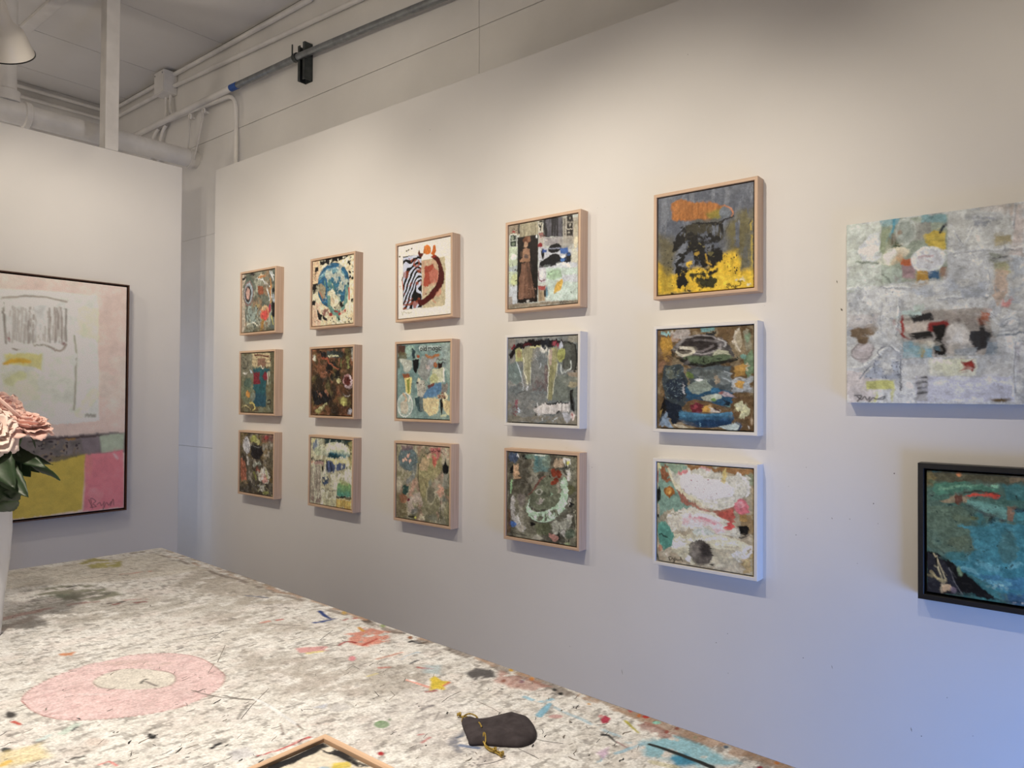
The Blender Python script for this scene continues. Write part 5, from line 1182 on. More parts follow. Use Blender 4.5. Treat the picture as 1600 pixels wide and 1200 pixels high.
('s',[(.507,.13),(.505,.276)],.0027,{'c':(146,128,112),'r':.0034,'d':.32}),
('s',[(.519,.129),(.517,.275)],.0027,{'c':(146,128,112),'r':.0034,'d':.32}),
('s',[(.601,.124),(.599,.272)],.0027,{'c':(146,128,112),'r':.0034,'d':.32}),
('s',[(.626,.122),(.625,.271)],.0027,{'c':(146,128,112),'r':.0034,'d':.32}),
('s',[(.639,.121),(.638,.27)],.0027,{'c':(146,128,112),'r':.0034,'d':.32}),
('s',[(.656,.12),(.655,.27)],.0027,{'c':(146,128,112),'r':.0034,'d':.32}),
('p',[(.529,.118),(.592,.113),(.53,.237),(.517,.27)],{'c':(205,196,180),'r':.0091,'a':.7}),
('e',(.408,.266,.0075,.0045),{'c':(160,100,95)}),
('e',(.664,.275,.0095,.0055),{'c':(130,90,80)}),
('p',[(.384,.329),(.555,.318),(.556,.384),(.396,.371)],{'c':(200,184,96),'r':.0102,'a':.75}),
('s',[(.39,.363),(.444,.351),(.503,.355)],[.0057,.0102,.0068],{'c':(206,160,48),'r':.0057}),
('s',[(.42,.435),(.468,.413)],.0159,{'c':(196,190,110),'a':.5,'r':.0113}),
('s',[(.724,.238),(.736,.362),(.728,.557)],.0029,{'c':(150,138,110),'r':.0045,'d':.25}),
('p',[(.78,.574),(.839,.575),(.839,.589),(.78,.588)],{'c':(150,142,122),'r':.0023}),
('p',[(.596,.603),(.853,.594),(.856,.605),(.622,.615)],{'c':(222,216,198),'r':.0034}),
('p',[(.036,.673),(1.0,.659),(1.002,.748),(.758,.791),(.035,.785)],{'c':(118,102,94),'r':.0045}),
('p',[(.494,.683),(.77,.68),(.774,.768),(.507,.778)],{'c':(110,98,88),'r':.0057,'v':.4,'vx':24,'vy':24}),
('k',(.571,.691,.772,.78),{'c':(130,110,88),'n':30,'s':(.0034,.0091)}),
('k',(.519,.678,.772,.78),{'c':(60,52,50),'n':24,'s':(.0034,.0091)}),
('p',[(.764,.68),(.862,.671),(.87,.748),(.774,.75)],{'c':(128,112,106),'r':.0045}),
('p',[(.862,.671),(.997,.662),(.993,.739),(.873,.746)],{'c':(166,168,138),'r':.0045}),
('p',[(.61,.755),(.778,.75),(.783,.78),(.623,.782)],{'c':(120,104,72),'r':.0045}),
('s',[(.507,.683),(.77,.676),(.869,.671)],.0034,{'c':(60,42,36),'r':.0034,'d':.2}),
('s',[(.596,.685),(.729,.681)],.0045,{'c':(150,110,50),'d':.4}),
('p',[(.035,.785),(.623,.778),(.788,.751),(.778,.993),(.411,.998),(.372,.998)],{'c':(196,166,66),'r':.0034,'v':.08}),
('p',[(.788,.751),(.993,.739),(.995,1.0),(.778,.996)],{'c':(214,124,122),'r':.0034,'v':.08}),
('e',(.844,.927,.049,.036),{'c':(220,144,138),'r':.0159,'a':.5}),
('s',[(.943,.764),(.965,.783)],.0034,{'c':(205,170,160)}),
('p',[(.034,.816),(.396,.861),(.411,.998),(.032,.992)],{'c':(16,28,66),'r':.0023}),
('s',[(.809,.948),(.828,.986),(.819,.943),(.845,.957),(.831,.968),(.848,.981),(.817,.982)],.0011,{'c':(96,56,56),'r':.0,'f':.0023}),
('s',[(.852,.973),(.867,.965),(.877,.98),(.891,.964),(.886,.997),(.903,.968),(.915,.981),(.929,.967),(.925,.984),(.939,.956),(.943,.983)],.0011,{'c':(96,56,56),'r':.0,'f':.0023}),
]},
'flat':{'base':(232,218,190),'wall':(240,232,215),'ops':[
('w',{'c':(220,205,175),'t':.55,'a':.7,'sx':4,'sy':4}),
('p',[(0,0),(1,0),(1,.05),(.7,.06),(0,.1)],{'c':(30,32,36),'r':.012,'v':.3}),
('p',[(.0,.0),(.05,0),(.07,.5),(.0,.9)],{'c':(240,230,208),'r':.01}),
('p',[(.45,.03),(.55,.02),(.56,.11),(.46,.12)],{'c':(238,230,212),'r':.01}),
('p',[(.2,.05),(.32,.04),(.3,.14),(.22,.14)],{'c':(236,226,205),'r':.01}),
('p',[(.95,0),(1,0),(1,1),(.96,1)],{'c':(34,34,38),'r':.008,'d':.3}),
('e',(.62,.3,.12,.1),{'c':(55,52,50),'r':.04,'d':.35}),
('s',[(.5,.33),(.75,.25)],.02,{'c':(50,48,48),'r':.02}),
('e',(.78,.24,.09,.06),{'c':(170,196,205),'r':.03,'d':.25}),
('e',(.82,.42,.12,.09),{'c':(165,195,206),'r':.03,'d':.25}),
('e',(.9,.27,.05,.045),{'c':(226,200,70),'r':.02}),
('e',(.85,.55,.05,.03),{'c':(220,195,60),'r':.02}),
('s',[(.35,.25),(.3,.32)],.02,{'c':(205,150,40),'r':.01}),
('s',[(.3,.35),(.42,.3)],.02,{'c':(18,17,18),'r':.01}),
('e',(.5,.65,.2,.15),{'c':(120,160,170),'r':.05}),
('e',(.3,.7,.12,.2),{'c':(200,120,80),'r':.05}),
('e',(.72,.72,.12,.12),{'c':(18,17,18),'r':.05,'d':.3}),
]},
'table':{'base':(236,229,214),'wall':(240,232,216),'ops':[
('w',{'c':(214,205,189),'t':.5,'a':.35,'sx':22,'sy':34,'f':.22,'v':.05}),
('w',{'c':(194,182,165),'t':.62,'a':.26,'sx':60,'sy':90,'f':.2,'v':.05}),
('w',{'c':(243,238,226),'t':.58,'a':.35,'sx':90,'sy':120,'f':.16,'v':.04}),
('w',{'c':(170,158,142),'t':.68,'a':.26,'sx':150,'sy':220,'f':.1}),
('w',{'c':(218,200,186),'t':.66,'a':.28,'sx':40,'sy':52,'f':.16}),
('w',{'c':(126,118,108),'t':.75,'a':.42,'sx':170,'sy':260,'f':.06}),
('w',{'c':(108,100,92),'t':.8,'a':.55,'sx':110,'sy':260,'f':.04}),
('p',[(.7174,.4846),(.8304,.616),(.9518,.6815),(.8203,.6908),(.6752,.6123)],{'c':(160,148,132),'a':.55,'r':.01318,'f':.01438,'d':.35,'rs':40,'h':.3,'sx':60,'sy':100}),
('p',[(.7646,.3657),(.8879,.4149),(.8912,.5106),(.7592,.4812)],{'c':(168,156,138),'a':.5,'r':.0137,'f':.01233,'d':.35,'rs':40,'h':.3,'sx':60,'sy':100}),
('p',[(.5029,.185),(.669,.226),(.8609,.3089),(.9001,.4042),(.6635,.3278),(.4449,.3123)],{'c':(168,158,140),'a':.5,'r':.01129,'f':.01129,'d':.36,'rs':40,'h':.3,'sx':60,'sy':100}),
('p',[(.9564,.153),(.9966,.319),(.975,.4081),(.8737,.3723),(.8469,.2394)],{'c':(160,146,126),'a':.6,'r':.00873,'f':.00873,'d':.3,'rs':40,'h':.3,'sx':60,'sy':100}),
('p',[(.5839,.0072),(.9499,.0344),(.9753,.1892),(.7854,.1619),(.5422,.0986)],{'c':(196,184,160),'a':.5,'r':.00837,'f':.00837,'rs':40,'h':.3}),
('p',[(.5959,.1355),(.647,.1288),(.7108,.1627),(.7281,.2302),(.6635,.2344),(.5897,.1951)],{'c':(136,133,112),'r':.00689,'f':.00459,'d':.46,'rs':40,'h':.3,'sx':60,'sy':100}),
('p',[(.5827,.1607),(.6417,.1842),(.611,.2138),(.5644,.2071)],{'c':(140,146,122),'r':.00522,'f':.00298,'a':.6,'d':.4,'rs':40,'h':.3,'sx':60,'sy':100}),
('p',[(.6528,.1658),(.719,.2133),(.6752,.2369),(.6372,.2091)],{'c':(116,112,100),'r':.00613,'f':.00306,'a':.6,'d':.4,'rs':40,'h':.3,'sx':60,'sy':100}),
('s',[(.4786,.2383),(.55,.2342),(.6368,.235),(.7466,.2712)],[.00599,.00533,.00333,.00133],{'c':(176,132,120),'a':.7,'d':.3,'r':.002,'f':.001,'rs':40,'h':.3,'sx':60,'sy':100}),
('s',[(.4599,.2792),(.5273,.2549)],.00572,{'c':(160,140,126),'a':.55,'d':.3,'r':.00191,'f':.00095,'rs':40,'h':.3,'sx':60,'sy':100}),
('s',[(.6769,.2636),(.7334,.2792)],.00215,{'c':(130,70,64),'d':.2,'r':.00215,'f':.00107,'rs':40,'h':.3,'sx':60,'sy':100}),
('s',[(.6552,.1503),(.6727,.1511)],.00233,{'c':(36,34,32),'r':.00233,'f':.00116,'rs':40,'h':.3}),
('s',[(.6624,.2559),(.704,.2634)],.00143,{'c':(60,44,40),'r':.00215,'f':.00107,'rs':40,'h':.3}),
('p',[(.7622,.0232),(.8144,.0052),(.8581,.0514),(.8175,.0848),(.7596,.0647)],{'c':(164,154,92),'r':.00354,'f':.00266,'d':.25,'rs':40,'h':.3,'sx':60,'sy':100}),
('s',[(.7917,.132),(.8562,.1415)],.00208,{'c':(188,140,120),'d':.25,'r':.00249,'f':.00125,'rs':40,'h':.3,'sx':60,'sy':100}),
('s',[(.8765,.0141),(.9882,.0098)],.00186,{'c':(120,108,92),'d':.3,'r':.00279,'f':.00139,'rs':40,'h':.3,'sx':60,'sy':100}),
('p',[(.3938,.4866),(.3945,.5167),(.4103,.5416),(.4374,.5585),(.489,.5774),(.5508,.5867),(.6105,.5774),(.6456,.5581),(.6562,.5371),(.6608,.4999),(.637,.4684),(.5873,.4464),(.5441,.4439),(.4953,.444),(.4463,.4545),(.4113,.4697)],{'c':(224,182,176),'a':.68,'r':.00074,'f':.00098,'sm':1,'v':.1,'rs':40,'h':.3}),
('s',[(.3938,.4866),(.3945,.5167),(.4103,.5416),(.4374,.5585),(.489,.5774),(.5508,.5867),(.6105,.5774),(.6456,.5581),(.6562,.5371),(.6608,.4999),(.637,.4684),(.5873,.4464),(.5441,.4439),(.4953,.444),(.4463,.4545),(.4113,.4697),(.3938,.4866)],.00039,{'c':(150,90,80),'r':.00049,'f':.00049,'a':.8,'rs':40,'h':.3}),
('p',[(.4925,.4853),(.4937,.505),(.5219,.5258),(.5613,.5396),(.5838,.5346),(.5957,.517),(.5808,.4965),(.5498,.4755),(.5161,.4761)],{'c':(214,204,186),'r':.00105,'f':.00105,'sm':1,'rs':40,'h':.3}),
('s',[(.4925,.4853),(.4937,.505),(.5219,.5258),(.5613,.5396),(.5838,.5346),(.5957,.517),(.5808,.4965),(.5498,.4755),(.5161,.4761),(.4925,.4853)],.00047,{'c':(130,104,92),'r':.00052,'f':.00052,'a':.8,'d':.3,'rs':40,'h':.3,'sx':60,'sy':100}),
('p',[(.5218,.4496),(.5863,.4621),(.6218,.4992),(.5569,.4729)],{'c':(190,165,150),'a':.5,'r':.00333,'f':.00278,'d':.3,'rs':40,'h':.3,'sx':60,'sy':100}),
('s',[(.5438,.5188),(.5527,.5139),(.5602,.512)],[.0013,.00104,.00052],{'c':(24,24,24),'r':.00157,'f':.00078,'rs':40,'h':.3}),
('s',[(.5523,.5195),(.5564,.5333)],.00105,{'c':(150,140,130),'r':.00157,'f':.00079,'rs':40,'h':.3}),
('s',[(.4584,.5041),(.4931,.5211)],.00075,{'c':(232,215,205),'r':.00151,'f':.00075,'rs':40,'h':.3}),
('s',[(.5858,.564),(.6052,.5924),(.633,.6161)],.00061,{'c':(110,100,90),'r':.00153,'f':.00076,'rs':40,'h':.3}),
('s',[(.6239,.6196),(.5855,.6388)],.00059,{'c':(90,84,76),'r':.00147,'f':.00073,'rs':40,'h':.3}),
('p',[(.4964,.3951),(.5211,.3988),(.5098,.407),(.4964,.4021)],{'c':(206,140,100),'r':.00116,'f':.00087,'rs':40,'h':.3}),
('p',[(.373,.5114),(.3712,.5137),(.3686,.515),(.3657,.515),(.3632,.5136),(.3615,.5112),(.361,.5082),(.3617,.5052),(.3635,.5028),(.3661,.5014),(.369,.5015),(.3715,.5028),(.3732,.5053),(.3738,.5083)],{'c':(70,66,62),'r':.00188,'f':.00141,'rs':40,'h':.3}),
('s',[(.3659,.5228),(.3692,.532)],.00138,{'c':(190,90,76),'r':.00138,'f':.00069,'rs':40,'h':.3}),
('s',[(.4001,.5676),(.4219,.5607)],.00312,{'c':(190,205,185),'a':.7,'d':.2,'r':.00134,'f':.00067,'rs':40,'h':.3,'sx':60,'sy':100}),
('s',[(.3718,.5687),(.3846,.5661)],.00218,{'c':(200,215,205),'a':.7,'r':.00131,'f':.00065,'rs':40,'h':.3}),
('s',[(.4135,.5706),(.4217,.5664)],.00112,{'c':(50,54,58),'r':.00134,'f':.00067,'rs':40,'h':.3}),
('p',[(.3403,.5712),(.339,.5727),(.3369,.5733),(.3345,.573),(.3322,.5718),(.3305,.5699),(.3298,.5677),(.3301,.5657),(.3314,.5642),(.3335,.5635),(.3359,.5638),(.3382,.5651),(.3399,.567),(.3407,.5692)],{'c':(70,74,72),'r':.00127,'f':.00064,'rs':40,'h':.3}),
('p',[(.3281,.5684),(.3674,.5769),(.3681,.6025),(.3171,.5926)],{'c':(230,205,140),'a':.6,'r':.00337,'f':.00337,'rs':40,'h':.3}),
('s',[(.3192,.5879),(.328,.5867)],.00244,{'c':(226,180,70),'a':.8,'r':.00122,'f':.00061,'rs':40,'h':.3}),
('s',[(.3854,.6131),(.3977,.6149)],.00124,{'c':(50,48,46),'r':.00124,'f':.00062,'rs':40,'h':.3}),
('p',[(.4331,.606),(.4303,.6079),(.426,.6084),(.4211,.6072),(.4165,.6047),(.4131,.6013),(.4115,.5977),(.4121,.5946),(.4147,.5926),(.419,.5921),(.424,.5932),(.4287,.5958),(.4322,.5992),(.4338,.6029)],{'c':(214,195,178),'a':.7,'r':.00217,'f':.00174,'rs':40,'h':.3}),
('s',[(.4041,.634),(.4152,.6342),(.4166,.6432)],.00082,{'c':(206,130,120),'r':.00122,'f':.00061,'rs':40,'h':.3}),
('p',[(.4868,.6216),(.4851,.623),(.4829,.6237),(.4806,.6236),(.4788,.6226),(.4777,.6209),(.4776,.619),(.4785,.6171),(.4802,.6156),(.4825,.6149),(.4848,.6151),(.4866,.6161),(.4877,.6177),(.4878,.6197)],{'c':(40,40,40),'r':.00133,'d':.3,'f':.00066,'rs':40,'h':.3,'sx':60,'sy':100}),
('s',[(.5211,.6643),(.5319,.6623)],.00171,{'c':(50,50,50),'r':.00129,'f':.00064,'rs':40,'h':.3}),
('p',[(.5298,.678),(.5584,.6807),(.5511,.6959),(.5233,.693)],{'c':(206,202,200),'a':.6,'r':.00254,'f':.00254,'rs':40,'h':.3}),
('s',[(1.0214,.1601),(1.0064,.1847)],.00178,{'c':(70,64,60),'r':.00267,'f':.00134,'rs':40,'h':.3}),
('s',[(.9617,.4544),(.9505,.475),(.9478,.4864)],[.00244,.00244,.00105],{'c':(34,58,112),'r':.00105,'f':.00105,'rs':40,'h':.3}),
('s',[(.9097,.4848),(.928,.4884),(.9576,.4885)],[.00199,.00199,.00079],{'c':(40,66,120),'r':.00099,'d':.15,'f':.00099,'rs':40,'h':.3,'sx':60,'sy':100}),
('s',[(.9153,.3418),(.9416,.3675)],.00225,{'c':(90,100,120),'a':.7,'d':.2,'r':.00225,'f':.00112,'rs':40,'h':.3,'sx':60,'sy':100}),
('p',[(.9146,.5373),(.9642,.5351),(.9888,.5629),(.9445,.5887),(.8962,.5858),(.8842,.5641)],{'c':(212,146,124),'r':.00443,'f':.00253,'d':.42,'rs':40,'h':.3,'sx':60,'sy':100}),
('s',[(.8657,.5618),(.8863,.5574),(.8953,.5675)],.00151,{'c':(160,40,40),'r':.00181,'f':.0009,'rs':40,'h':.3}),
('s',[(.8989,.5771),(.939,.5725)],.00121,{'c':(186,70,56),'r':.00181,'f':.00091,'rs':40,'h':.3}),
('s',[(.9572,.5313),(.9498,.5449)],.00195,{'c':(206,150,60),'r':.00195,'f':.00098,'rs':40,'h':.3}),
('p',[(.8044,.5389),(.849,.5554),(.8379,.5668),(.7965,.5518)],{'c':(212,158,150),'r':.00298,'f':.00179,'d':.4,'rs':40,'h':.3,'sx':60,'sy':100}),
('s',[(.8026,.5575),(.824,.5618)],.00234,{'c':(216,196,120),'a':.8,'d':.2,'r':.00175,'f':.00088,'rs':40,'h':.3,'sx':60,'sy':100}),
('p',[(.8467,.6001),(.843,.6021),(.8391,.6032),(.8359,.6031),(.8338,.602),(.8334,.6),(.8346,.5976),(.8374,.595),(.8411,.593),(.845,.5919),(.8483,.5919),(.8504,.593),(.8508,.595),(.8495,.5976)],{'c':(212,140,140),'r':.00172,'f':.00086,'rs':40,'h':.3}),
('s',[(.8379,.4463),(.853,.4482)],.00198,{'c':(214,140,118),'a':.8,'r':.00198,'f':.00099,'rs':40,'h':.3}),
('s',[(.8643,.4511),(.876,.4512)],.00167,{'c':(190,80,66),'r':.002,'f':.001,'rs':40,'h':.3}),
('s',[(.9647,.5018),(.9889,.5052)],.00201,{'c':(160,70,66),'d':.15,'r':.00201,'f':.00101,'rs':40,'h':.3,'sx':60,'sy':100}),
('p',[(.9976,.5226),(.9936,.5245),(.9891,.5253),(.9851,.5249),(.9823,.5234),(.9813,.5211),(.9822,.5183),(.9849,.5157),(.9889,.5138),(.9934,.5129),(.9975,.5132),(1.0003,.5148),(1.0014,.5172),(1.0004,.52)],{'c':(40,40,46),'r':.00201,'f':.001,'rs':40,'h':.3}),
('s',[(.9655,.6026),(.9759,.6029),(.9772,.6115),(.9928,.6146)],[.00122,.00244,.00244,.00122],{'c':(44,44,46),'r':.00183,'f':.00092,'rs':40,'h':.3}),
('p',[(.9844,.6101),(.9823,.6108),(.9796,.6108),(.9769,.6102),(.9747,.609),(.9734,.6075),(.9733,.606),(.9744,.6048),(.9765,.6041),(.9792,.6041),(.982,.6047),(.9842,.6059),(.9855,.6074),(.9856,.6089)],{'c':(150,146,140),'r':.00184,'f':.00092,'rs':40,'h':.3}),
('s',[(.9823,.568),(.9938,.5798)],.00127,{'c':(60,60,66),'r':.00191,'f':.00096,'rs':40,'h':.3}),
('s',[(.9027,.6303),(.9396,.6289)],.00287,{'c':(165,186,195),'a':.8,'d':.2,'r':.00172,'f':.00086,'rs':40,'h':.3,'sx':60,'sy':100}),
('s',[(.8988,.6441),(.9181,.6431)],.00113,{'c':(40,50,60),'r':.00169,'f':.00085,'rs':40,'h':.3}),
('s',[(.872,.616),(.9237,.6203)],.00172,{'c':(198,140,116),'a':.8,'d':.25,'r':.00172,'f':.00086,'rs':40,'h':.3,'sx':60,'sy':100}),
('s',[(.8514,.6339),(.863,.638)],.00194,{'c':(196,120,104),'a':.8,'r':.00167,'f':.00083,'rs':40,'h':.3}),
('s',[(.8985,.6571),(.9085,.669)],.00134,{'c':(176,90,80),'r':.00167,'f':.00084,'rs':40,'h':.3}),
('p',[(.9062,.6569),(.929,.6692),(.8996,.6852),(.8832,.6701)],{'c':(170,190,190),'a':.55,'r':.00336,'f':.00336,'rs':40,'h':.3}),
('p',[(.8736,.6852),(.8919,.683),(.883,.6942),(.893,.6997),(.8715,.7035),(.8619,.7133),(.8542,.7054),(.8364,.7031),(.856,.6951)],{'c':(216,188,66),'r':.00213,'f':.00106,'d':.15,'rs':40,'h':.3,'sx':60,'sy':100}),
('s',[(.8449,.6737),(.8474,.6867),(.8512,.6963)],[.00159,.00132,.00159],{'c':(226,160,140),'r':.00159,'f':.00079,'rs':40,'h':.3}),
('s',[(.8505,.6728),(.8514,.6772)],.0016,{'c':(235,228,216),'r':.0016,'f':.0008,'rs':40,'h':.3}),
('s',[(.8366,.7014),(.8511,.7056)],.00153,{'c':(150,44,34),'r':.00153,'f':.00077,'rs':40,'h':.3}),
('s',[(.8687,.702),(.888,.7008)],.0013,{'c':(206,120,80),'r':.00156,'f':.00078,'rs':40,'h':.3}),
('s',[(.812,.6419),(.8298,.6434)],.00107,{'c':(214,196,110),'a':.8,'r':.00161,'f':.00081,'rs':40,'h':.3}),
('p',[(.9334,.6972),(.9645,.6949),(.9728,.7101),(.956,.7217),(.9228,.7118)],{'c':(92,88,84),'r':.00272,'f':.00218,'d':.3,'rs':40,'h':.3,'sx':60,'sy':100}),
('s',[(.7907,.7232),(.8086,.7247)],.00145,{'c':(44,46,54),'r':.00145,'f':.00072,'rs':40,'h':.3}),
('s',[(.7797,.7237),(.7962,.723)],.00096,{'c':(110,106,100),'r':.00144,'f':.00072,'rs':40,'h':.3}),
('s',[(.8089,.7164),(.8313,.7165)],.00079,{'c':(70,66,62),'r':.00148,'f':.00074,'rs':40,'h':.3}),
('s',[(.778,.7432),(.8017,.7357)],.00056,{'c':(60,56,52),'r':.0014,'f':.0007,'rs':40,'h':.3}),
('p',[(.7267,.7259),(.7217,.728),(.716,.7288),(.7108,.7281),(.707,.726),(.7053,.723),(.7061,.7196),(.7092,.7165),(.7142,.7143),(.7199,.7135),(.7253,.7142),(.7292,.7163),(.7309,.7194),(.73,.7229)],{'c':(232,226,214),'r':.00046,'f':.00069,'rs':40,'h':.3}),
('p',[(.7254,.7253),(.7214,.7269),(.7167,.7275),(.7123,.7268),(.709,.725),(.7075,.7225),(.708,.7197),(.7105,.7172),(.7145,.7154),(.7192,.7149),(.7237,.7155),(.7271,.7174),(.7286,.7199),(.728,.7228)],{'c':(82,140,66),'r':.00055,'f':.00069,'rs':40,'h':.3}),
('p',[(.7341,.7194),(.7328,.7201),(.7315,.7204),(.7304,.7204),(.7297,.72),(.7295,.7193),(.73,.7185),(.731,.7177),(.7322,.7171),(.7336,.7168),(.7347,.7168),(.7354,.7172),(.7356,.7178),(.7351,.7186)],{'c':(70,110,50),'r':.0014,'f':.0007,'rs':40,'h':.3}),
('p',[(.6669,.7563),(.6651,.7571),(.6631,.7574),(.6612,.7571),(.6598,.7563),(.6592,.7552),(.6595,.754),(.6607,.7529),(.6624,.7521),(.6645,.7518),(.6664,.7521),(.6678,.7529),(.6684,.754),(.6681,.7552)],{'c':(180,48,50),'r':.00042,'f':.00063,'rs':40,'h':.3}),
('s',[(.7218,.7628),(.7374,.7618)],.00113,{'c':(196,96,92),'r':.00131,'f':.00065,'rs':40,'h':.3}),
('s',[(.7334,.7527),(.7401,.7549)],.00089,{'c':(190,90,86),'r':.00134,'f':.00067,'rs':40,'h':.3}),
('s',[(.5506,.698),(.5829,.7004),(.6089,.6988),(.6273,.6993)],[.00063,.00084,.00084,.00125],{'c':(196,70,66),'r':.00125,'f':.00063,'rs':40,'h':.3}),
('p',[(.7189,.6811),(.7139,.6833),(.7079,.684),(.702,.683),(.6974,.6805),(.695,.677),(.6952,.6732),(.698,.6698),(.703,.6674),(.7091,.6667),(.7151,.6676),(.7198,.6702),(.7223,.6738),(.7219,.6777)],{'c':(206,200,190),'a':.8,'r':.00242,'f':.00193,'rs':40,'h':.3}),
('p',[(.6823,.6596),(.7045,.6633),(.6916,.6695)],{'c':(165,172,186),'a':.6,'r':.00194,'f':.00194,'rs':40,'h':.3}),
('s',[(.6086,.5889),(.6253,.6085),(.6388,.6175)],.00065,{'c':(112,104,94),'r':.0015,'f':.00075,'rs':40,'h':.3}),
('s',[(.6385,.6139),(.6399,.6383),(.6355,.6644),(.6345,.6789)],[.00109,.00149,.00149,.00129],{'c':(244,240,230),'r':.0005,'h':1.2,'f':.00075,'rs':40}),
('s',[(.6354,.6765),(.6329,.6868)],[.00092,.00046],{'c':(120,112,100),'r':.00138,'f':.00069,'rs':40,'h':.3}),
('s',[(.6214,.6659),(.6058,.6834)],.00046,{'c':(130,110,98),'r':.00138,'f':.00069,'rs':40,'h':.3}),
('s',[(.6357,.6796),(.6701,.6953)],.00183,{'c':(206,160,140),'a':.6,'d':.3,'r':.00137,'f':.00069,'rs':40,'h':.3,'sx':60,'sy':100}),
('p',[(.7392,.7789),(.7737,.7703),(.7791,.7803),(.7564,.7947),(.733,.7884)],{'c':(70,84,104),'r':.00346,'f':.00259,'d':.3,'rs':40,'h':.3,'sx':60,'sy':100}),
('s',[(.7498,.7846),(.756,.7919),(.761,.7973)],.00173,{'c':(30,88,136),'r':.00087,'f':.00065,'rs':40,'h':.3}),
('k',(.7138,.7879,.7642,.8131),{'c':(90,84,82),'n':40,'s':(.00034,.00092)}),
('p',[(.8613,.6746),(.8691,.7524),(.8355,.8505),(.6991,.8004),(.6854,.7153)],{'c':(206,196,186),'a':.35,'r':.01068,'f':.01068,'d':.3,'rs':40,'h':.3,'sx':60,'sy':100}),
('s',[(.9268,.7664),(.9311,.7808),(.9498,.7841)],.00201,{'c':(150,188,198),'a':.85,'d':.15,'r':.0015,'f':.00075,'rs':40,'h':.3,'sx':60,'sy':100}),
('s',[(.895,.7958),(.9183,.7924),(.9357,.7885)],[.00332,.00284,.00142],{'c':(120,178,196),'a':.85,'r':.00142,'f':.00071,'rs':40,'h':.3}),
('s',[(.9322,.7949),(.9249,.8228),(.9143,.8673)],.0017,{'c':(170,192,196),'a':.75,'d':.25,'r':.00146,'f':.00073,'rs':40,'h':.3,'sx':60,'sy':100}),
('p',[(.9128,.8086),(.91,.8091),(.9065,.8088),(.903,.8078),(.9002,.8063),(.8986,.8045),(.8985,.8029),(.9,.8016),(.9028,.8011),(.9063,.8014),(.9099,.8024),(.9128,.804),(.9144,.8057),(.9144,.8074)],{'c':(214,160,150),'a':.8,'r':.00142,'f':.00071,'rs':40,'h':.3}),
('p',[(.9444,.8319),(.9594,.8307),(.9569,.8372),(.9434,.839),(.9354,.8361)],{'c':(166,56,72),'r':.00094,'f':.0007,'rs':40,'h':.3}),
('s',[(.9658,.8481),(.9552,.8558),(.9458,.8651)],[.0014,.00112,.0007],{'c':(196,184,76),'r':.0014,'f':.0007,'rs':40,'h':.3}),
('s',[(.9084,.8477),(.9101,.8514),(.9024,.8609)],[.00179,.00112,.00067],{'c':(56,54,52),'r':.00134,'f':.00067,'rs':40,'h':.3}),
('s',[(.9024,.8609),(.899,.8722)],.00061,{'c':(150,100,96),'r':.00131,'f':.00066,'rs':40,'h':.3}),
('p',[(.9261,.8738),(.9756,.8869),(.9803,.9098),(.9609,.9369),(.9144,.9175),(.8912,.8869)],{'c':(128,180,188),'a':.85,'r':.00526,'f':.00438,'d':.28,'rs':40,'h':.3,'sx':60,'sy':100}),
('p',[(.9083,.8962),(.933,.9034),(.9217,.9156),(.8977,.9085)],{'c':(50,140,170),'a':.9,'r':.00251,'f':.00251,'rs':40,'h':.3}),
('s',[(.839,.8646),(.896,.8706),(.9291,.8754)],.00166,{'c':(150,186,196),'a':.8,'d':.25,'r':.00124,'f':.00062,'rs':40,'h':.3,'sx':60,'sy':100}),
('p',[(.8626,.8589),(.8859,.8586),(.8543,.8669)],{'c':(196,160,186),'a':.7,'r':.00213,'f':.0017,'rs':40,'h':.3}),
('s',[(.9264,.8792),(.928,.8906),(.9282,.907),(.928,.9238)],[.00152,.00196,.00217,.00239],{'c':(32,36,34),'r':.0007,'h':1.0,'f':.00065,'rs':40}),
('s',[(.8897,.8922),(.8977,.9085)],.00249,{'c':(196,186,130),'a':.5,'d':.3,'r':.00125,'f':.00062,'rs':40,'h':.3,'sx':60,'sy':100}),
('s',[(.9884,.0165),(.9985,.3112),(1.0112,.4876),(1.0112,.6298),(1.006,.7364),(.9999,.8232),(.9975,.8889),(.9938,.9619)],[.00241,.00338,.00386,.00482,.00579,.00579,.00675,.00772],{'c':(150,128,104),'a':.7,'d':.42,'sx':30,'sy':60,'r':.00289,'f':.00145,'rs':40,'h':.3}),
('s',[(.9573,.0383),(.9726,.3234),(.9883,.4952),(.9911,.6343),(.988,.739),(.9837,.8245),(.9827,.8894),(.9804,.9615)],[.00235,.0033,.00377,.00471,.00565,.00565,.00659,.00753],{'c':(120,104,90),'a':.7,'d':.45999999999999996,'sx':30,'sy':60,'r':.00282,'f':.00141,'rs':40,'h':.3}),
('s',[(.9727,.0275),(.9854,.3174),(.9996,.4914),(1.0011,.6321),(.997,.7377),(.9918,.8239),(.99,.8891),(.9871,.9617)],[.00238,.00334,.00381,.00476,.00572,.00572,.00667,.00762],{'c':(176,140,110),'a':.7,'d':.5,'sx':30,'sy':60,'r':.00286,'f':.00143,'rs':40,'h':.3}),
('p',[(1.0001,.6781),(.9973,.6792),(.9944,.6797),(.992,.6796),(.9906,.6788),(.9905,.6776),(.9916,.6761),(.9938,.6747),(.9967,.6736),(.9996,.673),(1.002,.6731),(1.0034,.6739),(1.0036,.6751),(1.0024,.6766)],{'c':(190,150,70),'r':.00173,'d':.15,'f':.00087,'rs':40,'h':.3,'sx':60,'sy':100}),
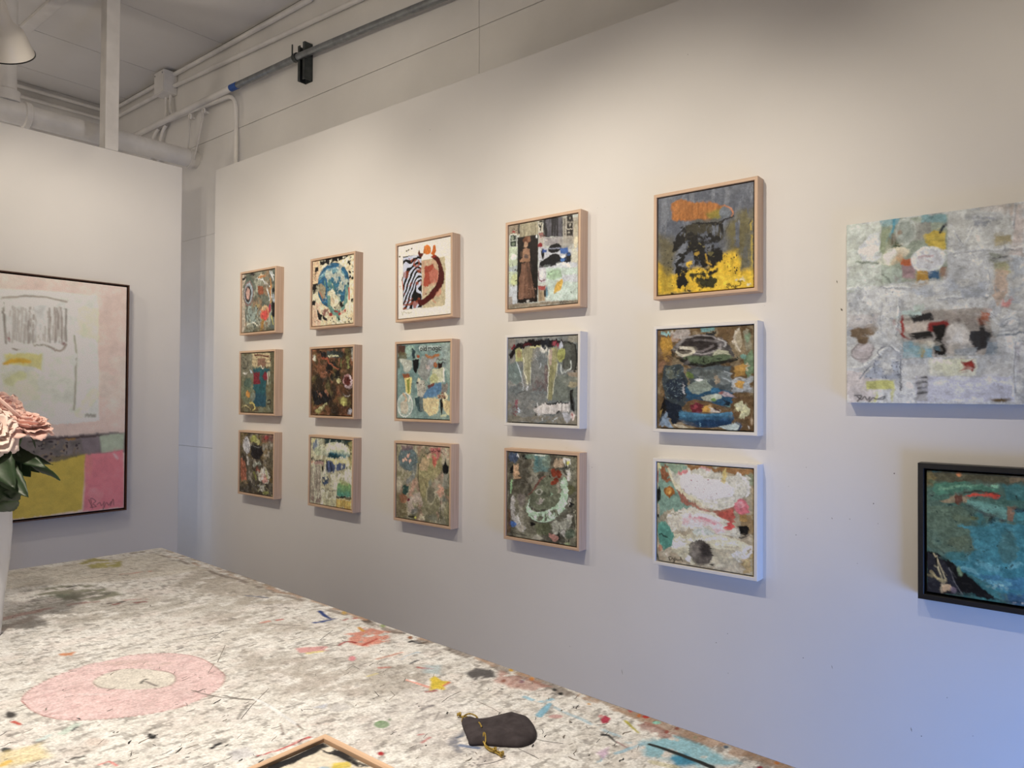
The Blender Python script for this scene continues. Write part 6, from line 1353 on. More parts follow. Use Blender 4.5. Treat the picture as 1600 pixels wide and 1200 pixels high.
('p',[(.9982,.7216),(.9954,.7225),(.9927,.723),(.9904,.7228),(.9891,.7221),(.9889,.7209),(.99,.7196),(.9922,.7184),(.9949,.7174),(.9977,.717),(1.0,.7172),(1.0013,.7179),(1.0014,.719),(1.0003,.7204)],{'c':(206,160,60),'r':.00165,'d':.15,'f':.00083,'rs':40,'h':.3,'sx':60,'sy':100}),
('p',[(.9943,.7484),(.9917,.7493),(.989,.7496),(.9868,.7494),(.9856,.7487),(.9854,.7477),(.9865,.7464),(.9885,.7453),(.9912,.7444),(.9938,.7441),(.9961,.7443),(.9974,.745),(.9975,.746),(.9964,.7473)],{'c':(214,140,56),'r':.0016,'d':.15,'f':.0008,'rs':40,'h':.3,'sx':60,'sy':100}),
('p',[(.9577,.7326),(.9551,.7335),(.9526,.7338),(.9504,.7337),(.9491,.733),(.949,.7319),(.9499,.7307),(.9519,.7295),(.9544,.7286),(.957,.7282),(.9592,.7284),(.9605,.7291),(.9606,.7302),(.9596,.7314)],{'c':(100,84,70),'r':.0016,'d':.15,'f':.0008,'rs':40,'h':.3,'sx':60,'sy':100}),
('p',[(.9753,.7461),(.9727,.7469),(.9701,.7472),(.968,.7471),(.9667,.7464),(.9666,.7453),(.9676,.7441),(.9695,.743),(.9721,.7421),(.9747,.7417),(.9769,.7419),(.9782,.7426),(.9783,.7437),(.9773,.7449)],{'c':(90,110,140),'r':.00159,'d':.15,'f':.00079,'rs':40,'h':.3,'sx':60,'sy':100}),
('p',[(.9848,.776),(.9822,.7767),(.9797,.777),(.9776,.7768),(.9763,.7761),(.9762,.7751),(.9772,.774),(.9792,.773),(.9817,.7722),(.9842,.7719),(.9864,.7721),(.9876,.7728),(.9877,.7738),(.9867,.775)],{'c':(60,56,54),'r':.00154,'d':.15,'f':.00077,'rs':40,'h':.3,'sx':60,'sy':100}),
('p',[(.978,.7851),(.9755,.7858),(.973,.7861),(.9709,.7859),(.9697,.7852),(.9696,.7842),(.9706,.7831),(.9725,.7821),(.9749,.7814),(.9774,.7812),(.9795,.7814),(.9808,.782),(.9809,.783),(.9799,.7841)],{'c':(30,28,28),'r':.00152,'d':.15,'f':.00076,'rs':40,'h':.3,'sx':60,'sy':100}),
('p',[(.978,.813),(.9756,.8136),(.9732,.8138),(.9712,.8136),(.97,.813),(.9698,.812),(.9708,.811),(.9726,.8101),(.975,.8095),(.9774,.8093),(.9795,.8095),(.9807,.8102),(.9808,.8111),(.9798,.8121)],{'c':(206,150,70),'r':.00147,'d':.15,'f':.00074,'rs':40,'h':.3,'sx':60,'sy':100}),
('p',[(.9955,.8502),(.9931,.8507),(.9908,.8509),(.9888,.8506),(.9877,.85),(.9876,.8491),(.9885,.8482),(.9903,.8474),(.9927,.8469),(.995,.8468),(.997,.8471),(.9982,.8477),(.9983,.8485),(.9973,.8495)],{'c':(206,120,60),'r':.00142,'d':.15,'f':.00071,'rs':40,'h':.3,'sx':60,'sy':100}),
('p',[(.9989,.8568),(.9965,.8572),(.9938,.8572),(.9913,.8566),(.9896,.8557),(.989,.8546),(.9896,.8535),(.9912,.8526),(.9937,.8522),(.9964,.8523),(.9989,.8528),(1.0006,.8538),(1.0013,.8549),(1.0006,.856)],{'c':(190,50,40),'r':.00142,'d':.15,'f':.00071,'rs':40,'h':.3,'sx':60,'sy':100}),
('p',[(.9932,.8644),(.9909,.8649),(.9885,.865),(.9866,.8647),(.9855,.8641),(.9854,.8633),(.9863,.8624),(.9881,.8617),(.9904,.8612),(.9927,.8611),(.9947,.8614),(.9958,.862),(.9959,.8628),(.995,.8637)],{'c':(40,40,36),'r':.0014,'d':.15,'f':.0007,'rs':40,'h':.3,'sx':60,'sy':100}),
('p',[(.9933,.8676),(.9909,.8679),(.988,.8677),(.9854,.867),(.9834,.866),(.9825,.8648),(.9829,.8636),(.9845,.8628),(.987,.8624),(.9898,.8626),(.9925,.8633),(.9945,.8644),(.9953,.8656),(.9949,.8667)],{'c':(150,205,180),'r':.00139,'d':.15,'f':.0007,'rs':40,'h':.3,'sx':60,'sy':100}),
('p',[(.9971,.8815),(.9949,.8819),(.9926,.882),(.9907,.8817),(.9896,.8811),(.9895,.8803),(.9904,.8795),(.9922,.8788),(.9944,.8784),(.9967,.8783),(.9986,.8786),(.9997,.8792),(.9998,.88),(.9989,.8808)],{'c':(140,80,66),'r':.00137,'d':.15,'f':.00069,'rs':40,'h':.3,'sx':60,'sy':100}),
('p',[(.9791,.8789),(.9769,.8793),(.9746,.8794),(.9728,.8791),(.9717,.8785),(.9716,.8778),(.9725,.8769),(.9741,.8762),(.9763,.8758),(.9786,.8757),(.9805,.876),(.9816,.8766),(.9817,.8774),(.9808,.8782)],{'c':(150,70,60),'r':.00136,'d':.15,'f':.00068,'rs':40,'h':.3,'sx':60,'sy':100}),
('p',[(.9892,.8985),(.9871,.8989),(.9848,.8989),(.983,.8986),(.9819,.898),(.9818,.8973),(.9827,.8965),(.9844,.8959),(.9866,.8955),(.9888,.8954),(.9906,.8957),(.9917,.8963),(.9918,.8971),(.9909,.8979)],{'c':(150,140,110),'r':.00133,'d':.15,'f':.00067,'rs':40,'h':.3,'sx':60,'sy':100}),
('p',[(.9935,.921),(.9914,.9213),(.9892,.9213),(.9874,.921),(.9864,.9204),(.9863,.9197),(.9872,.919),(.9888,.9184),(.9909,.9181),(.9931,.9181),(.9949,.9184),(.9959,.919),(.996,.9197),(.9952,.9204)],{'c':(80,96,110),'r':.0013,'d':.15,'f':.00065,'rs':40,'h':.3,'sx':60,'sy':100}),
('p',[(.9704,.948),(.9684,.9482),(.9664,.9482),(.9648,.9479),(.9638,.9473),(.9637,.9467),(.9644,.9461),(.966,.9456),(.9679,.9453),(.9699,.9454),(.9716,.9457),(.9726,.9462),(.9727,.9469),(.9719,.9475)],{'c':(150,44,60),'r':.00123,'d':.15,'f':.00061,'rs':40,'h':.3,'sx':60,'sy':100}),
('p',[(.9987,.9527),(.9966,.9529),(.9946,.9529),(.9928,.9526),(.9918,.952),(.9917,.9514),(.9926,.9507),(.9942,.9502),(.9962,.95),(.9983,.95),(1.0001,.9504),(1.0011,.9509),(1.0012,.9516),(1.0003,.9522)],{'c':(190,120,60),'r':.00125,'d':.15,'f':.00062,'rs':40,'h':.3,'sx':60,'sy':100}),
('p',[(.9943,.4819),(.9909,.4839),(.9875,.485),(.9846,.4852),(.983,.4843),(.9828,.4825),(.9842,.4803),(.9868,.4779),(.9902,.4759),(.9937,.4747),(.9966,.4746),(.9982,.4755),(.9984,.4773),(.997,.4796)],{'c':(196,160,90),'r':.00208,'d':.15,'f':.00104,'rs':40,'h':.3,'sx':60,'sy':100}),
('p',[(.9967,.5466),(.9935,.5482),(.9902,.5492),(.9876,.5492),(.986,.5484),(.9858,.5468),(.9871,.5448),(.9896,.5428),(.9928,.5411),(.9961,.5401),(.9989,.5401),(1.0005,.5409),(1.0006,.5425),(.9993,.5446)],{'c':(150,160,110),'r':.00196,'d':.15,'f':.00098,'rs':40,'h':.3,'sx':60,'sy':100}),
('p',[(1.0035,.5098),(1.0001,.5116),(.9967,.5127),(.9939,.5128),(.9923,.5119),(.9921,.5103),(.9935,.5081),(.9961,.5059),(.9995,.504),(1.0029,.5029),(1.0058,.5028),(1.0074,.5037),(1.0075,.5054),(1.0061,.5076)],{'c':(186,150,120),'r':.00203,'d':.15,'f':.00102,'rs':40,'h':.3,'sx':60,'sy':100}),
('p',[(.9935,.5935),(.9904,.595),(.9873,.5958),(.9847,.5957),(.9832,.5949),(.9831,.5935),(.9843,.5917),(.9867,.5899),(.9898,.5884),(.9929,.5876),(.9955,.5876),(.997,.5885),(.9972,.5899),(.9959,.5917)],{'c':(150,100,70),'r':.00188,'d':.15,'f':.00094,'rs':40,'h':.3,'sx':60,'sy':100}),
('p',[(.9917,.6447),(.9888,.6459),(.9858,.6465),(.9834,.6464),(.982,.6457),(.9818,.6443),(.983,.6428),(.9852,.6412),(.9881,.64),(.9911,.6393),(.9936,.6394),(.9951,.6402),(.9952,.6415),(.994,.6431)],{'c':(60,54,50),'r':.00178,'d':.15,'f':.00089,'rs':40,'h':.3,'sx':60,'sy':100}),
('p',[(.9568,.8293),(.9545,.8298),(.9522,.83),(.9503,.8297),(.9492,.8291),(.949,.8283),(.9499,.8273),(.9516,.8265),(.9539,.8259),(.9562,.8257),(.9581,.826),(.9593,.8266),(.9594,.8275),(.9585,.8284)],{'c':(206,150,140),'r':.00142,'d':.15,'f':.00071,'rs':40,'h':.3,'sx':60,'sy':100}),
('p',[(1.0021,.8426),(.9997,.8432),(.9973,.8433),(.9953,.843),(.9941,.8424),(.994,.8415),(.995,.8406),(.9968,.8398),(.9992,.8392),(1.0017,.8391),(1.0037,.8394),(1.0048,.84),(1.0049,.8409),(1.0039,.8418)],{'c':(176,90,80),'r':.00144,'d':.15,'f':.00072,'rs':40,'h':.3,'sx':60,'sy':100}),
('p',[(.9761,.7161),(.983,.7694),(.9497,.7698),(.9445,.7235)],{'c':(176,110,90),'a':.6,'r':.00438,'f':.00329,'d':.3,'rs':40,'h':.3,'sx':60,'sy':100}),
('p',[(.9783,.8441),(.9842,.8846),(.9601,.8813),(.9551,.8543)],{'c':(160,96,80),'a':.65,'r':.00378,'f':.00236,'d':.3,'rs':40,'h':.3,'sx':60,'sy':100}),
]},
}
LINES = [([(-1.233,1.619),(-1.176,1.659)],.0012,0),([(-1.295,1.473),(-1.228,1.56)],.0012,0),([(-1.078,1.619),(-1.036,1.545)],.0012,0),([(-1.339,1.431),(-1.306,1.468)],.0012,0),([(-1.068,1.423),(-1.006,1.457)],.0012,0),([(-1.41,1.185),(-1.367,1.221)],.0012,0),([(-1.367,1.221),(-1.303,1.266)],.0012,0),([(-1.132,.961),(-1.108,.968),(-1.07,.969)],.0012,0),([(-1.085,.914),(-1.087,.889),(-1.09,.867),(-1.101,.831)],.0012,0),([(-1.133,.737),(-1.13,.723),(-1.117,.693)],.0012,0),([(-1.178,.74),(-1.181,.704),(-1.183,.694)],.0012,0),([(-1.261,.757),(-1.239,.743),(-1.216,.736)],.0012,0),([(-1.178,1.098),(-1.188,1.073),(-1.204,1.073)],.0012,0),([(-1.158,1.074),(-1.165,1.054),(-1.188,1.045)],.0012,0),([(-1.148,1.225),(-1.12,1.236),(-1.125,1.208)],.0012,0),([(-1.214,2.456),(-1.166,2.436),(-1.133,2.447)],.0012,0),([(-.964,2.49),(-.843,2.466)],.0012,0),([(-1.143,2.496),(-1.095,2.377)],.0012,0),([(-1.111,1.474),(-1.086,1.473)],.0012,0),([(-.937,1.959),(-.912,1.887)],.0012,0),([(-1.289,1.685),(-1.166,1.647)],.0012,0)]
DASH = [(-1.104,2.233),(-.966,1.893),(-1.504,1.885),(-1.041,.696),(-.942,1.509),(-1.186,2.319),(-1.586,1.208),(-1.109,.77),(-1.403,1.364),(-1.205,.829),(-1.194,1.048),(-1.071,.655),(-.955,1.464),(-1.096,.706),(-1.097,1.375),(-1.026,1.256),(-1.357,1.929),(-1.613,1.616),(-1.381,1.486),(-1.073,1.502),(-1.0,1.784),(-1.422,1.22),(-1.36,1.42),(-1.413,2.196),(-1.029,.934),(-1.298,1.796),(-1.431,1.683),(-1.638,1.544),(-1.148,.653),(-1.256,.778),(-1.494,2.132),(-.989,.664),(-1.462,1.043),(-1.264,.943),(-1.124,1.964),(-1.487,1.054),(-1.392,2.348),(-1.029,2.167),(-1.091,2.386),(-1.379,2.335),(-1.567,1.786),(-1.584,1.135),(-1.513,1.653),(-1.345,1.677),(-1.541,1.888),(-1.551,1.207),(-1.461,2.182),(-1.197,2.001),(-1.557,1.235),(-1.17,2.51),(-.949,.781),(-1.098,.835),(-1.572,1.248),(-1.129,.661),(-1.396,1.312),(-1.021,.884),(-1.165,.993),(-1.549,1.168),(-1.102,.591),(-1.372,2.332),(-1.103,1.096),(-1.233,.783),(-1.009,2.527),(-1.108,.798),(-1.042,.731),(-1.212,1.299),(-1.078,1.206),(-1.415,1.863),(-.953,.996),(-1.699,1.442),(-1.036,1.372),(-1.396,1.589),(-1.556,1.557),(-1.413,1.076),(-1.496,1.2),(-1.396,1.125),(-1.602,1.284),(-1.221,2.212),(-1.046,1.48),(-1.359,.96),(-1.36,1.443),(-1.31,1.127),(-1.54,1.239),(-1.43,1.204),(-1.097,1.024),(-1.516,1.139),(-1.412,1.016),(-1.505,1.175),(-1.01,.915),(-1.328,2.356),(-.976,1.369),(-1.465,1.053),(-1.518,1.461),(-1.184,1.735),(-1.038,.657),(-1.13,.794),(-1.092,1.211),(-1.352,.916),(-1.244,.755),(-1.566,1.523),(-1.185,.938),(-1.273,.938),(-1.528,1.137),(-1.311,1.297),(-.99,.759),(-1.142,1.872),(-1.39,1.348),(-1.049,.592),(-1.189,1.512),(-1.466,1.578),(-1.087,1.005),(-1.495,1.074),(-1.693,1.29),(-1.067,.592),(-1.399,2.1),(-1.581,1.201),(-1.045,.728),(-1.324,2.065),(-1.536,1.127),(-1.579,1.353),(-1.048,1.067),(-1.209,2.637),(-1.024,2.074),(-1.701,1.282),(-1.524,1.173),(-1.157,.922),(-1.305,.845),(-1.015,.768),(-1.242,1.075),(-1.015,1.019),(-1.364,2.32),(-1.366,1.24),(-1.218,1.5),(-1.697,1.395),(-1.721,1.338),(-1.256,2.229),(-1.105,.746),(-1.431,1.514),(-1.319,1.134),(-1.574,1.306),(-1.122,.639),(-1.447,1.128),(-.95,.885),(-1.562,1.565),(-1.285,.878),(-.989,.817),(-1.514,1.155),(-1.155,.728),(-1.11,.683),(-1.17,.982),(-1.098,1.161),(-1.614,1.494),(-1.202,1.254),(-1.114,2.365),(-1.2,.763),(-1.015,.633),(-.971,.853),(-1.476,1.116),(-1.172,.835),(-1.278,1.643),(-1.472,1.023),(-1.194,.807),(-1.441,1.317),(-1.074,.858),(-.94,1.799),(-1.706,1.395),(-1.272,.924),(-1.391,1.36),(-1.389,1.537),(-1.468,2.166),(-1.534,1.159),(-1.591,1.407),(-1.684,1.267),(-1.18,2.364),(-1.589,1.206),(-1.267,.864),(-1.282,1.512),(-1.539,1.243),(-1.663,1.256),(-1.384,1.435),(-1.281,.862),(-1.657,1.38),(-1.542,1.401),(-1.669,1.491),(-1.264,2.086),(-1.496,2.048),(-1.529,1.083),(-.958,1.317),(-1.594,1.188),(-.985,.753),(-1.244,.889),(-1.345,2.201),(-1.477,1.7),(-1.158,1.209),(-1.416,1.217),(-1.072,.785),(-1.388,2.397),(-1.248,1.974),(-1.399,1.244),(-1.516,1.069),(-1.047,2.467),(-1.57,1.301),(-1.248,.791),(-1.448,1.287),(-.952,1.928),(-1.256,1.465),(-1.262,1.506),(-1.154,2.58),(-1.096,.848),(-.89,1.94),(-1.381,1.446),(-1.501,1.499),(-1.152,1.107),(-1.387,1.111),(-1.165,2.539),(-1.322,1.936),(-1.084,1.583),(-1.398,1.287),(-1.38,.929),(-1.336,1.427),(-1.022,1.388),(-1.06,1.0),(-1.666,1.423),(-1.014,.682),(-1.11,1.147),(-1.017,2.306),(-1.388,1.036),(-1.41,1.632),(-1.453,1.332),(-1.067,.626),(-1.306,1.617),(-1.615,1.774),(-1.115,.732),(-1.514,1.832),(-1.503,1.836)]
POUCH = [(-1.1669,.8743),(-1.1554,.8528),(-1.1329,.8373),(-1.1087,.8301),(-1.0927,.821),(-1.0893,.8068),(-1.0911,.7873),(-1.1061,.7631),(-1.1239,.7441),(-1.1446,.7337),(-1.1619,.7338),(-1.1757,.7404),(-1.1873,.756),(-1.2084,.7898),(-1.2219,.806),(-1.2108,.8219),(-1.1932,.8454),(-1.1822,.8601)]
POUCHC = (-1.1536,.7943)
CORDS = [('cord',[(-1.1589,.8463),(-1.1542,.8552),(-1.1437,.8771),(-1.1492,.8837),(-1.1595,.881),(-1.1696,.8736)],[.012,.012,.006,.004,.003,.002],.0014),('cord',[(-1.1509,.8782),(-1.155,.8881),(-1.1566,.8925)],[.003,.002,.002],.0014),('cord',[(-1.1733,.8307),(-1.1783,.8231),(-1.1833,.8154)],[.0142,.0155,.0142],.0014),('cord',[(-1.1533,.8541),(-1.1573,.8492),(-1.1591,.8457)],[.008,.0115,.0115],.0014),('cord',[(-1.2016,.7957),(-1.1939,.8016),(-1.1964,.7959),(-1.2063,.7864),(-1.2112,.7838),(-1.2162,.7691),(-1.2155,.7561),(-1.2192,.7405)],[.0105,.0125,.0125,.008,.003,.002,.002,.002],.0014),('cord',[(-1.2088,.7894),(-1.2105,.7809),(-1.2139,.7643),(-1.2119,.7558),(-1.2109,.7465)],[.0075,.003,.004,.003,.002],.0014)]
KNOTS = [((-1.1568,.8927),.0045),((-1.2167,.7434),.0045),((-1.2142,.7606),.0045)]
VASE = (-1.579,2.051)
ROSES = [((-1.614,1.863,1.401),(-.122,-1.391,1.051),.054,'rose_pale','large open pale pink rose at the front of the bouquet',3,(-1.599,2.041,1.06),[((-1.551,1.821,1.255),(-1.581,1.92,1.324),.026),((-1.55,1.851,1.267),(-1.571,1.909,1.224),.02),((-1.579,1.807,1.276),(-1.605,1.885,1.369),.03),((-1.557,1.828,1.244),(-1.582,1.892,1.213),.017)]),((-1.532,1.889,1.414),(.113,-.338,1.007),.046,'rose','pink rose facing right at the right side of the bouquet',7,(-1.587,2.051,1.06),[((-1.468,1.845,1.283),(-1.524,1.912,1.317),.017),((-1.466,1.905,1.314),(-1.533,1.956,1.33),.013),((-1.507,1.844,1.312),(-1.555,1.919,1.345),.016),((-1.546,1.878,1.303),(-1.562,1.928,1.357),.02)]),((-1.519,2.063,1.444),(.539,-.795,1.007),.046,'rose','pink rose tilted right at the back,above the other roses',11,(-1.575,2.061,1.06),[((-1.525,1.883,1.29),(-1.556,1.952,1.349),.03),((-1.499,1.915,1.296),(-1.538,1.994,1.328),.016),((-1.524,1.915,1.247),(-1.555,1.984,1.296),.024),((-1.565,1.87,1.244),(-1.583,1.922,1.309),.024)])]
WALLMARKS = [(1.445,.597,.002,1.5),(1.44,.596,.0015,1),(1.234,.559,.0012,14),(.869,.645,.0022,1),(.907,.728,.003,1),(.871,.763,.002,1.5),(.642,1.279,.002,1),(.638,1.135,.0014,2),(.573,1.143,.0014,4),(.527,1.146,.0012,4),(.457,1.142,.002,1),(.418,1.278,.004,1),(.468,1.194,.003,1.4),(.67,1.085,.002,2),(.508,1.029,.002,1),(.65,.742,.003,1),(.573,.735,.0012,8),(.379,.621,.002,6),(.356,.611,.003,1),(1.039,1.05,.0024,1),(.817,1.748,.0012,1),(.76,1.745,.0014,1),(1.356,1.23,.0014,3),(1.463,1.291,.0018,1),(1.338,2.123,.0014,1),(1.309,2.121,.0014,1),(.56,1.796,.003,3),(.548,1.718,.005,2),(1.005,2.558,.002,1.5),(2.161,2.58,.003,1),(1.53,.875,.0012,3),(1.901,.906,.002,1),(2.99,1.026,.0014,1),(1.053,.543,.0014,1),(.299,.724,.002,1.4),(.244,.645,.0014,2),(.691,1.221,.0012,2)]
LAMPAIM = (.4,.62,-.68)
# ------------------------------------------------------------------ helpers
def tag(o, label=None, cat=None, group=None, kind=None):
    if label: o['label'] = label
    if cat: o['category'] = cat
    if group: o['group'] = group
    if kind: o['kind'] = kind
    return o
def empty(name, loc=(0, 0, 0), rot=(0, 0, 0), label=None, cat=None, group=None):
    o = bpy.data.objects.new(name, None); COL.objects.link(o); o.location = loc; o.rotation_euler = rot
    o.empty_display_size = .05
    return tag(o, label, cat, group)
def obj(name, me, mat=None, parent=None, loc=None, rot=None):
    o = bpy.data.objects.new(name, me); COL.objects.link(o)
    if mat and not me.materials: me.materials.append(mat)
    if parent: o.parent = parent
    if loc: o.location = loc
    if rot: o.rotation_euler = rot
    return o
def mesh(name, verts, faces, smooth=False):
    me = bpy.data.meshes.new(name); me.from_pydata([tuple(map(float, v)) for v in verts], [], faces); me.update()
    if smooth: me.polygons.foreach_set('use_smooth', [True]*len(me.polygons))
    return me
class MB:
    def __init__(s): s.v = []; s.f = []
    def add(s, v, f):
        n = len(s.v); s.v += list(v); s.f += [tuple(i+n for i in q) for q in f]; return s
    def box(s, x0, x1, y0, y1, z0, z1):
        return s.add([(x0,y0,z0),(x1,y0,z0),(x1,y1,z0),(x0,y1,z0),(x0,y0,z1),(x1,y0,z1),(x1,y1,z1),(x0,y1,z1)],
                     [(0,3,2,1),(4,5,6,7),(0,1,5,4),(1,2,6,5),(2,3,7,6),(3,0,4,7)])
    def tube(s, pts, r, n=12, cap=True):
        pts = [Vector(p) for p in pts]; rs = r if isinstance(r, (list, tuple)) else [r]*len(pts)
        vv = []; ff = []; up = None
        for i, p in enumerate(pts):
            t = (pts[min(i+1, len(pts)-1)]-pts[max(i-1, 0)]).normalized()
            if up is None: up = Vector((0, 0, 1)) if abs(t.z) < .9 else Vector((1, 0, 0))
            a = t.cross(up).normalized(); b = a.cross(t).normalized(); up = b
            for k in range(n):
                w = 2*math.pi*k/n; vv.append(p+(a*math.cos(w)+b*math.sin(w))*rs[i])
        for i in range(len(pts)-1):
            for k in range(n): ff.append((i*n+k, i*n+(k+1) % n, (i+1)*n+(k+1) % n, (i+1)*n+k))
        if cap: ff += [tuple(range(n-1, -1, -1)), tuple(range((len(pts)-1)*n, len(pts)*n))]
        return s.add(vv, ff)
    def lathe(s, prof, n=32, M=None, close=False):
        vv = []; ff = []
        for (r, z) in prof:
            for k in range(n):
                w = 2*math.pi*k/n; p = Vector((r*math.cos(w), r*math.sin(w), z)); vv.append(M @ p if M else p)
        m = len(prof)
        for i in range(m-1 if not close else m):
            j = (i+1) % m
            for k in range(n): ff.append((i*n+k, i*n+(k+1) % n, j*n+(k+1) % n, j*n+k))
        return s.add(vv, ff)
    def me(s, name, smooth=False, bev=0):
        m = mesh(name, s.v, s.f, smooth)
        if bev:
            bm = bmesh.new(); bm.from_mesh(m)
            bmesh.ops.bevel(bm, geom=bm.edges[:], offset=bev, segments=2, affect='EDGES', profile=.6); bm.to_mesh(m); bm.free()
        return m
def shade_auto(me, ang=40):
    me.polygons.foreach_set('use_smooth', [True]*len(me.polygons)); me.set_sharp_from_angle(angle=math.radians(ang)); return me
def curve(pts, n=6): return [Vector(p) for p in smooth_path(pts, False, n)]
def rounded(pts, rad, n=6):
    P = [Vector(p) for p in pts]; out = [P[0]]
    for i in range(1, len(P)-1):
        a = (P[i-1]-P[i]); b = (P[i+1]-P[i]); r = min(rad, a.length*.49, b.length*.49)
        A = P[i]+a.normalized()*r; B = P[i]+b.normalized()*r
        for k in range(n+1):
            t = k/n; out.append(A*(1-t)**2+P[i]*2*t*(1-t)+B*t*t)
    return out+[P[-1]]

# ------------------------------------------------------------------ materials (all node based)
def base_mat(name, col, rough=.6, metal=0., spec=.5):
    m = bpy.data.materials.new(name); m.use_nodes = True
    b = m.node_tree.nodes['Principled BSDF']
    b.inputs['Base Color'].default_value = tuple(col)+(1,); b.inputs['Roughness'].default_value = rough
    b.inputs['Metallic'].default_value = metal; b.inputs['Specular IOR Level'].default_value = spec
    return m, m.node_tree, b
def noisy(name, col, rough=.6, metal=0., var=.08, scale=8, stretch=(1, 1, 1), bump=.1, bscale=60, col2=None, spec=.5, dist=.002):
    m, nt, b = base_mat(name, col, rough, metal, spec)
    N, L = nt.nodes, nt.links
    tc = N.new('ShaderNodeTexCoord'); mp = N.new('ShaderNodeMapping'); mp.inputs['Scale'].default_value = stretch
    L.new(tc.outputs['Object'], mp.inputs[0])
    n = N.new('ShaderNodeTexNoise'); n.inputs['Scale'].default_value = scale; n.inputs['Detail'].default_value = 6
    L.new(mp.outputs[0], n.inputs['Vector'])
    r = N.new('ShaderNodeValToRGB'); c2 = col2 or tuple(c*(1-var*2) for c in col)
    r.color_ramp.elements[0].position = .32; r.color_ramp.elements[1].position = .68
    r.color_ramp.elements[0].color = tuple(c2)+(1,); r.color_ramp.elements[1].color = tuple(min(1, c*(1+var)) for c in col)+(1,)
    L.new(n.outputs['Fac'], r.inputs[0]); L.new(r.outputs[0], b.inputs['Base Color'])
    if bump:
        n2 = N.new('ShaderNodeTexNoise'); n2.inputs['Scale'].default_value = bscale; n2.inputs['Detail'].default_value = 4
        L.new(mp.outputs[0], n2.inputs['Vector'])
        bp = N.new('ShaderNodeBump'); bp.inputs['Strength'].default_value = bump; bp.inputs['Distance'].default_value = dist
        L.new(n2.outputs['Fac'], bp.inputs['Height']); L.new(bp.outputs[0], b.inputs['Normal'])
    return m
def paint_mat(name, rough=.5, weave=0., fine=.0):
    m, nt, b = base_mat(name, (1, 1, 1), rough, spec=.28)
    N, L = nt.nodes, nt.links
    a = N.new('ShaderNodeAttribute'); a.attribute_name = 'pigment'
    tc = N.new('ShaderNodeTexCoord')
    n = N.new('ShaderNodeTexNoise'); n.inputs['Scale'].default_value = 240; n.inputs['Detail'].default_value = 5; L.new(tc.outputs['Object'], n.inputs['Vector'])
    mr = N.new('ShaderNodeMapRange'); mr.inputs['From Min'].default_value = .3; mr.inputs['From Max'].default_value = .7
    mr.inputs['To Min'].default_value = 1-fine; mr.inputs['To Max'].default_value = 1+fine*.6
    L.new(n.outputs['Fac'], mr.inputs['Value'])
    mx = N.new('ShaderNodeVectorMath'); mx.operation = 'SCALE'; L.new(a.outputs['Color'], mx.inputs[0]); L.new(mr.outputs[0], mx.inputs['Scale'])
    L.new(mx.outputs[0], b.inputs['Base Color'])
    bp = N.new('ShaderNodeBump'); bp.inputs['Strength'].default_value = .25; bp.inputs['Distance'].default_value = .0008
    L.new(n.outputs['Fac'], bp.inputs['Height']); L.new(bp.outputs[0], b.inputs['Normal'])
    return m
def wood_mat(name, c1, c2, axis='x', rough=.5):
    st = {'x': (1.5, 40, 40), 'z': (40, 40, 1.5)}[axis]
    return noisy(name, c1, rough, 0, 0, 3, st, .08, 5, c2)
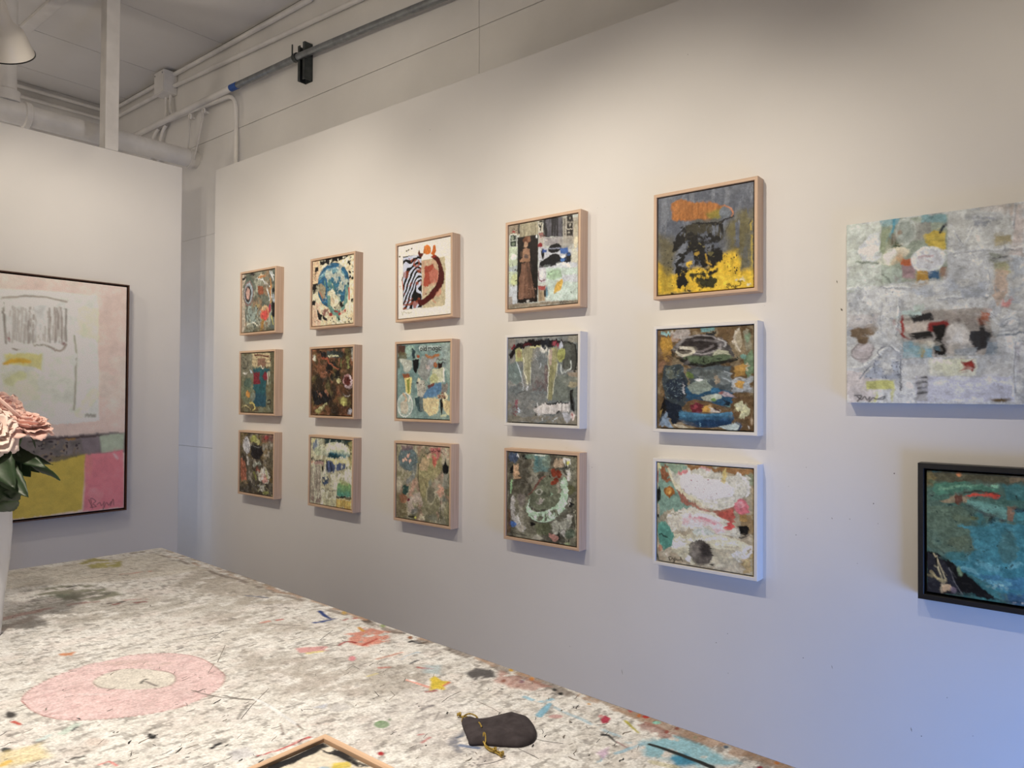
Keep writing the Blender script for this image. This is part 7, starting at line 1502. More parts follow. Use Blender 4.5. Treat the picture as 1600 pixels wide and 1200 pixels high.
MAT = dict(
    wall=noisy('white_wall_paint', (.80, .785, .765), .62, var=.012, scale=2.2, bump=.10, bscale=140, dist=.0006),
    partition=noisy('partition_paint', (.80, .785, .765), .62, var=.012, scale=2.6, bump=.10, bscale=140, dist=.0006),
    concrete=noisy('painted_concrete', (.78, .765, .745), .7, var=.03, scale=3, bump=.35, bscale=22, dist=.004),
    ceiling=noisy('painted_ceiling', (.74, .725, .705), .75, var=.05, scale=1.3, bump=.3, bscale=18, dist=.004),
    pipe=noisy('painted_pipe', (.79, .77, .745), .45, var=.05, scale=9, bump=.25, bscale=40, dist=.002),
    galv=noisy('galvanised_steel', (.30, .32, .33), .38, .85, var=.12, scale=30, bump=.05),
    strut=noisy('dark_strut_steel', (.075, .085, .085), .45, .6, var=.15, scale=30, bump=.05),
    tape=noisy('blue_tape', (.02, .09, .36), .5, var=.08, bump=0),
    black=noisy('black_lacquer', (.012, .012, .013), .42, var=.1, bump=.03),
    gap=noisy('dark_backing', (.02, .017, .014), .9, var=.1, bump=0),
    maple_h=wood_mat('maple_grain_level', (.72, .52, .37), (.60, .41, .28), 'x', .5),
    maple_v=wood_mat('maple_grain_upright', (.72, .52, .37), (.60, .41, .28), 'z', .5),
    walnut_h=wood_mat('walnut_level', (.105, .045, .026), (.06, .026, .016), 'x', .45),
    walnut_v=wood_mat('walnut_upright', (.105, .045, .026), (.06, .026, .016), 'z', .45),
    white_frame=noisy('white_frame_paint', (.84, .825, .80), .45, var=.01, bump=.03),
    art=paint_mat('oil_paint', .42, fine=.10),
    table_top=paint_mat('paint_spattered_board', .6, fine=.24),
    table_leg=wood_mat('pale_timber', (.55, .40, .26), (.44, .31, .19), 'z', .6),
    floor=noisy('worn_floor', (.42, .36, .30), .55, var=.12, scale=3, bump=.1),
    lamp=noisy('white_lamp_enamel', (.80, .76, .69), .3, var=.01, bump=0),
    felt=noisy('charcoal_felt', (.058, .050, .056), .95, var=.14, scale=60, bump=.3, bscale=300, spec=.15, dist=.001),
    cord=noisy('gold_cord', (.36, .25, .05), .45, .3, var=.2, scale=200, bump=.3, bscale=400),
    vase=noisy('glazed_porcelain', (.74, .76, .82), .18, var=.01, bump=0),
    rose=noisy('rose_petal', (.86, .53, .47), .6, var=.05, scale=30, bump=.06, bscale=90, col2=(.88, .64, .57), spec=.25),
    rose_pale=noisy('pale_rose_petal', (.90, .68, .62), .6, var=.04, scale=30, bump=.06, bscale=90, col2=(.90, .78, .71), spec=.25),
    leaf=noisy('rose_leaf', (.022, .048, .018), .45, var=.25, scale=18, bump=.2, bscale=40),
    stem=noisy('rose_stem', (.05, .10, .035), .5, var=.2, scale=30, bump=.1),
    mark_dark=noisy('dark_dried_paint', (.035, .034, .036), .5, var=.3, scale=40, bump=.1),
    mark_grey=noisy('grey_dried_paint', (.22, .20, .18), .6, var=.3, scale=40, bump=.1),
    seam=noisy('grimy_joint', (.46, .43, .40), .9, var=.2, bump=0),
    sill=noisy('window_frame_paint', (.10, .10, .11), .4, var=.05, bump=0),
)
def glass_mat():
    m = bpy.data.materials.new('window_glass'); m.use_nodes = True; nt = m.node_tree; N, L = nt.nodes, nt.links
    N.remove(N['Principled BSDF']); t = N.new('ShaderNodeBsdfTransparent'); g = N.new('ShaderNodeBsdfGlossy'); g.inputs['Roughness'].default_value = .02
    f = N.new('ShaderNodeFresnel'); f.inputs[0].default_value = 1.45; mx = N.new('ShaderNodeMixShader')
    L.new(f.outputs[0], mx.inputs[0]); L.new(t.outputs[0], mx.inputs[1]); L.new(g.outputs[0], mx.inputs[2]); L.new(mx.outputs[0], N['Material Output'].inputs[0])
    return m
MAT['glass'] = glass_mat()
def emit_mat(name, c, s):
    m, nt, b = base_mat(name, c, .5); b.inputs['Emission Color'].default_value = tuple(c)+(1,); b.inputs['Emission Strength'].default_value = s; return m
MAT['bulb'] = emit_mat('lamp_bulb', (1, .85, .65), 4)

def struct(name, mb, mat, **k):
    return tag(obj(name, mb.me(name, **k), MAT[mat]), kind='structure')

# ------------------------------------------------------------------ the room
H = 3.555; XL, XW, YF, YB = -5.0, .125, -.66, 5.61
struct('floor', MB().box(XL-.1, XW+.3, YF-.1, YB+.1, -.1, 0), 'floor')
ceil = struct('ceiling', MB().box(XL-.1, XW+.3, YF-.1, YB+.1, H+.014, H+.2), 'seam')
ys = [YF, -.3, .6, 1.75, 2.900, 4.044, 4.745, 5.341, YB]; xs = [XL, -3.7, -2.5, -1.28, XW]
for i in range(len(ys)-1):
    for j in range(len(xs)-1):
        g = .0025
        p = MB().box(xs[j]+g, xs[j+1]-g, ys[i]+g, ys[i+1]-g, H, H+.016).me('ceiling_panel')
        obj('ceiling_panel', p, MAT['ceiling'], ceil)
# the old concrete wall behind the white display wall: big slabs with open joints
wout = struct('wall_outer', MB().box(XW+.02, XW+.3, YF, YB+.1, 0, H+.02), 'seam')
yj = [YF, .3, 2.004, 3.868, YB]; zj = [0, 1.145, 2.435, 3.012, H]
for i in range(4):
    for k in range(4):
        g = .0008; dx = .004*((i*3+k) % 3) if k < 3 else 0
        top = (k == 3)
        ya, yb = yj[i], yj[i+1]
        if top and i in (1,): continue
        if top and i == 0: yb = yj[2]
        obj('concrete_slab', MB().box(XW+dx*.4, XW+.03, ya+g, yb-g, zj[k]+g, zj[k+1]-(g if k < 3 else 0)).me('concrete_slab', bev=.0015), MAT['concrete'], wout)
bx0, bx1, bz0, bz1 = -1.35, -.45, .75, 1.75
struct('wall_back', MB().box(XL-.1, bx0, YB, YB+.12, 0, H+.02).box(bx1, XW+.3, YB, YB+.12, 0, H+.02).box(bx0, bx1, YB, YB+.12, 0, bz0).box(bx0, bx1, YB, YB+.12, bz1, H+.02), 'concrete')
wb = tag(empty('added_window', ((bx0+bx1)/2, YB, bz0)), kind='structure'); w2 = (bx1-bx0)/2; wh = bz1-bz0  # invented window, added to go with the blue back fill
for a in ((-w2, w2, 0, .05), (-w2, w2, wh-.05, wh), (-w2, -w2+.05, .05, wh-.05), (w2-.05, w2, .05, wh-.05)):
    obj('window_bar', MB().box(a[0], a[1], .02, .1, a[2], a[3]).me('window_bar'), MAT['sill'], wb)
obj('window_pane', MB().box(-w2+.05, w2-.05, .06, .065, .05, wh-.05).me('window_pane'), MAT['glass'], wb)
struct('wall_left', MB().box(XL-.12, XL, YF, YB, 0, H+.02), 'wall')
# front wall with an assumed, unseen window sized and placed for the blue light
wx0, wx1, wz0, wz1 = -1.24, -.16, .04, 1.00
struct('wall_front', MB().box(XL-.1, wx0, YF-.12, YF, 0, H).box(wx1, XW+.3, YF-.12, YF, 0, H).box(wx0, wx1, YF-.12, YF, 0, wz0).box(wx0, wx1, YF-.12, YF, wz1, H), 'wall')
win = tag(empty('assumed_window', ((wx0+wx1)/2, YF, wz0)), kind='structure'); w2 = (wx1-wx0)/2; wh = wz1-wz0  # unseen window, assumed to go with the blue light on the wall
for a in ((-w2, w2, 0, .05), (-w2, w2, wh-.05, wh), (-w2, -w2+.05, .05, wh-.05), (w2-.05, w2, .05, wh-.05), (-.025, .025, .05, wh-.05)):
    obj('window_bar', MB().box(a[0], a[1], -.1, -.02, a[2], a[3]).me('window_bar'), MAT['sill'], win)
for a in ((-w2+.05, -.025), (.025, w2-.05)):
    obj('window_pane', MB().box(a[0], a[1], -.065, -.06, .05, wh-.05).me('window_pane'), MAT['glass'], win)
# display wall and free-standing partition, both 2.74 m high
wr = struct('wall_right', MB().box(0, .085, YF, 3.889, 0, 2.742), 'wall', bev=.004)
struct('wall_partition', MB().box(-3.2, -.135, 4.0, 4.11, 0, 2.743), 'partition', bev=.004)
# nail holes, pencil ticks and scuffs on the display wall
sm = MB()
rnd = random.Random(3)
for (y, z, s, l) in WALLMARKS:
    a = rnd.uniform(0, 6.28) if l < 3 else 1.35
    d = Vector((math.cos(a), math.sin(a)))*s*l*.5; nrm = Vector((-d.y, d.x)).normalized()*s*.5
    q = [(y-d.x, z-d.y), (y+nrm.x, z+nrm.y), (y+d.x, z+d.y), (y-nrm.x, z-nrm.y)]
    sm.add([(-.0004, a_, b_) for a_, b_ in q]+[(.0005, a_, b_) for a_, b_ in q], [(3, 2, 1, 0), (0, 1, 5, 4), (1, 2, 6, 5), (2, 3, 7, 6), (3, 0, 4, 7)])
tag(obj('scuff_marks', sm.me('scuff_marks'), MAT['mark_grey'], wr), 'tiny nail holes and scuffs on the white wall', kind='stuff')

# ------------------------------------------------------------------ painted surfaces
def grid_mesh(name, us, vs, w, h, depth, C, Ht, flat=False):
    """front grid in the XZ plane at y=-depth (thickness of paint pushes to -y), box body back to y=0"""
    nu, nv = len(us), len(vs)
    V_, U_ = np.meshgrid(vs, us, indexing='ij')
    co = np.empty((nv*nu, 3), np.float32)
    co[:, 0] = (U_.ravel()-.5)*w; co[:, 1] = -depth-Ht.ravel()*.001; co[:, 2] = (.5-V_.ravel())*h
    i = np.arange(nv*nu).reshape(nv, nu)
    f = np.stack([i[:-1, :-1], i[1:, :-1], i[1:, 1:], i[:-1, 1:]], -1).reshape(-1, 4)
    ring = np.concatenate([i[0, :-1], i[:-1, -1], i[-1, :0:-1], i[:0:-1, 0]])
    back = co[ring].copy(); back[:, 1] = 0
    b0 = nv*nu; m = len(ring); bi = np.arange(b0, b0+m)
    side = np.stack([ring, np.roll(ring, -1), np.roll(bi, -1), bi], -1)
    corners = [b0+0, b0+nu-1, b0+nu-1+nv-1, b0+2*(nu-1)+nv-1]
    co = np.concatenate([co, back]); fq = np.concatenate([f, side])
    me = bpy.data.meshes.new(name)
    nf = len(fq)
    me.vertices.add(len(co)); me.vertices.foreach_set('co', co.ravel())
    me.loops.add(nf*4+4); me.loops.foreach_set('vertex_index', np.concatenate([fq.ravel(), np.array(corners)]).astype(np.int32))
    me.polygons.add(nf+1); me.polygons.foreach_set('loop_start', np.arange(nf+1, dtype=np.int32)*4)
    me.update(calc_edges=True); me.validate()
    sm_ = np.zeros(len(me.polygons), bool); sm_[:len(f)] = True; me.polygons.foreach_set('use_smooth', sm_)
    at = me.color_attributes.new('pigment', 'FLOAT_COLOR', 'POINT')
    rgba = np.ones((len(co), 4), np.float32); c = C.reshape(-1, 3); rgba[:b0, :3] = c; rgba[b0:, :3] = c[ring]
    at.data.foreach_set('color', rgba.ravel())
    return me
TEX = dict(a02=.04, a03=.14, a04=.14, a12=.18, a10=.2, a24=.18, a13=.2, pink=.04, flat=.1, big=.16, teal=.2, a20=.4, a11=.4, a23=.32, a22=.24)
DRAG = dict(a01=.007, a02=.003, a03=.005, a12=.008, pink=.003, flat=.005, big=.004, a04=.008, teal=.006)
SCUM = dict(a00=.3, a01=.0, a10=.3, a11=.45, a20=.5, a21=.35, a02=.0, a12=.22, a22=.45, a03=.22, a13=.3, a23=.12, a04=.2, a14=.2, a24=.15, pink=.08, flat=.15, big=.35, teal=.4)
def canvas_mesh(key, n, w, h, depth):
    a = ART[key]; asp = w/h
    us = np.linspace(0, 1, max(8, int(n*asp))); vs = np.linspace(0, 1, n)
    C, T = paint(us, vs, asp, a['ops'], a['base'], a['wall'], .80, seed=int(sum(map(ord, key))) % 17+1, scum=SCUM.get(key, .4), tex=TEX.get(key, .26), drag=DRAG.get(key, .015), gam=1.06 if key == 'pink' else 1.14, grain=.03 if key == 'pink' else .10, sat=.95 if key in ('pink', 'a04', 'a02') else .84)
    return grid_mesh('canvas', us, vs, w, h, depth, C, T)
_rails = {}
def rail_meshes(w, h, fw, dep, tone):
    k = (w, h, fw, dep, tone)
    if k in _rails: return _rails[k]
    out = []; W, Hh = w/2, h/2; b = .0012
    mats = {'maple': ('maple_h', 'maple_v'), 'white': ('white_frame',)*2, 'black': ('black',)*2, 'walnut': ('walnut_h', 'walnut_v')}[tone]
    for side in range(4):
        L_ = W if side < 2 else Hh; off = Hh if side < 2 else W
        prof = [(0, 0), (0, -dep+b), (b, -dep), (fw-b, -dep), (fw, -dep+b), (fw, 0)]      # (inset, y)
        vv = []
        for sgn in (-1, 1):
            for (i_, y) in prof:
                a = sgn*(L_-i_); c = off-i_
                vv.append({0: (a, y, c), 1: (-a, y, -c), 2: (-c, y, a), 3: (c, y, -a)}[side])
        n = len(prof)
        ff = [(k_, (k_+1) % n, n+(k_+1) % n, n+k_) for k_ in range(n)]+[tuple(range(n-1, -1, -1)), tuple(range(n, 2*n))]
        me = mesh('frame_rail', vv, ff)
        bm = bmesh.new(); bm.from_mesh(me); bmesh.ops.recalc_face_normals(bm, faces=bm.faces[:]); bm.to_mesh(me); bm.free()
        me.materials.append(MAT[mats[0] if side < 2 else mats[1]]); out.append(me)
    _rails[k] = out; return out
def framed(key, n, loc, rot, size, tone, label, fw=.0105, dep=.045, gap=.0035, group=None, set_back=.004, name='framed_painting'):
    w, h = size
    r = empty(name, loc, rot, label, 'painting', group)
    for m in rail_meshes(w, h, fw, dep, tone): obj('frame_rail', m, None, r)
    iw, ih = w-2*fw, h-2*fw
    obj('backing_board', MB().box(-iw/2, iw/2, -.012, -.001, -ih/2, ih/2).me('backing_board'), MAT['gap'], r)
    cw, ch = iw-2*gap, ih-2*gap
    c = obj('canvas', canvas_mesh(key, n, cw, ch, dep-set_back-.013), MAT['art'], r, (0, -.0125, 0))
    return r
RW = (0, 0, -math.pi/2)
S = .335
NS = [120, 128, 150, 180, 215]
CY = [3.372, 2.753, 2.150, 1.545, .932]; CZ = [.470+1.48, .051+1.48, -.367+1.48]
LAB = {
 (0,0): ('maple', 'small maple framed abstract with a black and pink ring, left end of top row'),
 (0,1): ('maple', 'maple framed abstract of a big blue-green swirl on cream, top row'),
 (0,2): ('maple', 'maple framed collage of zebra stripes beside a dark red crescent on cream'),
 (0,3): ('maple', 'maple framed collage of a woman in a long brown dress on black'),
 (0,4): ('maple', 'maple framed abstract with a black mass over yellow and grey, right end of top row'),
 (1,0): ('maple', 'maple framed abstract with a teal figure and dark red squares, left end of middle row'),
 (1,1): ('maple', 'maple framed dark brown and black abstract with a small pink ring at its right edge'),
 (1,2): ('maple', 'maple framed pale teal collage lettered old magic along its top'),
 (1,3): ('white', 'white framed grey abstract with two cream tooth-like wedges under a dark band'),
 (1,4): ('white', 'white framed abstract head-like form with a blue bowl shape at the bottom'),
 (2,0): ('maple', 'maple framed murky brown abstract with a black patch, left end of bottom row'),
 (2,1): ('maple', 'maple framed cream abstract with teal loaf shape and green block, bottom row'),
 (2,2): ('maple', 'maple framed olive abstract with a thin black arch line, bottom row'),
 (2,3): ('maple', 'maple framed dark abstract with a pale green smile-shaped crescent'),
 (2,4): ('white', 'white framed abstract of white and pink sweeps above a dark grey ball'),
}
TILT = {(0,2): -.012, (2,1): .006, (1,3): .005}
for (r, c), (tone, lab) in LAB.items():
    framed('a%d%d' % (r, c), 230 if (r, c) == (1, 2) else NS[c], (0, CY[c], CZ[r]), (0, TILT.get((r, c), 0), -math.pi/2), (S, S), tone, lab, group='square paintings hung in three rows on the white wall')
# large unframed canvas at the right
ub = empty('stretched_canvas', (0, .285, .2215+1.48), RW, 'large unframed white textured canvas with collage patches, no frame, at the right', 'painting')
obj('canvas', canvas_mesh('big', 330, .48, .478, .040), MAT['art'], ub)
# teal painting in a black frame under it
framed('teal', 240, (0, .186, -.3375+1.48), RW, (.34, .341), 'black', 'black framed teal and blue abstract hung below the large white canvas', fw=.0135, dep=.045, gap=.005, set_back=.010)
# big pink painting on the partition
framed('pink', 330, (-.432-.455, 4.0, -.029+1.48), (0, 0, 0), (.91, 1.178), 'walnut', 'large pink and yellow painting in a thin dark walnut frame on the partition', fw=.006, dep=.05, gap=.007, set_back=.004)
# small framed painting lying flat on the table
framed('flat', 200, (-1.398-.1675, .957-.1675, .9005), (-math.pi/2, 0, 0), (S, S), 'maple', 'maple framed cream painting lying face up on the table at the lower edge', fw=.0105, dep=.0385, gap=.0045)

# ------------------------------------------------------------------ work table
TW, TL, TH = 1.22, 2.44, .90
P0 = Vector((-.831, 2.718)); E1 = Vector((-.117, -2.335)).normalized(); E2 = Vector((E1.y, -E1.x))
table = empty('work_table', (P0.x, P0.y, 0), (0, 0, 0), 'long work table with a white top covered in dried paint splashes and smudges', 'table')
ang = math.atan2(E2.y, E2.x)-math.pi
table.rotation_euler = (0, 0, ang)          # local +x = towards the picture wall, local -y = towards the camera
us = np.linspace(0, 1, 520)
t_ = np.linspace(0, 1, 560); near = .95; far = 3.3                     # rows get closer together towards the near end
vs = 1-(1/(1/near+(1/far-1/near)*t_)-near)/(far-near); vs = np.sort(vs)
a = ART['table']
Cc, Tt = paint(us, vs, .5, a['ops'], a['base'], a['wall'], .82, seed=5, grain=.10, gs=(260, 420), scum=0, tex=0, gam=1.0, drag=0, sat=1.)
tm = grid_mesh('table_top', us, vs, TW, TL, .022, Cc, Tt*.45)
obj('table_top', tm, MAT['table_top'], table, (-TW/2, -TL/2, TH-.022), (-math.pi/2, 0, 0))
ap = .07
for nm, b_ in (('apron', (-TW+ap, -ap, -ap-.02, -ap, TH-.12, TH-.022)), ('apron', (-TW+ap, -ap, -TL+ap, -TL+ap+.02, TH-.12, TH-.022)), ('apron', (-TW+ap, -TW+ap+.02, -TL+ap+.02, -ap-.02, TH-.12, TH-.022)), ('apron', (-ap-.02, -ap, -TL+ap+.02, -ap-.02, TH-.12, TH-.022))):
    obj(nm, MB().box(*b_).me(nm), MAT['table_leg'], table)
for lx in (-TW+ap+.02, -ap-.10):
    for ly in (-TL+ap+.02, -ap-.10):
        obj('leg', MB().box(lx, lx+.08, ly, ly+.08, 0, TH-.022).me('leg', bev=.003), MAT['table_leg'], table)
def to_table(x, y):
    d = Vector((x, y))-P0; return Vector((-d.dot(E2), -d.dot(E1)))
def ribbon(mb, pts, w, z=.0006):
    pts = [Vector(p) for p in pts]; vv = []; n = len(pts)
    for i, p in enumerate(pts):
        t = (pts[min(i+1, n-1)]-pts[max(i-1, 0)]); nr = Vector((-t.y, t.x)).normalized()
        ww = w*(.25+.75*math.sin(math.pi*(i+.6)/(n+.2)))
        vv += [(p.x+nr.x*ww, p.y+nr.y*ww, TH), (p.x, p.y, TH+z), (p.x-nr.x*ww, p.y-nr.y*ww, TH)]
    ff = []
    for i in range(n-1):
        a_ = i*3; ff += [(a_, a_+1, a_+4, a_+3), (a_+1, a_+2, a_+5, a_+4)]
    mb.add(vv, ff)
md, mg = MB(), MB(); rnd = random.Random(8)
for pts, w, c in LINES: ribbon(md if rnd.random() < .5 else mg, [to_table(*p) for p in pts], w*.8)
for (x, y) in DASH:
    p = to_table(x, y); L_ = rnd.uniform(.004, .022)*rnd.choice((.5, 1, 1)); th = rnd.gauss(.35, .35) if rnd.random() < .8 else rnd.uniform(0, 3.14)
    d = Vector((math.cos(th), math.sin(th))); nr = Vector((-d.y, d.x))
    if not (-TW+.02 < p.x < -.02 and -TL+.02 < p.y < -.02): continue
    q = [p+d*L_*(k/3-.5)+nr*rnd.uniform(-.12, .12)*L_ for k in range(4)]
    ribbon(md if rnd.random() < .55 else mg, q, rnd.choice((.0006, .0008, .0012, .002)))
tag(obj('paint_marks', md.me('paint_marks'), MAT['mark_dark'], table), 'black dried paint dashes and scratches', kind='stuff')
tag(obj('paint_marks', mg.me('paint_marks'), MAT['mark_grey'], table), 'grey dried paint dashes and scratches', kind='stuff')

# ------------------------------------------------------------------ drawstring pouch
pc = Vector((-1.135, .80, TH+.0008))
pouch = empty('drawstring_pouch', pc, (0, 0, 0), 'small charcoal felt pouch with a gold drawstring lying on the table', 'pouch')
O = np.array(POUCH)-np.array([pc.x, pc.y]); O = smooth_path(O, True, 4); cen = np.array(POUCHC)-np.array([pc.x, pc.y])
mb = MB(); vv = []; ff = []; n = len(O); rings = [(1, .0), (1.0, .004), (.98, .0075), (.88, .0110), (.6, .0130), (.3, .0135)]
for s_, z in rings:
    for k, p in enumerate(O):
        q = cen+(p-cen)*s_; wr_ = .0004*math.sin(k*.9)*(s_ < .99)
        vv.append((q[0], q[1], z+wr_))
vv.append((cen[0], cen[1], .0136))
for i in range(len(rings)-1):
    for k in range(n): ff.append((i*n+k, i*n+(k+1) % n, (i+1)*n+(k+1) % n, (i+1)*n+k))
for k in range(n): ff.append(((len(rings)-1)*n+k, (len(rings)-1)*n+(k+1) % n, len(vv)-1))
ff.append(tuple(range(n-1, -1, -1)))
me = mesh('pouch_body', vv, ff, True)
bm = bmesh.new(); bm.from_mesh(me); bmesh.ops.recalc_face_normals(bm, faces=bm.faces[:]); bm.to_mesh(me); bm.free()
obj('pouch_body', me, MAT['felt'], pouch)
def pz(p, z): return Vector((p[0]-pc.x, p[1]-pc.y, z))
for nm, pts, zz, rr in CORDS:
    q = curve([pz(p, z) for p, z in zip(pts, zz)], 5)
    obj(nm, MB().tube(q, rr, 8).me(nm, True), MAT['cord'], pouch)
for p, z in KNOTS:
    q = pz(p, z); kb = MB()
    for k in range(3):
        w = [q+Vector((math.cos(t)*.0032, math.sin(t)*.0026, math.sin(t*2+k)*.0018+.0006*k)) for t in np.linspace(k, k+6.28, 14)]
        kb.tube(w, .0014, 6)
    obj('knot', kb.me('knot', True), MAT['cord'], pouch)

# ------------------------------------------------------------------ vase of roses
vx, vy = VASE
vase = empty('vase', (vx, vy, TH+.0004), (0, 0, 0), 'tall white porcelain vase of pink roses standing on the table', 'vase')
prof = [(0, .004), (.044, .004), (.046, 0), (.050, .002), (.0525, .02), (.057, .09), (.066, .18), (.070, .25), (.069, .30), (.063, .335), (.058, .35), (.056, .353), (.0535, .35), (.059, .33), (.065, .29), (.066, .25), (.062, .18), (.053, .09), (.048, .03), (0, .025)]
obj('vase_body', shade_auto(MB().lathe(prof, 48).me('vase_body'), 50), MAT['vase'], vase)
def petal_mesh(h, w, cup, curl, seed):
    rn = random.Random(seed); nu_, nv_ = 9, 8; vv = []; ff = []
    for j in range(nv_+1):
        t = j/nv_
        wid = w*(.35+.65*math.sin(math.pi*min(1, t*.62+.12)))*(1 if t < .85 else (1-((t-.85)/.15)**2*.35))
        for i in range(nu_+1):
            s_ = i/nu_*2-1
            x = s_*wid
            out = cup*(t**.8) + curl*max(0, t-.55)**2*4 - .55*w*(s_*s_)*(1-.55*t)
            z = h*t*(1-.10*s_*s_) - curl*1.4*max(0, t-.7)**2*3 - .06*h*(abs(s_) > .9)*(t > .9)
            rf = .0016*math.sin(s_*7+seed)*t*t + .001*rn.uniform(-1, 1)*t
            vv.append((x, out+rf, z))
    m_ = nu_+1
    for j in range(nv_):
        for i in range(nu_): ff.append((j*m_+i, j*m_+i+1, (j+1)*m_+i+1, (j+1)*m_+i))
    me = mesh('petal', vv, ff, True)
    bm = bmesh.new(); bm.from_mesh(me)
    bmesh.ops.solidify(bm, geom=bm.faces[:], thickness=.0007); bm.to_mesh(me); bm.free()
    me.polygons.foreach_set('use_smooth', [True]*len(me.polygons))
    return me
def leaf_mesh(L_, W_, fold, droop, seed):
    n = 12; vv = []; ff = []; rn = random.Random(seed)
    for i in range(n+1):
        t = i/n; w = W_*(math.sin(math.pi*t**.8)**.85)*(1-.15*t)
        saw = 1+(.06 if i % 2 else -.03)
        z = -droop*t*t*L_
        for s_ in (-1, -.5, 0, .5, 1):
            vv.append((t*L_, s_*w*saw, z+fold*abs(s_)*w+.0015*math.sin(9*t+seed+s_)))
    for i in range(n):
        for k in range(4): ff.append((i*5+k, i*5+k+1, (i+1)*5+k+1, (i+1)*5+k))
    me = mesh('leaf', vv, ff, True)
    bm = bmesh.new(); bm.from_mesh(me); bmesh.ops.solidify(bm, geom=bm.faces[:], thickness=.0006); bm.to_mesh(me); bm.free()
    me.polygons.foreach_set('use_smooth', [True]*len(me.polygons))
    return me
def rose(cen, axis, R, mat, label, seed, stem_to, leaves):
    axis = Vector(axis).normalized(); rn = random.Random(seed)
    root = empty('rose', cen, (0, 0, 0), label, 'rose', 'pink roses in the vase')
    Q = axis.to_track_quat('Z', 'Y').to_matrix().to_4x4()
    layers = [(3, .10, .55, .72, .00), (4, .20, .60, .80, .02), (5, .32, .62, .86, .08), (6, .46, .66, .90, .20), (7, .60, .70, .86, .38), (7, .74, .74, .76, .60)]
    for li, (cnt, rad, wd, ht, cu) in enumerate(layers):
        for k in range(cnt):
            ph = 2*math.pi*(k+.5*(li % 2)+.15*rn.random())/cnt
            me = petal_mesh(R*1.05*ht*(1+.05*rn.random()), R*wd*.72, R*(.10+.30*rad), R*cu*.55, seed*31+li*9+k)
            o = obj('petal', me, MAT[mat], root)
            B = Matrix.Rotation(ph, 4, 'Z') @ Matrix.Translation((0, R*rad*.62, R*.06*(5-li)*.2)) @ Matrix.Rotation(-(.05+.16*li+.05*rn.random()), 4, 'X')
            o.matrix_local = Q @ Matrix.Translation((0, 0, -R*.52)) @ B
    for k in range(5):
        o = obj('sepal', leaf_mesh(R*.7, R*.13, .3, .9, k), MAT['leaf'], root)
        o.matrix_local = Q @ Matrix.Translation((0, 0, -R*.55)) @ Matrix.Rotation(k*1.2566, 4, 'Z') @ Matrix.Translation((R*.15, 0, 0))
    b = Vector(Q @ Vector((0, 0, -R*.5))); e = Vector(stem_to)-Vector(cen)
    pts = curve([b, b-axis*.03, b.lerp(e, .55)-axis*.01, e], 5)
    obj('hip', MB().tube([b-axis*.012, b-axis*.006, b, b+axis*.006], [.0035, .008, .011, .012], 12).me('hip', True), MAT['stem'], root)
    obj('stem', MB().tube(pts, .0028, 8).me('stem', True), MAT['stem'], root)
    for i, (tip, basep, W_) in enumerate(leaves):
        tip = Vector(tip)-Vector(cen); bp = Vector(basep)-Vector(cen); d = tip-bp
        o = obj('leaf', leaf_mesh(d.length, W_, .25, .12, seed+i*3), MAT['leaf'], root)
        x = d.normalized(); y = Vector((0, 0, 1)).cross(x).normalized()
        y = (y*.55+Vector((_f.cross(x))).normalized()*.8*(1 if (_f.cross(x)).dot(y) > 0 else -1)).normalized(); z = x.cross(y).normalized(); y = z.cross(x)
        Mx = Matrix((x, y, z)).transposed().to_4x4(); Mx.translation = bp; o.matrix_local = Mx
    return root
for a in ROSES: rose(*a)

# ------------------------------------------------------------------ overhead: pipes, conduits, post, lamp
def pipe(name, pts, r, mat, label, cat, rad=None, n=14, group=None):
    P = rounded(pts, rad) if rad else [Vector(p) for p in pts]
    return tag(obj(name, shade_auto(MB().tube(P, r, n).me(name), 50), MAT[mat]), label, cat, group)
post = tag(obj('support_post', MB().box(-.544, -.478, 3.999-.0, 4.072, 2.743, H).me('support_post', bev=.003), MAT['pipe']), 'square white post rising from the partition top to the ceiling', 'post')
# drain pipe with tee
dr = empty('drain_pipe', (-.875, 4.36, 2.925), (0, 0, 0), 'thick white cast drain pipe running behind the partition top into the wall', 'pipe')
b = Vector((-.875, 4.36, 2.925))
obj('pipe_run', shade_auto(MB().tube([Vector((-3.2, 4.36, 2.925))-b, Vector((XW+.01, 4.36, 2.925))-b], .054, 24).me('pipe_run'), 50), MAT['pipe'], dr)
obj('riser', shade_auto(MB().tube([(0, 0, .03), (0, 0, H-2.925)], .040, 20).me('riser'), 50), MAT['pipe'], dr)
obj('tee_sleeve', shade_auto(MB().tube([(-.085, 0, 0), (-.083, 0, 0), (.085, 0, 0), (.087, 0, 0)], [.056, .060, .060, .056], 24).me('tee_sleeve'), 50), MAT['pipe'], dr)
for x in (-.085, .085):
    obj('tee_collar', shade_auto(MB().tube([(x-.018, 0, 0), (x-.012, 0, 0), (x+.012, 0, 0), (x+.018, 0, 0)], [.060, .068, .068, .060], 24).me('tee_collar'), 50), MAT['pipe'], dr)
obj('tee_collar', shade_auto(MB().tube([(0, 0, .045), (0, 0, .066), (0, 0, .100), (0, 0, .108)], [.062, .056, .056, .042], 24).me('tee_collar'), 50), MAT['pipe'], dr)
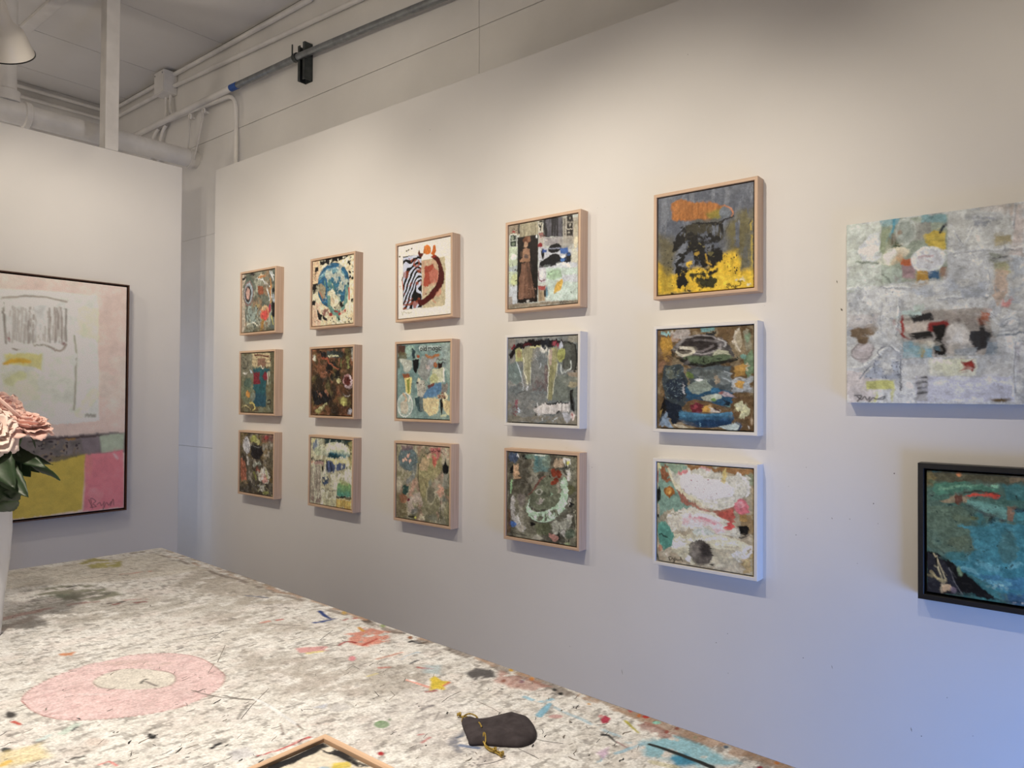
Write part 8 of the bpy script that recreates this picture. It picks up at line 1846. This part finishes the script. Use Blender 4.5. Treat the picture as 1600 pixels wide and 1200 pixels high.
# pipe hanger: strap round the pipe, two rods, eyes
hg = empty('pipe_hanger', (.085, 4.36, 2.925), (0, 0, 0), 'white strap hanger with two rods holding the drain pipe end at the wall', 'pipe hanger')
hb = Vector((.085, 4.36, 2.925))
obj('strap', shade_auto(MB().lathe([(.055, -.012), (.060, -.012), (.060, .012), (.055, .012)], 28, Matrix.Rotation(math.pi/2, 4, 'Y'), True).me('strap'), 50), MAT['pipe'], hg)
for a0, a1 in (((.0, .02, .05), (.01, .015, .25)), ((.0, -.062, -.02), (.01, -.150, .245))):
    rd = obj('rod', MB().tube([a0, a1], .0055, 8).me('rod', True), MAT['pipe'], hg)
    e_ = Vector(a1); obj('eye', MB().tube([e_+Vector((0, .014*math.cos(t), .016+.018*math.sin(t))) for t in np.linspace(-1.2, 4.2, 14)], .006, 8).me('eye', True), MAT['pipe'], rd)
    obj('wall_plate', MB().box(e_.x-.002, XW-hb.x, e_.y-.006, e_.y+.006, e_.z+.006, e_.z+.018).me('wall_plate'), MAT['pipe'], hg)
# long conduit: bare steel near end, painted far end, joined by blue tape
lc = empty('long_conduit', (.075, 3.19, 3.22), (0, 0, 0), 'long grey steel conduit along the upper wall, white-painted beyond a blue tape band', 'conduit')
lb = Vector((.075, 3.19, 3.22)); LP = [Vector(p)-lb for p in ((.075, .6, 3.10), (.075, 2.205, 3.173), (.075, 2.657, 3.196), (.075, 3.189, 3.218), (.075, 3.800, 3.227))]
obj('steel_length', shade_auto(MB().tube(LP, .0175, 16).me('steel_length'), 50), MAT['galv'], lc)
obj('tape_band', shade_auto(MB().tube([Vector((.075, 3.797, 3.227))-lb, Vector((.075, 3.865, 3.228))-lb], .0195, 16).me('tape_band'), 50), MAT['tape'], lc)
obj('painted_length', shade_auto(MB().tube([Vector((.075, 3.862, 3.228))-lb, Vector((.075, 5.0, 3.226))-lb, Vector((.075, 5.6, 3.226))-lb], .0185, 16).me('painted_length'), 50), MAT['pipe'], lc)
# strut channel bracket with clamp
sb = empty('strut_bracket', (XW, 3.185, 3.19), (0, 0, 0), 'dark steel channel bracket clamping the grey conduit to the upper wall', 'bracket')
for nm, bx in (('flange', (-.050, -.002, -.030, -.026, -.098, .095)), ('flange', (-.050, -.002, .026, .030, -.098, .085)), ('web', (-.004, -.0005, -.030, .030, -.098, .085)), ('lip', (-.050, -.046, .012, .026, -.098, .085)), ('lip', (-.050, -.046, -.026, -.012, -.098, .095))):
    obj(nm, MB().box(*bx).me(nm), MAT['strut'], sb)
cl = obj('clamp', shade_auto(MB().lathe([(.0182, -.013), (.0225, -.013), (.0225, .013), (.0182, .013)], 20, Matrix.Translation((-.050, .045, .030)) @ Matrix.Rotation(math.pi/2, 4, 'X'), True).me('clamp'), 50), MAT['strut'], sb)
obj('bolt', MB().tube([(-.070, .050, .034), (-.070, .050, .092)], .0038, 8).me('bolt'), MAT['strut'], cl)
# conduits along the ceiling corner
g1 = 'thin white conduits on the upper wall'
pipe('wall_conduit', [(.105, 5.6, 3.518), (.105, 4.70, 3.518)], .013, 'pipe', 'upper thin white conduit running from the junction box to the back wall', 'conduit', group=g1)
pipe('wall_conduit', [(.105, 5.6, 3.452), (.105, 4.70, 3.448)], .013, 'pipe', 'lower thin white conduit running from the junction box to the back wall', 'conduit', group=g1)
pipe('wall_conduit', [(.105, 4.62, 3.522), (.105, 3.3, 3.512), (.105, 3.14, 3.512), (.105, 3.11, 3.56)], .013, 'pipe', 'thin white conduit under the ceiling that bends up into it above the bracket', 'conduit', .06, group=g1)
pipe('wall_conduit', [(.105, 4.62, 3.447), (.105, 3.659, 3.412), (.105, 2.79, 3.378), (.105, .5, 3.29)], .0125, 'pipe', 'thin white conduit sloping along the wall between ceiling and grey conduit', 'conduit', group=g1)
pipe('wall_conduit', [(.100, 4.66, 3.236), (.095, 4.3, 3.219), (.095, 3.845, 3.196), (.095, 3.832, 2.40)], .0125, 'pipe', 'thin white conduit that bends down behind the white wall', 'conduit', .10, 12, group=g1)
pipe('wall_conduit', [(.100, 4.705, 3.40), (.100, 4.695, 3.28), (.100, 4.76, 3.235)], .010, 'pipe', 'left of two short white bends below the junction box', 'conduit', .05, group=g1)
pipe('wall_conduit', [(.100, 4.645, 3.40), (.100, 4.645, 3.29), (.100, 4.58, 3.235)], .010, 'pipe', 'right of two short white bends below the junction box', 'conduit', .05, group=g1)
pipe('wall_conduit', [(.100, 4.70, 3.215), (.100, 4.74, 3.19), (.100, 4.80, 3.08), (.100, 4.80, 2.6)], .011, 'pipe', 'right short white bend dropping behind the drain pipe', 'conduit', .06, group=g1)
pipe('wall_conduit', [(.100, 4.80, 3.215), (.100, 4.86, 3.19), (.100, 4.92, 3.08), (.100, 4.92, 2.6)], .011, 'pipe', 'left short white bend dropping behind the drain pipe', 'conduit', .06, group=g1)
jb = empty('junction_box', (XW, 4.672, 3.465), (0, 0, 0), 'white square junction box under the ceiling where the conduits meet', 'junction box')
obj('box_body', MB().box(-.085, -.001, -.065, .065, -.072, .072).me('box_body', bev=.003), MAT['pipe'], jb)
cv_ = obj('cover', MB().box(-.090, -.085, -.062, .062, -.069, .069).me('cover', bev=.002), MAT['pipe'], jb)
for y in (-.05, .05): obj('cover_screw', MB().lathe([(0, 0), (.005, 0), (.005, .002), (0, .003)], 10, Matrix.Translation((-.090, y, .05)) @ Matrix.Rotation(-math.pi/2, 4, 'Y')).me('cover_screw'), MAT['galv'], cv_)
g2 = 'white conduits on the back wall'
pipe('back_conduit', [(-3, 5.585, 3.515), (.09, 5.585, 3.515)], .013, 'pipe', 'upper white conduit along the back wall under the ceiling', 'conduit', group=g2)
pipe('back_conduit', [(-3, 5.585, 3.45), (.09, 5.585, 3.45)], .012, 'pipe', 'lower white conduit along the back wall under the ceiling', 'conduit', group=g2)
tag(obj('ceiling_batten', MB().box(-.715, -.655, 1.6, 4.75, H-.022, H-.0005).me('ceiling_batten', bev=.004), MAT['pipe']), 'pale flat strip fixed to the ceiling beside the white lamp', 'ceiling strip')

# white bell lamp aimed at the pink painting; its own light sits inside
la = Vector((-1.262, 3.05, 2.752)); aim = Vector(LAMPAIM).normalized()
lamp = empty('spot_lamp', la, (0, 0, 0), 'white bell-shaped metal lamp with a black rim hanging at the upper left', 'lamp')
Q = aim.to_track_quat('Z', 'Y').to_matrix().to_4x4()
sh = [(.026, -.150), (.030, -.140), (.034, -.075), (.040, -.050), (.058, -.030), (.066, -.022), (.078, .030), (.086, .058), (.0835, .058), (.0755, .030), (.063, -.018), (.055, -.026), (.037, -.046), (.030, -.075)]
obj('shade', shade_auto(MB().lathe(sh, 48, Q).me('shade'), 45), MAT['lamp'], lamp)
obj('rim', shade_auto(MB().lathe([(.0825, .0565), (.0875, .0565), (.0875, .0605), (.0825, .0605)], 48, Q, True).me('rim'), 40), MAT['black'], lamp)
obj('bulb', MB().lathe([(0, .012), (.018, .008), (.026, -.006), (.024, -.022), (.014, -.04), (0, -.045)], 24, Q).me('bulb', True), MAT['bulb'], lamp)
k0 = Q @ Vector((0, 0, -.15))
obj('stem', shade_auto(MB().tube(rounded([k0+aim*.01, k0-aim*.04, Vector((k0.x-aim.x*.05, k0.y-aim.y*.05, k0.z+.16)), Vector((k0.x-aim.x*.05, k0.y-aim.y*.05, H-la.z))], .05), .0085, 12).me('stem'), 50), MAT['lamp'], lamp)
obj('ceiling_rose', shade_auto(MB().lathe([(0, -.03), (.05, -.03), (.058, -.02), (.058, -.0005), (0, -.0005)], 28, Matrix.Translation((k0.x-aim.x*.05, k0.y-aim.y*.05, H-la.z))).me('ceiling_rose'), 40), MAT['lamp'], lamp)
light('lamp_light', 'SPOT', la+aim*.03, 19, WARM, la+aim, spot_size=math.radians(100), spot_blend=.7, shadow_soft_size=.02)
